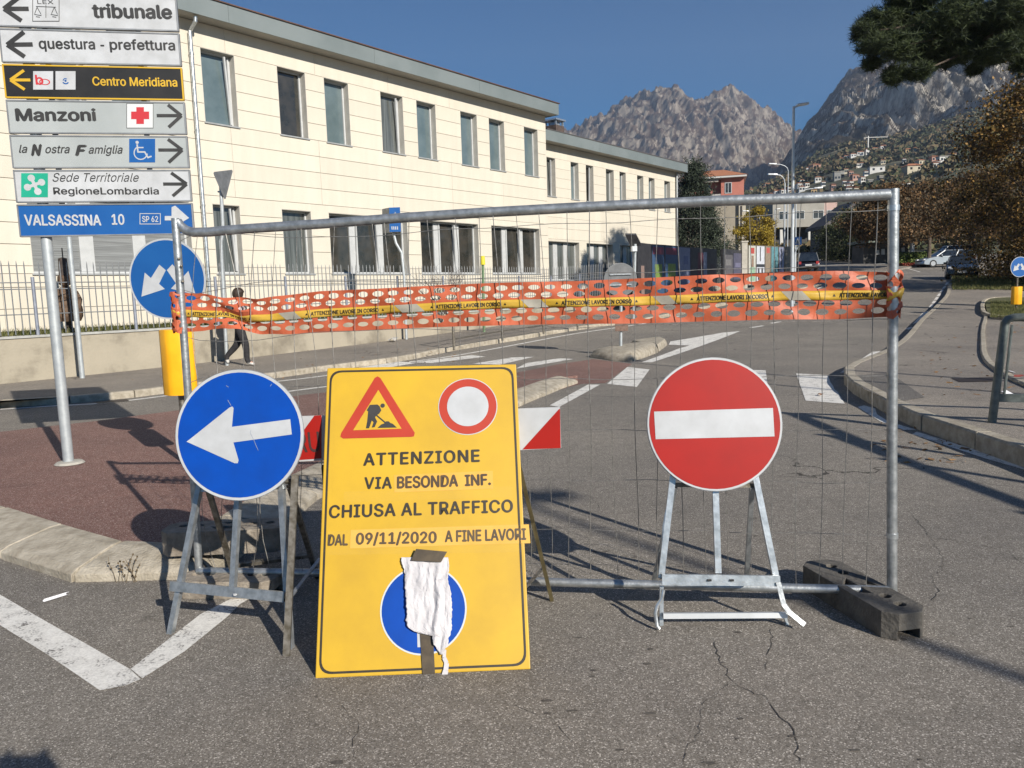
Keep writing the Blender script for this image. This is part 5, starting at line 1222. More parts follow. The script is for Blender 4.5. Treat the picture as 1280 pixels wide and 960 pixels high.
# bare shrub by the wall
def twig_shrub(loc, hgt, n, label, seed):
    rr = random.Random(seed); r = thing('bare_shrub', loc, label, 'shrub'); B = MB()
    def grow(p, d, L_, rad, lev):
        P = [p]; 
        for _ in range(4): d = (d + Vector((rr.uniform(-.25, .25), rr.uniform(-.25, .25), rr.uniform(-.05, .12)))).normalized(); p = p + d * L_ / 4; P.append(p)
        B.tube(P, [rad, rad * .9, rad * .75, rad * .6, rad * .4], 4)
        if lev < 3:
            for k in range(3): grow(P[rr.randint(1, 4)], (d + Vector((rr.uniform(-.9, .9), rr.uniform(-.9, .9), rr.uniform(-.2, .6)))).normalized(), L_ * .6, rad * .5, lev + 1)
    for _ in range(n): a_ = rr.uniform(0, 6.28); grow(Vector((0, 0, 0)), Vector((math.cos(a_) * .8, math.sin(a_) * .8, 1.1)).normalized(), hgt * .6, .02, 0)
    B.build('branches', mat('twig_bark', (.05, .035, .03), (.12, .09, .075), 20), r, local=True); return r
q = D(560, 380, 24.5); twig_shrub((q.x, q.y, zt(10) - .1), 1.6, 9, 'bare leafless shrub in front of the ground-floor windows', 3)
q = G(158, 728, 0); tw = thing('dry_weed', q, 'dry weed growing out of the joint at the kerb stones', 'weed'); B = MB(); rr = random.Random(8)
for k in range(9):
    p = Vector((rr.uniform(-.06, .08), rr.uniform(-.01, .02), 0)); P = [p]; d = Vector((rr.uniform(-.3, .3), 0, 1))
    for j in range(5): d = (d + Vector((rr.uniform(-.35, .35), rr.uniform(-.2, .2), 0))).normalized(); p = p + d * rr.uniform(.015, .04); P.append(p)
    B.tube(P, .0016, 4)
    for j in range(3): c = P[rr.randint(1, 5)]; B.box(c, (.010, .004, .008), Matrix.Rotation(rr.uniform(0, 3), 3, 'Y'))
B.build('stems', mat('dry_weed', (.08, .055, .03), (.16, .12, .07), 30), tw, local=True, kind='stuff')
# litter
q = G(70, 748, .006); pz = thing('paper_scrap', q, 'rolled white paper scrap on the asphalt beside the island kerb', 'litter')
B = MB(); a_, b_ = G(56, 752, .008), G(85, 743, .008); n = 12; V = []
for e in (a_, b_):
    for k in range(n): an = math.pi * 1.6 * k / (n - 1); V.append(e + Vector((.004 * math.sin(an * 1.5), .011 * math.cos(an), .008 + .008 * math.sin(an))))
B.add(V, [(k, k + 1, n + k + 1, n + k) for k in range(n - 1)]); B.build('paper', mat('paper_white', (.62, .62, .66), (.70, .70, .73), 20), pz)
def scrap(px, py, dz, sz, m_, label, seed):
    q = T(px, py, dz); q.z = h(q.y) + dz + .004; rr = random.Random(seed); r = thing('litter_scrap', q, label, 'litter'); B = MB(); V = [Vector((sz * math.cos(k * .785) * rr.uniform(.6, 1.2), sz * math.sin(k * .785) * rr.uniform(.6, 1.2), rr.uniform(0, sz * .8))) for k in range(8)] + [Vector((0, 0, sz * .7))]
    B.add(V, [(k, (k + 1) % 8, 8) for k in range(8)]); B.build('crumpled_paper', m_, r, local=True)
scrap(1200, 551, 0, .07, mat('crumpled_foil', (.35, .38, .42), (.50, .53, .56), 20), 'crumpled pale wrapper in the gutter of the right kerb', 1)
scrap(1258, 494, .165, .08, MATS['paper_white'], 'white paper scrap under the barrier on the right pavement', 2)
scrap(1262, 469, .165, .09, MATS['paper_white'], 'white scrap beside the stone strip on the right pavement', 3)
scrap(1025, 495, 0, .05, mat('leaf_brown_litter', (.20, .10, .05), (.30, .16, .08), 20), 'small brown leaf on the white crossing bar', 4)
scrap(491, 427, .12, .16, mat('pale_stone_rubble', (.34, .33, .30), (.42, .40, .37), 9), 'pale rubble lump on the pavement at the foot of the wall', 5)
scrap(1277, 475, .165, .10, mat('red_litter', (.30, .07, .05), (.40, .10, .08), 20), 'reddish wrapper on the far side of the stone strip', 6)
rl_ = random.Random(9); M_LEAF = mat('fallen_leaf', (.14, .07, .03), (.28, .16, .06), 30, .8, rnd=.3)
P = []; 
for i in range(420):
    x, y = rl_.choice([(rl_.uniform(1080, 1290), rl_.uniform(505, 580)), (rl_.uniform(1150, 1290), rl_.uniform(380, 500)), (rl_.uniform(100, 600), rl_.uniform(425, 475))]); q = T(x, y, .12 if y < 500 else 0); P.append((q.x, q.y, h(q.y) + (.175 if x > 900 and y < 500 else .125 if y < 480 else .01)))
P = np.array(P); rs_ = np.random.RandomState(1); n = len(P); A_ = rs_.randn(n, 3) * .02; C_ = rs_.randn(n, 3) * .02; A_[:, 2] *= .3; C_[:, 2] = np.abs(C_[:, 2]) * .3
V = np.stack([P - A_, P - C_, P + A_, P + C_], 1).reshape(-1, 3); np_obj('fallen_leaves', V, np.arange(4 * n).reshape(-1, 4), M_LEAF, kind='stuff')
# ================================================================== PEOPLE
def body(name, J, E, parent, matfn, mats):
    me = bpy.data.meshes.new(name); ids = list(J); me.from_pydata([J[k][0] for k in ids], [(ids.index(a_), ids.index(b_)) for a_, b_ in E], [])
    o = bpy.data.objects.new(name, me); COL.objects.link(o); sk = o.modifiers.new('skin', 'SKIN'); sk.use_smooth_shade = True
    if not me.skin_vertices: me.attributes
    for i, k in enumerate(ids):
        r = J[k][1]; v = me.skin_vertices[0].data[i]; v.radius = r if isinstance(r, tuple) else (r, r); v.use_root = (i == 0)
    o.modifiers.new('sub', 'SUBSURF').levels = 2
    bpy.context.view_layer.update(); dg = bpy.context.evaluated_depsgraph_get(); m2 = bpy.data.meshes.new_from_object(o.evaluated_get(dg)); o.modifiers.clear(); o.data = m2
    m2.materials.clear(); [m2.materials.append(q_) for q_ in mats]
    for p in m2.polygons: p.material_index = matfn(p.center); p.use_smooth = True
    o.parent = parent; return o
M_SKIN = mat('skin', (.42, .24, .17), (.50, .30, .22), 6, .55); M_TROUS = mat('black_trousers', (.012, .012, .014), (.028, .027, .03), 12, .85); M_TOP = mat('pink_grey_top', (.45, .30, .32), (.62, .50, .50), 9, .9)
M_HAIR = mat('dark_hair', (.020, .012, .008), (.05, .032, .022), 20, .6, bump=.5, bsc=40, stretch=(1, 1, .3)); M_SHOE = mat('white_shoe', (.45, .44, .42), (.6, .59, .56), 10)
q = G(303, 458, .12)
pd = thing('person', (q.x, q.y, .118), 'pedestrian in a pinkish top and black trousers walking along the wall behind the net', 'person')
J = {'pel': ((0, 0, .93), (.13, .16)), 'wst': ((.01, 0, 1.08), (.105, .15)), 'chs': ((.02, 0, 1.30), (.115, .17)), 'nck': ((.03, 0, 1.46), .055), 'hd0': ((.045, 0, 1.53), .07), 'hd1': ((.05, 0, 1.63), (.095, .075)), 'hd2': ((.045, 0, 1.70), .06),
     'hlf': ((.02, -.09, .88), .115), 'knf': ((.14, -.09, .50), .085), 'anf': ((.15, -.09, .11), .062), 'tof': ((.31, -.09, .045), (.032, .045)), 'hlb': ((-.02, .09, .88), .115), 'knb': ((-.10, .09, .50), .085), 'anb': ((-.38, .09, .22), .060), 'tob': ((-.34, .09, .07), (.032, .045)),
     'shf': ((.02, -.19, 1.38), .06), 'elf': ((.10, -.24, 1.12), .045), 'wrf': ((.26, -.20, .96), .03), 'haf': ((.33, -.19, .93), .028), 'shb': ((.02, .19, 1.38), .06), 'elb': ((-.10, .23, 1.12), .045), 'wrb': ((-.12, .22, .90), .03), 'hab': ((-.11, .22, .83), .028)}
E = [('pel', 'wst'), ('wst', 'chs'), ('chs', 'nck'), ('nck', 'hd0'), ('hd0', 'hd1'), ('hd1', 'hd2'), ('pel', 'hlf'), ('hlf', 'knf'), ('knf', 'anf'), ('anf', 'tof'), ('pel', 'hlb'), ('hlb', 'knb'), ('knb', 'anb'), ('anb', 'tob'), ('chs', 'shf'), ('shf', 'elf'), ('elf', 'wrf'), ('wrf', 'haf'), ('chs', 'shb'), ('shb', 'elb'), ('elb', 'wrb'), ('wrb', 'hab')]
def pm(c): return 3 if (c.z < .09 or (c.x < -.28 and c.z < .16)) else (1 if c.z < .97 and c.x < .24 and abs(c.y) < .2 else (0 if c.z > 1.45 or (c.x > .25) or (c.z < .92) else 2))
body('body', J, E, pd, pm, [M_SKIN, M_TROUS, M_TOP, M_SHOE])
B = MB(); V = []; n = 18
for i in range(9):
    ph = math.pi * (i / 8) * .80
    for k in range(n):
        an = 2 * math.pi * k / n; rr_ = .125 * math.sin(ph) if i < 8 else .10; V.append((.025 + rr_ * math.cos(an) * 1.08 - (.03 if math.cos(an) > .5 and i > 4 else 0), rr_ * math.sin(an), 1.62 + .145 * math.cos(ph)))
B.add(V, [(i * n + k, i * n + (k + 1) % n, (i + 1) * n + (k + 1) % n, (i + 1) * n + k) for i in range(8) for k in range(n)]); B.build('hair', M_HAIR, pd, local=True, smooth=True)
B = MB(); B.lathe((-.17, 0, 1.0), [(.08, 0), (.115, .05), (.12, .25), (.09, .36), (.04, .40)], 14); B.build('backpack', mat('dark_backpack', (.02, .02, .025), (.045, .045, .05), 12, .8), pd, local=True, smooth=True)
for sy in (-1, 1): B = MB(); B.tube([(.11, .10 * sy, 1.12), (.14, .11 * sy, 1.30), (.05, .10 * sy, 1.43), (-.08, .09 * sy, 1.36)], .018, 6); B.build('strap', MATS['dark_backpack'], pd, local=True, smooth=True)
# the photographer, whose raised hands throw the shadow at the bottom left
ph_ = thing('person', (0.02, -.46, 0), 'photographer raising a phone with both hands, known by the shadow on the asphalt bottom left', 'person')
J = {'pel': ((0, 0, .95), (.15, .11)), 'wst': ((0, 0, 1.10), (.14, .10)), 'chs': ((0, 0, 1.32), (.18, .115)), 'nck': ((0, .02, 1.46), .055), 'hd0': ((0, .04, 1.53), .07), 'hd1': ((0, .04, 1.62), (.078, .095)), 'hd2': ((0, .03, 1.70), .06)}
E = [('pel', 'wst'), ('wst', 'chs'), ('chs', 'nck'), ('nck', 'hd0'), ('hd0', 'hd1'), ('hd1', 'hd2')]
for s_, t_ in ((-1, 'l'), (1, 'r')):
    J.update({'hip' + t_: ((.10 * s_, 0, .88), .09), 'kn' + t_: ((.11 * s_, .03, .50), .066), 'an' + t_: ((.12 * s_, 0, .09), .043), 'to' + t_: ((.14 * s_, .16, .04), (.045, .03)), 'sh' + t_: ((.20 * s_, 0, 1.40), .06), 'el' + t_: ((.27 * s_, .16, 1.20), .046), 'wr' + t_: ((.135 * s_, .37, 1.48), .030), 'pa' + t_: ((.095 * s_, .415, 1.525), (.036, .018)), 'kk' + t_: ((.075 * s_, .43, 1.565), (.036, .014))})
    E += [('pel', 'hip' + t_), ('hip' + t_, 'kn' + t_), ('kn' + t_, 'an' + t_), ('an' + t_, 'to' + t_), ('chs', 'sh' + t_), ('sh' + t_, 'el' + t_), ('el' + t_, 'wr' + t_), ('wr' + t_, 'pa' + t_), ('pa' + t_, 'kk' + t_)]
    for f_ in range(4):
        J['f%d' % f_ + t_] = ((.055 * s_, .452 , 1.545 + .02 * f_), .0085); J['g%d' % f_ + t_] = ((.072 * s_, .462, 1.542 + .02 * f_), .0075)
        E += [('kk' + t_, 'f%d' % f_ + t_), ('f%d' % f_ + t_, 'g%d' % f_ + t_)]
    J['th' + t_] = ((.078 * s_, .41, 1.49), .010); J['ti' + t_] = ((.05 * s_, .425, 1.50), .009); E += [('pa' + t_, 'th' + t_), ('th' + t_, 'ti' + t_)]
body('body', J, E, ph_, lambda c: 0 if (c.z > 1.47 or c.y > .36) else (1 if c.z < .98 else 2), [M_SKIN, M_TROUS, mat('grey_jacket', (.08, .09, .10), (.14, .15, .16), 9)])
fo = thing('phone', (0, -.03, CAMZ), 'dark phone held sideways by the photographer', 'phone')
B = MB(); B.box((0, .004, .014), (.150, .008, .074)); B.build('phone_body', M_BLACK, fo, local=True, bevel=.003)
# ================================================================== STREET LAMPS
M_LAMP = mat('lamp_pole_grey', (.42, .45, .48), (.52, .55, .57), 5, .45, .35)
def lamp(base, H, label, kind='flat', arm=.9, rz=0, r0=.075):
    r = thing('street_lamp', base, label, 'street lamp', rz=rz); B = MB(); B.tube([(0, 0, 0), (0, 0, .02), (0, 0, 1.5), (0, 0, H)], [r0 * 1.3, r0, r0 * .95, r0 * .6], 12)
    B.build('pole', M_LAMP, r, local=True, smooth=True)
    if kind == 'flat':
        B = MB(); B.bar((0, 0, H - .05), (.18, 0, H + .02), .06, .06); B.build('bracket', M_LAMP, r, local=True)
        B = MB(); B.prism([(.10, -.14, H + .0), (.50, -.13, H + .05), (.58, 0, H + .06), (.50, .13, H + .05), (.10, .14, H + .0)], (0, 0, .07)); B.build('lamp_head', M_ALULT, r, local=True, bevel=.01)
    else:
        P = [(0, 0, H - .05)] + [(-arm * (1 - math.cos(t)), 0, H + .55 * math.sin(t)) for t in (.4, .8, 1.2, 1.57)]
        B = MB(); B.tube(P, .032, 8); B.build('curved_arm', M_LAMP, r, local=True, smooth=True)
        x = P[-1][0]; z = P[-1][2]; B = MB(); B.prism([(x, -.09, z - .03), (x - .25, -.13, z - .02), (x - .62, -.10, z + .0), (x - .62, .10, z + .0), (x - .25, .13, z - .02), (x, .09, z - .03)], (0, 0, .10)); B.build('lamp_head', M_ALULT, r, local=True, bevel=.015)
    return r
def at(px, dep): q = D(px, 350, dep); return Vector((q.x, q.y, h(dep)))
b_ = at(990, 30); lamp(b_, D(991, 133, 30).z - b_.z, 'tall street lamp with a flat head rising above the mountains')
b_ = at(980, 52); lamp(b_, D(979, 229, 52).z - b_.z, 'street lamp with a curved arm left of the tall lamp', 'curved', .5, r0=.07)
b_ = at(994, 58); lamp(b_, D(993, 246, 58).z - b_.z, 'street lamp close behind the tall lamp with its arm to the right', 'curved', 1.3, rz=math.pi, r0=.06)
b_ = at(949, 75); lamp(b_, D(949, 271, 75).z - b_.z, 'small distant street lamp in front of the yellow tree', 'curved', 1.0, r0=.06)
b_ = at(968, 80); lamp(b_, D(968, 262, 80).z - b_.z, 'plain grey lamp post behind the poster row', 'flat', r0=.06)
b_ = at(984, 66); lamp(b_, D(962, 214, 66).z - b_.z, 'street lamp whose head hangs just above the pink house roof level', 'curved', 1.0, r0=.05)
q = D(997, 301, 34); bcs = thing('crossing_sign', (q.x, q.y, h(34)), 'small blue square crossing sign beside the tall street lamp', 'road sign')
B = MB(); B.tube([(q.x - .12, q.y, h(34)), D(993.5, 316, 34), D(998, 307, 34), D(997.5, 300, 34)], .03, 8); B.build('pole', M_LAMP, bcs, smooth=True)
f = Frame(D(997, 301, 33.9), (1, 0, 0), (0, 0, 1)); f.N = Vector((0, -1, 0)); c4 = [f.uv(992, 306.5), f.uv(1002, 306), f.uv(1002, 296), f.uv(992, 296.4)]
B = MB(); B.prism([f.pt(*c) for c in c4], (0, .02, 0)); o_ = B.build('sign_plate', M_BLUE2, bcs); poly_px(f, [(993.6, 304.6), (1000.4, 304.3), (997, 297.6)], M_WHITE, o_, .01, 'white_triangle'); poly_px(f, [(996.4, 304.2), (997.8, 304.2), (997.4, 300), (996.7, 300)], M_BLACK, o_, .02, 'walker_symbol')
for (x, y, H, lb) in ((11.2, 3.8, 8.0, 'street lamp outside the view at the right throwing a thin shadow across the crossing'), (12.6, -.3, 8.0, 'street lamp outside the view whose shadow falls behind the no-entry sign'), (20.4, 18, 6.5, 'street lamp outside the view beside the far right pavement'), (8.85, -7.2, 8.0, 'street lamp behind the camera throwing the long soft shadow on the asphalt')):
    lamp((x, y, h(y)), H, lb, 'flat', r0=.06)
for i, (x0, y0, x1, y1, zz) in enumerate(((6.5, 4.66, 6.5, 1.95, 2.95), (6.42, 3.15, 6.62, .25, 2.95))):
    r = thing('direction_sign_array', (x0, y0, .17), 'direction board on two poles outside the view at the right, ' + ('the farther one' if i == 0 else 'the nearer one'), 'direction sign')
    for x, y in ((x0, y0), (x1, y1)): B = MB(); B.tube([(x, y, .15), (x, y, zz)], .045, 10); B.build('pole', M_POLE, r, smooth=True)
    d = Vector((x1 - x0, y1 - y0, 0)).normalized(); e = d * .12
    B = MB(); B.bar(Vector((x0, y0, zz - .14)) - e, Vector((x1, y1, zz - .14)) + e, .15, .03, (0, 0, 1)); B.build('sign_board', M_WHITE, r)
# ================================================================== POSTER BOARDS
M_BRD = mat('poster_frame_dark', (.018, .018, .022), (.04, .04, .045), 5, .5)
def board(pxa, da, pxb, db, yta, ytb, parts, label, hm=None, frame_m=M_BRD, name='poster_board', leg=.5):
    a_, b_ = D(pxa, yta, da), D(pxb, ytb, db); zb = max(h(a_.y), h(b_.y)); r = thing(name, (a_.x, a_.y, h(a_.y)), label, 'poster board')
    V_ = Vector((0, 0, 1)); f = Frame((a_.x, a_.y, 0), (b_.x - a_.x, b_.y - a_.y, 0), V_)
    if f.N.y > 0: f.N = -f.N
    w = (Vector((b_.x, b_.y)) - Vector((a_.x, a_.y))).length; z1 = (a_.z + b_.z) / 2; z0 = zb + leg
    B = MB(); P = [f.pt(0, z0), f.pt(w, z0), f.pt(w, b_.z), f.pt(0, a_.z)]; B.prism(P, -f.N * .12); bd_ = B.build('board', frame_m, r)
    for u in (.08, w - .08): B = MB(); p = f.pt(u, 0, -.16); B.bar(Vector((p.x, p.y, h(p.y) - .05)), Vector((p.x, p.y, z1)), .07, .07); B.build('post', frame_m, r)
    m_ = .05
    def patch(u0, v0, u1, v1, mm, nm, o_=.004, parent=bd_):
        zz = lambda u, v: z0 + m_ + (((a_.z + (b_.z - a_.z) * u) - z0) - 2 * m_) * v
        xx = lambda u: m_ + (w - 2 * m_) * u
        B = MB(); B.add([f.pt(xx(u), zz(u, v), o_) for u, v in ((u0, v0), (u1, v0), (u1, v1), (u0, v1))], [(0, 1, 2, 3)]); return B.build(nm, mm, parent)
    for i, (u0, v0, u1, v1, c, nm) in enumerate(parts): patch(u0, v0, u1, v1, mat('print_%02x%02x%02x' % tuple(c), tuple(.58 * q_ + .02 for q_ in lin(c)), tuple(.76 * q_ + .02 for q_ in lin(c)), 6, .6), nm, .004 + .003 * i)
    return r
b0 = lambda px: 30 + (px - 785) * .105
posterA = [(0, 0, 1, 1, (40, 80, 120), 'poster'), (.05, .82, .95, .97, (120, 40, 70), 'poster_heading'), (.2, .25, .8, .62, (120, 150, 60), 'poster_picture'), (.35, .1, .65, .25, (150, 170, 90), 'poster_picture')]
for pa, pb, ta, tb, pts_, lb in ((797, 814, 303, 305, [(.2, 0, .45, .6, (150, 125, 115), 'poster')], 'dark panel put in for shade at the left end of the dark poster row'),  # this dark panel stands in for a patch of shade
      (814.5, 830.5, 305, 306, posterA, 'blue poster with a dull red heading and green figure, left of its twin'), (831, 847.5, 306, 307.5, posterA, 'blue poster with a dull red heading and green figure, right of its twin'),
      (848, 863, 307.5, 309, [(0, 0, 1, 1, (125, 135, 165), 'poster'), (.4, .6, .8, .8, (90, 105, 150), 'poster_picture'), (.1, .1, .9, .3, (105, 115, 150), 'poster_text_block')], 'pale blue-grey poster in the dark poster row'),
      (863.5, 896, 309, 311.5, [(.24, 0, .48, .9, (95, 30, 50), 'poster'), (.46, .1, .60, .92, (140, 150, 175), 'poster'), (.75, .05, .9, .6, (60, 45, 50), 'poster')], 'dark board with a maroon and a pale strip poster'),
      (904, 928, 311, 313, [(.04, .04, .48, .85, (88, 86, 92), 'poster'), (.52, .04, .96, .92, (75, 75, 100), 'poster'), (.1, .5, .4, .7, (120, 118, 120), 'poster_picture'), (.6, .45, .9, .6, (110, 110, 140), 'poster_picture')], 'dark board with two dim grey posters nearest the concrete post')):
    board(pa, b0(pa), pb, b0(pb), ta, tb, pts_, lb)
q = D(930, 303, 45); cp = thing('concrete_gate_post', (q.x, q.y, h(45)), 'pale concrete post between the dark and the bright poster rows', 'post'); B = MB(); B.bb(-.16, .16, -.16, .16, 0, q.z - h(45)); B.build('shaft', mat('pale_concrete_post', (.36, .34, .29), (.45, .42, .37), 5, .9), cp, local=True); B = MB(); B.bb(-.20, .20, -.20, .20, q.z - h(45), q.z - h(45) + .08); B.build('cap', MATS['pale_concrete_post'], cp, local=True)
M_BRB = mat('poster_frame_brown', (.10, .09, .075), (.16, .14, .12), 6, .8)
for pa, pb, pts_, lb in ((935.5, 945, [(0, 0, 1, 1, (205, 205, 195), 'poster'), (.3, .8, .8, .95, (190, 70, 60), 'poster_emblem'), (.2, .1, .9, .45, (150, 190, 160), 'poster_picture'), (.4, .45, .7, .75, (150, 125, 105), 'poster_picture')], 'white poster with a red round emblem and pale green picture'),
      (945.5, 956, [(0, 0, 1, 1, (215, 220, 230), 'poster'), (.0, .44, 1, .52, (40, 45, 55), 'poster_bar'), (.15, .1, .35, .42, (60, 60, 65), 'poster_picture'), (.6, .12, .8, .42, (60, 60, 65), 'poster_picture'), (.4, .6, .5, .98, (70, 70, 75), 'poster_picture')], 'white poster split by a dark bar in the bright row'),
      (956.5, 963.5, [(0, 0, 1, 1, (150, 135, 115), 'poster'), (.2, .82, .85, .97, (200, 90, 80), 'poster_emblem')], 'beige poster with a small red emblem'),
      (964, 973, [(0, 0, 1, 1, (95, 150, 160), 'poster'), (.3, .1, .7, .6, (60, 110, 115), 'poster_picture')], 'teal poster in the bright poster row'),
      (973.5, 980.5, [(0, 0, 1, 1, (175, 180, 205), 'poster'), (.4, .4, .6, .95, (60, 60, 70), 'poster_picture')], 'pale lilac poster at the right end of the bright row')):
    board(pa, 46 + (pa - 935) * .09, pb, 46 + (pb - 935) * .09, 306 + (pa - 935) * .05, 306 + (pb - 935) * .05, pts_, lb, frame_m=M_BRB, leg=.15)
q = D(985.5, 308, 51); wl_ = thing('block_wall_end', (q.x, q.y, h(51)), 'short beige block wall end beside the bright posters', 'wall')
hh = q.z - h(51)
for k in range(6):
    B = MB(); B.bb(-.22, .22, -.1, .4, hh * k / 6 + .006, hh * (k + 1) / 6 - .006); B.build('block', mat('beige_block', (.30, .26, .20), (.38, .33, .26), 7, .9, rnd=.1), wl_, local=True)
q = D(791, 345, 28); tpn = thing('tilted_panel_post', (q.x, q.y, h(28)), 'dark tilted panel on a grey post with a small bright box, before the cream wall', 'post')
B = MB(); B.tube([(q.x, q.y, h(28)), D(794, 305, 28)], .05, 8); B.build('post', M_POLE, tpn); B = MB(); P = [D(781.5, 293.5, 27.6), D(795, 293.5, 27.8), D(802, 307.5, 28.3), D(788, 308, 28.1)]; B.prism(P, (0, 0, .05)); B.build('tilted_panel', M_BRD, tpn)
B = MB(); B.box(D(792.5, 311, 27.9), (.20, .15, .18)); B.build('bright_box', M_ALULT, tpn)
# ================================================================== DISTANT BUILDINGS
def block(name, loc, label, rz=0.0): return thing(name, loc, label, 'building', rz=rz)
def far_window(r, x0, x1, z0, z1, y, frame=True, m_=M_G2):
    B = MB(); e = .08; B.bb(x0 - e, x1 + e, y - .05, y + .02, z0 - e, z0); B.bb(x0 - e, x1 + e, y - .05, y + .02, z1, z1 + e); B.bb(x0 - e, x0, y - .05, y + .02, z0, z1); B.bb(x1, x1 + e, y - .05, y + .02, z0, z1); B.bb((x0 + x1) / 2 - .03, (x0 + x1) / 2 + .03, y - .04, y + .02, z0, z1)
    w = B.build('window', M_FRAME, r, local=True); B = MB(); B.bb(x0, x1, y - .012, y + .01, z0, z1); B.build('pane', m_, w, local=True)
dp_ = 100.0; k_ = dp_ / FPX; c = D(897, 310, dp_); zb = h(100)
ph = block('pink_house', (c.x, c.y, zb), 'pink and grey house with an orange tiled roof behind the dark conifer', -.25)
X = lambda px: (px - 897) * k_ / math.cos(.25) ; Z = lambda py: 1.55 + (horpx(897) - py) * k_ - zb
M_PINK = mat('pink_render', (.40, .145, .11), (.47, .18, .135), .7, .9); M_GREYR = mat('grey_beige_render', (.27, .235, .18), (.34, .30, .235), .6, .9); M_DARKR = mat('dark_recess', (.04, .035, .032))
B = MB(); B.bb(X(901), X(927), 0, 9, Z(260), Z(227.5)); B.build('upper_wall', M_PINK, ph, local=True)
B = MB(); B.bb(X(858), X(900.8), .9, 9, Z(260), Z(227.5)); B.build('recessed_wall', mat('shaded_pink_render', (.30, .11, .09), (.36, .14, .11), .7), ph, local=True)  # recess shade put into a darker copy of the pink render
B = MB(); B.bb(X(858), X(921), 0.02, 9, 0, Z(260) - .01); B.build('lower_wall', M_GREYR, ph, local=True)
B = MB(); B.bb(X(921.2), X(929), -.35, 8, 0, Z(257)); B.build('stair_tower', mat('pale_tower_render', (.42, .38, .30), (.50, .45, .36), .7), ph, local=True)
B = MB(); B.bb(X(923), X(925), -.40, -.34, Z(300), Z(262)); B.build('tower_window', M_DARKR, ph, local=True)
B = MB(); B.bb(X(855), X(930), -.7, 9.6, Z(227.5) + .01, Z(225.3)); B.build('eave', mat('white_eave', (.50, .50, .48)), ph, local=True)
B = MB(); za, zc = Z(225.3) + .01, Z(217); B.add([(X(854), -.75, za), (X(931), -.75, za), (X(931), 9.7, za), (X(854), 9.7, za), (X(872), 4.5, zc + .6), (X(905), 4.5, zc + .6)], [(0, 1, 5, 4), (1, 2, 5), (2, 3, 4, 5), (3, 0, 4), (3, 2, 1, 0)]); B.build('roof', M_TILE, ph, local=True)
far_window(ph, X(906), X(912.5), Z(245), Z(233.5), 0); far_window(ph, X(882), X(888), Z(247), Z(234), .9)
B = MB(); B.bb(X(866), X(900.5), -.2, .0, Z(253), Z(246)); B.build('balcony', mat('balcony_pale', (.40, .38, .36)), ph, local=True)
B = MB(); B.bb(X(868), X(898), -.3, .0, Z(231.5), Z(228)); B.build('awning', mat('striped_awning', (.22, .18, .15), (.45, .42, .38), 3, stretch=(8, 1, 1)), ph, local=True)
B = MB(); B.tube([(X(864), 3, za), (X(864), 3, Z(203))], .04, 6); B.build('antenna_mast', M_GALV, ph, local=True); B = MB(); B.lathe((X(864), 2.9, Z(207)), [(.05, 0), (.35, .2), (.5, .5), (.35, .85), (.05, 1.0)], 12); B.build('satellite_dish', MATS['white_eave'], ph, local=True, smooth=True)
dp_ = 130.0; k2 = dp_ / FPX; c = D(1010, 320, dp_); zb2 = h(111) - .1
gb = block('grey_block', (c.x, c.y, zb2), 'grey concrete block over a dark open ground floor behind the tall lamp'); X = lambda px: (px - 1010) * k2; Z = lambda py: 1.55 + (horpx(1010) - py) * k2 - zb2
M_CONC = mat('grey_concrete_wall', (.26, .245, .215), (.33, .315, .28), .4, .9)
B = MB(); B.bb(X(966), X(1029.5), 0, 10, Z(285), Z(253)); B.build('upper_wall', M_CONC, gb, local=True); B = MB(); B.bb(X(1029.7), X(1046), .3, 10, Z(285), Z(255)); B.build('pink_wall', mat('pale_pink_render', (.40, .27, .24), (.47, .33, .29), .7), gb, local=True)
B = MB(); B.bb(X(966), X(1046), 3, 10, 0, Z(285) - .01); B.build('open_ground_floor', M_DARKR, gb, local=True)  # solid near-black box, the shade of the open floor as colour
for x in (978, 1013): B = MB(); B.prism([(X(x - 1.5), .5, Z(286)), (X(x + 1.5), .5, Z(286)), (X(x + 3), .5, Z(310)), (X(x - 1), .5, Z(322))], (0, .5, 0)); B.build('pilaster', mat('white_fin', (.5, .49, .46)), gb, local=True)
for xa, xb in ((974, 984), (993, 1004.5), (1016, 1028), (1034, 1042)): far_window(gb, X(xa), X(xb), Z(275), Z(266), 0 if xb < 1029 else .3)
B = MB(); B.bb(X(964), X(1047), -.4, 10.4, Z(253) + .01, Z(251)); B.build('roof_slab', M_CONC, gb, local=True)
dp_ = 112.0; k3 = dp_ / FPX; c = D(1050, 320, dp_); zb3 = h(110)
sh_ = block('slanted_roof_house', (c.x, c.y, zb3), 'small dark house with a long slanting white-edged roof beside the autumn trees'); X = lambda px: (px - 1050) * k3; Z = lambda py: 1.55 + (horpx(1050) - py) * k3 - zb3
B = MB(); B.prism([(X(1028), -.5, Z(287)), (X(1068), -.5, Z(262)), (X(1070), -.5, Z(258)), (X(1070), -.5, Z(254)), (X(1028), -.5, Z(283))], (0, 7, 0)); rf = B.build('roof', mat('dark_slate', (.05, .045, .045), (.09, .08, .08), 1), sh_, local=True)
B = MB(); B.prism([(X(1027), -.56, Z(288)), (X(1066), -.56, Z(265)), (X(1066), -.56, Z(267)), (X(1027), -.56, Z(290))], (0, .05, 0)); B.build('white_verge', MATS['white_eave'], rf, local=True)
B = MB(); B.prism([(X(1033), 0, 0), (X(1066), 0, 0), (X(1066), 0, Z(264)), (X(1033), 0, Z(286))], (0, 6, 0)); B.build('wall', mat('dim_wall', (.10, .09, .08), (.14, .13, .115), 1), sh_, local=True); B = MB(); B.bb(X(1065), X(1069), -.1, .6, Z(275), Z(252)); B.build('chimney', mat('ochre_chimney', (.40, .28, .14)), sh_, local=True)
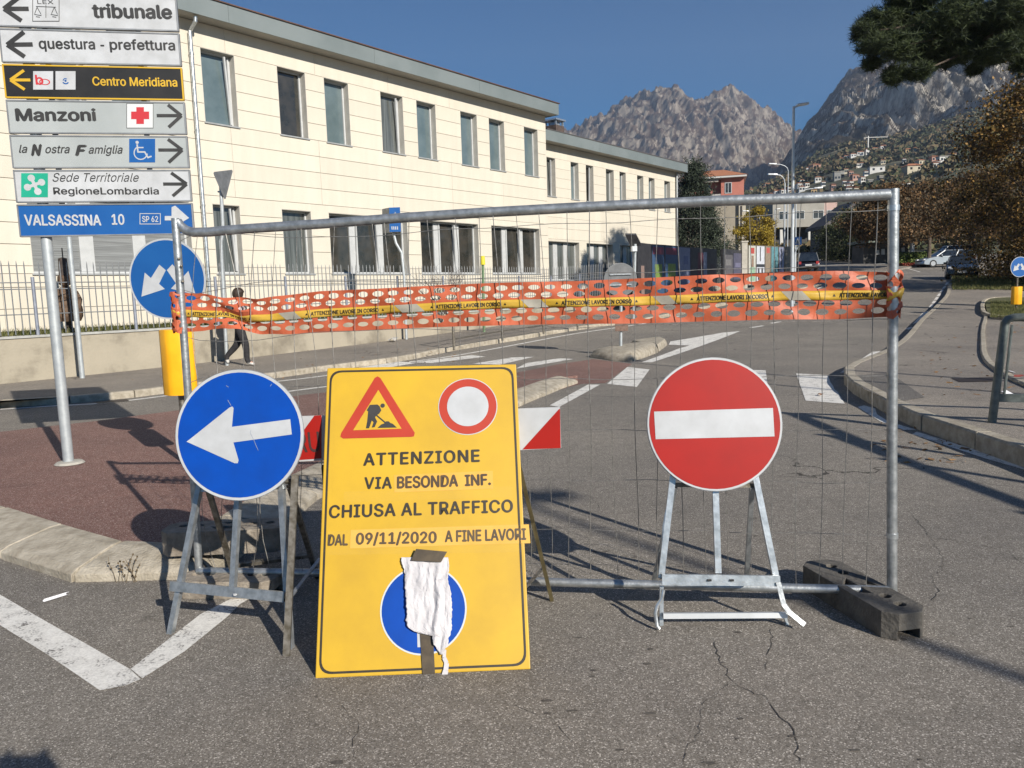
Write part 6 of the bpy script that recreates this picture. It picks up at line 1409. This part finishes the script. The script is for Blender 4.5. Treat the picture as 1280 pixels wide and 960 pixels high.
dp_ = 82.0; k4 = dp_ / FPX; c = D(1118, 330, dp_); zk = h(82)
ks = thing('kiosk', (c.x, c.y, zk), 'low dark kiosk with a flat white-edged roof under the autumn trees', 'kiosk'); X = lambda px: (px - 1118) * k4; Z = lambda py: 1.55 + (horpx(1118) - py) * k4 - zk
B = MB(); B.bb(X(1086), X(1142), 1.2, 4, 0, Z(305)); B.build('wall', mat('kiosk_interior_shade', (.03, .03, .028), (.07, .065, .06), 1), ks, local=True)  # near-black face stands in for the unlit kiosk interior
B = MB(); B.bb(X(1082), X(1153), -.6, 4.5, Z(303.5), Z(300)); B.build('roof', mat('green_grey_roof', (.10, .13, .11), (.16, .19, .16), 2), ks, local=True); B = MB(); B.bb(X(1123), X(1153), -.66, -.61, Z(302), Z(299)); B.build('white_edge', MATS['white_eave'], ks, local=True)
B = MB(); B.bb(X(1138), X(1141), -.2, .2, 0, Z(304)); B.build('white_post', MATS['white_eave'], ks, local=True)
for x, y0_, y1_ in ((1101, 318, 312), (1108, 318, 311), (1133, 315, 310)): B = MB(); B.bb(X(x), X(x + 4), 1.1, 1.19, Z(y0_), Z(y1_)); B.build('white_notice', MATS['white_eave'], ks, local=True)
# ================================================================== FOLIAGE
def leaf_mesh(name, C, size, m_, parent=None, kind=None, seed=1, flat=.55, aspect=1.0):
    rs = np.random.RandomState(seed); n = len(C); C = np.asarray(C, float)
    a = rs.randn(n, 3); a /= np.linalg.norm(a, axis=1)[:, None]; b = rs.randn(n, 3); b -= a * (a * b).sum(1)[:, None]; b /= np.linalg.norm(b, axis=1)[:, None]
    s = size * (.6 + .8 * rs.rand(n))[:, None]; b = b * aspect
    V = np.stack([C - a * s * .5, C - b * s * .32, C + a * s * .5, C + b * s * .32], 1).reshape(-1, 3)
    return np_obj(name, V, np.arange(4 * n).reshape(-1, 4), m_, parent, kind)
def crown_points(rs, n, R, z0, z1, nclump, shape, spread=.13):
    C = []; 
    while len(C) < nclump:
        u = rs.rand(); th = rs.rand() * 6.283; rr = np.sqrt(.15 + .85 * rs.rand()); R_ = R * shape(u) * rr * (.82 + .36 * rs.rand()); C.append((R_ * np.cos(th), R_ * np.sin(th), z0 + (z1 - z0) * u))
    C = np.array(C); idx = rs.randint(0, nclump, n); sz = spread * R * (.6 + .8 * rs.rand(nclump))
    return C[idx] + rs.randn(n, 3) * sz[idx][:, None] * np.array([1, 1, .75]), C
def tree(loc, H, R, zb, n, leaf, ml, mt, label, cat, seed=1, shape=None, ncl=110, spread=.13, name='tree', trunk_r=.16, group=None, aspect=1.0):
    rs = np.random.RandomState(seed); r = thing(name, loc, label, cat, group); shape = shape or (lambda u: (math.sin(math.pi * min(1, .12 + .88 * u)) ** .6))
    P, C = crown_points(rs, n, R, zb, H, ncl, shape, spread); leaf_mesh('crown', P, leaf, ml, r, seed=seed, aspect=aspect)
    B = MB(); B.tube([(0, 0, 0), (.05, 0, zb * .6), (-.04, .05, zb + (H - zb) * .4), (0, 0, H * .93)], [trunk_r * 1.3, trunk_r, trunk_r * .6, .02], 8)
    for c in C[:26]:
        z = zb * .7 + (c[2] - zb * .7) * .5; B.tube([(0, 0, z * .9), (c[0] * .5, c[1] * .5, (z + c[2]) * .5), tuple(c)], [trunk_r * .35, trunk_r * .22, .012], 5)
    B.build('trunk', mt, r, local=True, smooth=True); return r
M_BARK = mat('bark', (.06, .045, .035), (.14, .11, .085), 8, .95, bump=.5, bsc=30)
M_AUT = mat('autumn_brown_leaf', (.065, .036, .013), (.31, .175, .042), .9, .7, island=True, trans=.22, c3=(.095, .080, .020), detail=5)
M_AUT2 = mat('autumn_rust_leaf', (.050, .034, .016), (.19, .105, .042), .5, .7, island=True, trans=.2, c3=(.085, .062, .026), detail=5)
M_YELL = mat('autumn_yellow_leaf', (.22, .15, .015), (.46, .34, .04), .9, .7, island=True, trans=.3)
M_CED = mat('conifer_dark_leaf', (.012, .020, .013), (.045, .062, .036), 1.2, .8, island=True)
M_SHR = mat('shrub_green_leaf', (.018, .028, .009), (.075, .085, .026), .8, .75, island=True, trans=.15)
egg = lambda u: (.35 + .65 * math.sin(math.pi * (.08 + .72 * (1 - u) ** .8))) * (1 - u ** 5 * .75)
b_ = at(1302, 40); tree(b_, 10.9, 4.6, .8, 42000, .15, M_AUT, M_BARK, 'big brown autumn hornbeam tree at the right edge behind the keep sign', 'tree', 3, egg, 260, .10)
b_ = Vector((29.5, 34, h(34))); tree(b_, 9.5, 4.6, 1.2, 9000, .26, M_AUT, M_BARK, 'brown autumn tree outside the right edge shading the road', 'tree', 5, egg, 150, .12)
b_ = at(1266, 82); tree(b_, 9.5, 4.4, 2.2, 20000, .20, M_AUT, M_BARK, 'autumn tree standing behind the parked cars at the right', 'tree', 6, egg, 160, .11)
b_ = at(1112, 66); tree(b_, 6.7, 3.7, 2.6, 20000, .19, M_AUT2, M_BARK, 'rust brown round tree above the kiosk, left of the fence corner', 'tree', 7, None, 150, .11)
b_ = at(1160, 70); tree(b_, 7.2, 3.8, 2.9, 20000, .20, M_AUT2, M_BARK, 'rust brown round tree behind the silver car', 'tree', 8, None, 150, .11)
b_ = at(1215, 78); tree(b_, 8.6, 4.2, 2.6, 16000, .22, M_AUT2, M_BARK, 'rust brown tree between the silver car and the big hornbeam', 'tree', 9, None, 130, .11)
b_ = at(1064, 96); tree(b_, 6.0, 3.8, .3, 14000, .22, M_SHR, M_BARK, 'dense green bushy tree right of the slanted roof house', 'tree', 10, None, 110, .12)
b_ = at(1083, 88); tree(b_, 6.2, 3.0, .3, 12000, .20, M_SHR, M_BARK, 'dense dark green bushy tree left of the kiosk', 'tree', 12, None, 100, .12)
b_ = at(1041, 104); tree(b_, 4.4, 2.8, .2, 8000, .20, M_SHR, M_BARK, 'low green bush before the grey concrete block', 'tree', 13, None, 80, .12)
b_ = at(946, 74); tree(b_, D(946, 262, 74).z - b_.z, 1.75, 1.8, 11000, .15, M_YELL, M_BARK, 'yellow autumn tree between the pink house and the lamps', 'tree', 14, None, 90, .13)
for px_, d_, hh_, r_, sd in ((1292, 45, 2.1, 3.0, 41), (1340, 46, 2.2, 3.0, 42)):
    tree(at(px_, d_), hh_, r_, .05, 6000, .14, M_AUT, M_BARK, {40: 'low brown bush under the big hornbeam, nearest the dark hatchback', 41: 'low brown bush under the big hornbeam behind the keep sign', 42: 'low brown bush under the big hornbeam outside the right edge'}[sd], 'bush', sd, None, 70, .14, name='bush', trunk_r=.05)
cone = lambda u: (1 - u) ** .75 * .95 + .05
b_ = at(868, 53); tree(b_, D(868, 205, 53).z - b_.z, 2.75, .4, 34000, .17, M_CED, M_BARK, 'dark green conifer at the far end of the cream building', 'tree', 15, lambda u: ((1 - u) ** .95 * .95 + .06), 240, .11, aspect=.5)
b_ = at(880, 58); tree(b_, 6.0, 2.6, .3, 14000, .17, M_CED, M_BARK, 'lower dark conifer between the cream building and the pink house', 'tree', 16, cone, 110, .12, aspect=.5)
# hedge with red flowers
b_ = at(1142, 73); hd = thing('flower_hedge', b_, 'green hedge with red flowers at its foot in front of the kiosk', 'hedge')
rs = np.random.RandomState(4); n = 9000; P = np.stack([rs.uniform(-1.7, 1.7, n), rs.uniform(-.5, .5, n), .15 + 1.05 * rs.rand(n) ** .8 * (1 + .15 * np.sin(rs.rand(n) * 9))], 1); leaf_mesh('foliage', P, .14, mat('hedge_leaf', (.04, .075, .012), (.16, .21, .045), 3, .7, island=True), hd, seed=3)
P = np.stack([rs.uniform(-1.7, 1.6, 1500), rs.uniform(-.9, -.5, 1500), rs.uniform(.0, .32, 1500)], 1); leaf_mesh('red_flowers', P, .12, mat('red_flower', (.16, .03, .02), (.34, .07, .04), 3, .7), hd, seed=5)
# pine reaching in from the upper right
M_NEED = mat('pine_needle', (.012, .022, .008), (.050, .070, .018), 1.0, .75, island=True)
base = at(1290, 26); base.x = 19.0; pine = thing('pine_tree', base, 'dark umbrella pine whose canopy hangs into the top right corner', 'tree')
rs = np.random.RandomState(21); pads = [(1078, 40, 14, 26), (1092, 58, 17, 25.6), (1098, 28, 22, 26.3), (1090, 80, 9, 25.8), (1118, 60, 22, 25), (1120, 95, 14, 25.6), (1135, 20, 26, 26.5), (1142, 62, 22, 26), (1150, 90, 14, 25.2), (1165, 40, 30, 25.5), (1180, 70, 20, 26.3), (1195, 20, 30, 25), (1205, 62, 20, 25.5), (1218, 88, 7, 26), (1230, 40, 30, 26), (1240, 68, 18, 25), (1262, 58, 20, 24.2), (1262, 15, 30, 24.6), (1285, 78, 18, 25), (1300, 45, 34, 25),
        (1130, -14, 26, 26), (1170, -18, 34, 26), (1220, -24, 38, 26), (1270, -30, 40, 25.5), (1320, -10, 40, 26), (1345, 50, 36, 25), (1390, 30, 40, 26), (1440, 10, 45, 26), (1390, -50, 50, 27), (1300, -70, 50, 27), (1220, -70, 40, 27), (1160, 60, 20, 27.5), (1220, 50, 26, 28), (1120, 40, 24, 28), (1290, 60, 30, 28)]
TC = []; pc = []
for (px, py, rpx, dep) in pads:
    c = D(px, py, dep); R_ = rpx * dep / FPX; pc.append(c); n = int(90 + 520 * R_ * R_)
    q = rs.randn(n, 3); q /= np.linalg.norm(q, axis=1)[:, None]; q *= (R_ * (.35 + .65 * rs.rand(n) ** .5) * (1 + .18 * rs.randn(n)))[:, None]; TC.append(np.array(c)[None] + q * np.array([1, 1, .72]))
TC = np.concatenate(TC); m_n = 22; n = len(TC) * m_n; C0 = np.repeat(TC, m_n, 0); d = rs.randn(n, 3); d[:, 2] = d[:, 2] * .7 + .35; d /= np.linalg.norm(d, axis=1)[:, None]; L_ = (.16 + .12 * rs.rand(n))[:, None]
side = np.cross(d, rs.randn(n, 3)); side /= np.linalg.norm(side, axis=1)[:, None]; side *= .0095
V = np.stack([C0 - side, C0 + side, C0 + d * L_], 1).reshape(-1, 3) - np.array(base); np_obj('crown', V, np.arange(3 * n).reshape(-1, 3), M_NEED, pine, k=3)
B = MB(); top = base + Vector((-.5, .3, 10.2)); B.tube([base, base + Vector((-.2, .1, 3)), top, top + Vector((-.3, 0, 2.5))], [.32, .26, .2, .1], 10)
for c in pc[::2]: s_ = top + (c - top) * .35 + Vector((0, 0, .15)); B.tube([top, s_, c.lerp(s_, .35) + Vector((0, 0, -.12)), c], [.10, .07, .04, .012], 6)
B.build('trunk', M_BARK, pine, smooth=True)
print('pine tris', n)
# ================================================================== CARS
M_TYRE = mat('tyre_rubber', (.015, .015, .015), (.03, .03, .03), 9, .85); M_RIM = mat('alloy_rim', (.35, .36, .37), (.45, .46, .47), 6, .35, .7)
M_CGL = mat('car_glass', (.010, .012, .014), (.02, .024, .028), 2, .04, spec=.9); M_LMP = mat('headlamp_glass', (.55, .56, .58), (.7, .71, .72), 6, .12); M_TAIL = mat('tail_lamp_red', (.30, .01, .01))
M_PLATE = mat('number_plate_white', (.5, .5, .5))
def car(loc, rz, paint, label, L_=4.2, H_=1.48, W_=1.74, estate=False, suv=False):
    r = thing('parked_car', loc, label, 'car', rz=rz); hl = L_ / 2
    sill = .22 if not suv else .32
    side = [(-hl, sill + .12), (-hl, .62), (-hl + .06, .80), (-hl + .30, .93 if not estate else .98), (hl - 1.25, .95), (hl - .45, .80), (hl - .08, .66), (hl, .48), (hl, sill + .05), (hl - .25, sill), (-hl + .25, sill)]
    B = MB(); w = W_ / 2; V = []
    for y, sc in ((-w, .965), (-w + .10, 1.0), (w - .10, 1.0), (w, .965)):
        for x, z in side: V.append((x * (1 if sc == 1 else .985), y, sill + (z - sill) * (1 if sc == 1 else .96)))
    n = len(side); F = [(k * n + i, k * n + (i + 1) % n, (k + 1) * n + (i + 1) % n, (k + 1) * n + i) for k in range(3) for i in range(n)] + [tuple(range(n))[::-1], tuple(3 * n + i for i in range(n))]
    B.add(V, F); B.build('body', paint, r, local=True, smooth=True, bevel=.03)
    rx0, rx1 = (-hl + .22 if (estate or suv) else -hl + .55), hl - 1.95; bx0, bx1 = (-hl + .06 if (estate or suv) else -hl + .12), hl - 1.15
    zt_, zb_ = H_, .94; wt, wb = w - .24, w - .07
    B = MB(); B.add([(bx0, -wb, zb_), (bx1, -wb, zb_), (bx1, wb, zb_), (bx0, wb, zb_), (rx0, -wt, zt_ - .05), (rx1, -wt, zt_ - .05), (rx1, wt, zt_ - .05), (rx0, wt, zt_ - .05)], [(3, 2, 1, 0), (4, 5, 6, 7), (0, 1, 5, 4), (1, 2, 6, 5), (2, 3, 7, 6), (3, 0, 4, 7)]); B.build('windows', M_CGL, r, local=True)
    B = MB(); B.add([(rx0 - .04, -wt - .02, zt_ - .06), (rx1 + .06, -wt - .02, zt_ - .06), (rx1 + .06, wt + .02, zt_ - .06), (rx0 - .04, wt + .02, zt_ - .06), (rx0 + .05, -wt + .1, zt_), (rx1 - .05, -wt + .1, zt_), (rx1 - .05, wt - .1, zt_), (rx0 + .05, wt - .1, zt_)], [(3, 2, 1, 0), (4, 5, 6, 7), (0, 1, 5, 4), (1, 2, 6, 5), (2, 3, 7, 6), (3, 0, 4, 7)]); B.build('roof', paint, r, local=True, bevel=.02)
    for sy in (-1, 1):
        B = MB()
        for (xa, xb) in ((bx1, rx1), (bx0, rx0), ((bx0 + bx1) / 2 - .05, (rx0 + rx1) / 2)): B.bar((xa, sy * (wb + .008), zb_), (xb, sy * (wt + .012), zt_ - .04), .07, .03, (1, 0, 0))
        B.build('window_pillars', M_ALU, r, local=True)
        B = MB(); B.box((bx1 - .35, sy * (w + .06), 1.0), (.12, .18, .12)); B.build('wing_mirror', paint, r, local=True, bevel=.02)
        B = MB(); B.box((hl - .12, sy * (w - .26), .66), (.20, .36, .15)); B.build('headlight', M_LMP, r, local=True, bevel=.03)
        B = MB(); B.box((-hl + .06, sy * (w - .18), .80), (.14, .24, .22)); B.build('tail_light', M_TAIL, r, local=True, bevel=.02)
        for x in (-hl + .78, hl - .82):
            B = MB(); B.tube([(x, sy * (w - .22), .31), (x, sy * (w + .004), .31)], .315, 20); t_ = B.build('wheel', M_TYRE, r, local=True)
            B = MB(); B.tube([(x, sy * (w - .02), .31), (x, sy * (w + .016), .31)], .205, 14); B.build('rim', M_RIM, t_, local=True)
    B = MB(); B.box((hl + .004, 0, .42), (.02, .52, .12)); B.build('number_plate', M_PLATE, r, local=True); B = MB(); B.box((-hl - .004, 0, .62), (.02, .52, .12)); B.build('number_plate', M_PLATE, r, local=True)
    B = MB(); B.box((hl - .01, 0, .56), (.04, .9, .10)); B.build('grille', M_BLACK, r, local=True)
    return r
b_ = at(1180, 70); b_.z += .0; car(b_, math.radians(178), mat('silver_paint', (.34, .38, .42), (.38, .42, .46), 1, .3, .5, coat=.5), 'silver estate car parked side-on in front of the hedge', 4.5, 1.48, estate=True)
b_ = at(1201, 50); car(b_, math.radians(-118), mat('dark_blue_paint', (.012, .016, .022), (.018, .022, .03), 1, .25, .3, coat=.6), 'dark hatchback parked nose toward the road under the brown trees')
b_ = at(1184, 79); car(b_, math.radians(175), mat('white_car_paint', (.5, .5, .49), (.55, .55, .54), 1, .3, coat=.5), 'white car roof showing behind the silver estate and dark hatchback', 4.4, 1.75, suv=True)
b_ = at(1004, 66); car(b_, math.radians(80), mat('black_violet_paint', (.010, .009, .014), (.016, .014, .022), 1, .25, .3, coat=.6), 'dark car standing in the road just right of the tall lamp post', 4.3, 1.65, suv=True)
# ================================================================== HILLSIDE TOWN
def on_hill(px, py):
    d = ray(px, py); lo = None
    for y in np.linspace(125, 890, 500):
        z = CAM.z + d.z * y / d.y
        if hillz(np.array(d.x * y / d.y), np.array(float(y))) >= z: return Vector((d.x * y / d.y, float(y), z))
    return None
WALLS = {'white': mat('house_white', (.56, .55, .52), (.64, .63, .60), .3), 'cream': mat('house_cream', (.42, .37, .27), (.50, .45, .34), .3), 'ochre': mat('house_ochre', (.36, .25, .12), (.44, .32, .17), .3), 'pink': mat('house_pink', (.38, .22, .17), (.44, .27, .21), .3), 'grey': mat('house_grey', (.20, .20, .19), (.27, .27, .26), .3)}
HSP = []; rr = random.Random(12); hs = [(1058, 198, 7, 3, 'white'), (1066, 195.5, 7, 3, 'white'), (1075, 193, 8, 3, 'white'), (1084, 190.5, 6, 6, 'white'), (1093, 188, 8, 3, 'cream'), (1104, 185, 8, 4, 'white'), (1052, 201, 6, 3, 'cream'), (1071, 208, 5, 3, 'white'), (1077, 207.5, 6, 3, 'white'), (1135, 190, 9, 5, 'ochre'), (1144, 188, 5, 5, 'ochre'), (1095, 213, 18, 5, 'white'), (1103, 204, 6, 4, 'cream'), (1130, 202, 4, 4, 'white'), (1132, 214, 8, 3, 'cream'), (1140, 213, 20, 4, 'cream'), (1148, 211, 9, 5, 'ochre'), (1171, 207, 7, 3, 'white'), (1178, 201, 12, 4, 'white'), (1167, 201, 9, 3, 'pink'), (1190, 197, 9, 4, 'cream'), (1198, 199, 7, 3, 'pink'), (1169, 209, 8, 4, 'white'), (1150, 206, 10, 2, 'cream'),
      (1019, 211, 13, 7, 'pink'), (1029, 215, 5, 4, 'white'), (984, 220, 8, 3, 'white'), (985, 214, 6, 3, 'cream'), (995, 228, 16, 4, 'white'), (1008, 233, 6, 4, 'white'), (1029, 232, 5, 3, 'white'), (1016, 241, 8, 5, 'ochre'), (1063, 219, 6, 3, 'pink'), (1077, 226, 7, 5, 'white'), (1082, 218, 5, 5, 'white'), (1068, 224, 9, 3, 'pink'), (1046, 221, 8, 9, 'grey'), (1052, 219, 5, 7, 'grey'), (1128, 235, 4, 4, 'white'), (1135, 234, 4, 5, 'white'), (1002, 238, 7, 3, 'white'), (975, 233, 7, 4, 'white'), (966, 228, 6, 3, 'cream'), (958, 236, 8, 4, 'cream'), (949, 231, 10, 4, 'white'), (941, 240, 9, 4, 'cream'), (936, 233, 7, 3, 'white'), (971, 243, 8, 3, 'white'), (990, 244, 7, 3, 'cream'), (1005, 222, 6, 3, 'white'), (1000, 216, 5, 3, 'cream'), (978, 226, 5, 3, 'white'), (1035, 226, 5, 3, 'cream'), (1041, 236, 6, 3, 'pink'), (1087, 231, 6, 3, 'grey'), (1100, 226, 6, 3, 'grey')]
for i in range(56):
    px = round(rr.uniform(932, 1072), 2); py = rr.uniform(216, 248) - (px - 932) * .05
    if all(abs(px - p[0]) > 5 or abs(py - p[1]) > 3 for p in hs): hs.append((px, py, rr.uniform(4, 8), rr.uniform(2.6, 4.6), rr.choice(['white', 'white', 'cream', 'white', 'white', 'cream'])))
cols_ = {'white': 'white walled', 'cream': 'cream walled', 'ochre': 'ochre walled', 'pink': 'pinkish walled', 'grey': 'grey walled'}; cnt = {}
for i, (px, py, wp, hp, cn) in enumerate(hs):
    q = on_hill(px, py + hp * .5)
    if q is None: continue
    k = q.y / FPX; w, hh = wp * k * .95, max(3.0, hp * k * 1.05); HSP.append((q.x, q.y, w * .5 + 1.5)); dpt = min(w, 12) * .8; rz = rr.uniform(-.35, .35)
    key = (cn, 'wide' if wp > 9 else ('tall' if hp >= 5 else 'small'), 'left' if px < 1035 else ('right' if px > 1115 else 'middle'))
    same = sorted((p[0], p[1]) for p in hs if (p[4], 'wide' if p[2] > 9 else ('tall' if p[3] >= 5 else 'small'), 'left' if p[0] < 1035 else ('right' if p[0] > 1115 else 'middle')) == key); od = same.index((px, py))
    nth = 'the only one' if len(same) == 1 else ((['leftmost', 'second', 'third', 'fourth', 'fifth', 'sixth', 'seventh', 'eighth', 'ninth', 'tenth', 'eleventh', 'twelfth', 'thirteenth', 'fourteenth', 'fifteenth', 'sixteenth', 'seventeenth', 'eighteenth', 'nineteenth', 'twentieth'] + ['twenty-first', 'twenty-second', 'twenty-third', 'twenty-fourth', 'twenty-fifth', 'twenty-sixth', 'twenty-seventh', 'twenty-eighth', 'twenty-ninth', 'thirtieth'] + ['%dth' % q_ for q_ in range(34, 70)])[od] + (' of its kind' if od == 0 else ' from the left'))
    lb = '%s %s hillside house %s, %s' % (key[1], cols_[cn], {'left': 'beside the tall lamp', 'middle': 'below the white crane', 'right': 'toward the big brown tree'}[key[2]], nth)
    r = thing('hillside_house', (q.x, q.y, q.z - 1.5), lb, 'house', 'houses on the far hillside', rz)
    B = MB(); B.bb(-w / 2, w / 2, -dpt / 2, dpt / 2, -3, hh + 1.5); B.build('wall', WALLS[cn], r, local=True)
    zz = hh + 1.51; e = .5; fl = wp > 9 and cn == 'white' or cn == 'grey'
    B = MB()
    if fl: B.bb(-w / 2 - .3, w / 2 + .3, -dpt / 2 - .3, dpt / 2 + .3, zz, zz + .4)
    else: B.add([(-w / 2 - e, -dpt / 2 - e, zz), (w / 2 + e, -dpt / 2 - e, zz), (w / 2 + e, dpt / 2 + e, zz), (-w / 2 - e, dpt / 2 + e, zz), (-w / 4, 0, zz + dpt * .22), (w / 4, 0, zz + dpt * .22)], [(0, 1, 5, 4), (1, 2, 5), (2, 3, 4, 5), (3, 0, 4), (3, 2, 1, 0)])
    B.build('roof', M_TILE if not fl else M_CONC, r, local=True)
    nwn = max(2, int(w / 4)); nf = max(1, int(hh / 3)); B = MB()
    for f_ in range(nf):
        for j in range(nwn): x = -w / 2 + w * (j + .5) / nwn; B.bb(x - .6, x + .6, -dpt / 2 - .05, -dpt / 2 + .05, 1.6 + 3 * f_ + .8, 1.6 + 3 * f_ + 2.1)
    o = B.build('windows', M_G2, r, local=True, kind='stuff')
q = on_hill(1085, 190); cr_ = thing('tower_crane', q, 'white tower crane standing among the hillside houses', 'crane'); k = q.y / FPX
B = MB(); B.bar((0, 0, 0), (0, 0, 19 * k), .9, .9); B.build('mast', WALLS['white'], cr_, local=True); B = MB(); B.bar((-5 * k, 0, 17.2 * k), (24 * k, 0, 17.2 * k), .5, .5, (0, 0, 1)); B.build('jib', WALLS['white'], cr_, local=True); B = MB(); B.box((-4.5 * k, 0, 16.2 * k), (2, 1.5, 2)); B.build('counterweight', M_CONC, cr_, local=True)
# woods on the slope, past counting
rs = np.random.RandomState(31); N_ = 46000; u = rs.uniform(-.1, 1.05, N_); yy = 118 + 780 * rs.rand(N_) ** .75; xx = u * yy
den = fbm(xx / 70, yy / 70, 4, 77); t_ = (yy - 118) / 780; keep = (den + .26 * t_) > (.585 + .05 * rs.randn(N_))
for (hx, hy, hr) in HSP: keep &= ~((np.abs(xx - hx * yy / hy) < hr) & (yy < hy + 4) & (yy > hy - 34))
xx, yy = xx[keep], yy[keep]; zz = hillz(xx, yy)
nb = 16; n = len(xx); sz = (1.0 + 1.2 * rs.rand(n)) * np.clip(yy / 420, .55, 1.3); C0 = np.repeat(np.stack([xx, yy, zz + sz * .9], 1), nb, 0) + rs.randn(n * nb, 3) * np.repeat(sz, nb)[:, None] * np.array([.62, .62, .66])
M_WOOD = mat('mixed_woodland', (.045, .054, .026), (.17, .125, .065), .02, .95, island=True, detail=6, c3=(.075, .085, .038))
q_ = rs.randn(n * nb, 3); q_ /= np.linalg.norm(q_, axis=1)[:, None]; b2 = rs.randn(n * nb, 3); b2 -= q_ * (q_ * b2).sum(1)[:, None]; b2 /= np.linalg.norm(b2, axis=1)[:, None]; s2 = np.repeat(sz, nb)[:, None] * .62
V = np.stack([C0 - q_ * s2, C0 - b2 * s2, C0 + q_ * s2, C0 + b2 * s2], 1).reshape(-1, 3); np_obj('hillside_woodland', V, np.arange(4 * n * nb).reshape(-1, 4), M_WOOD, kind='stuff')
print('wood', n)
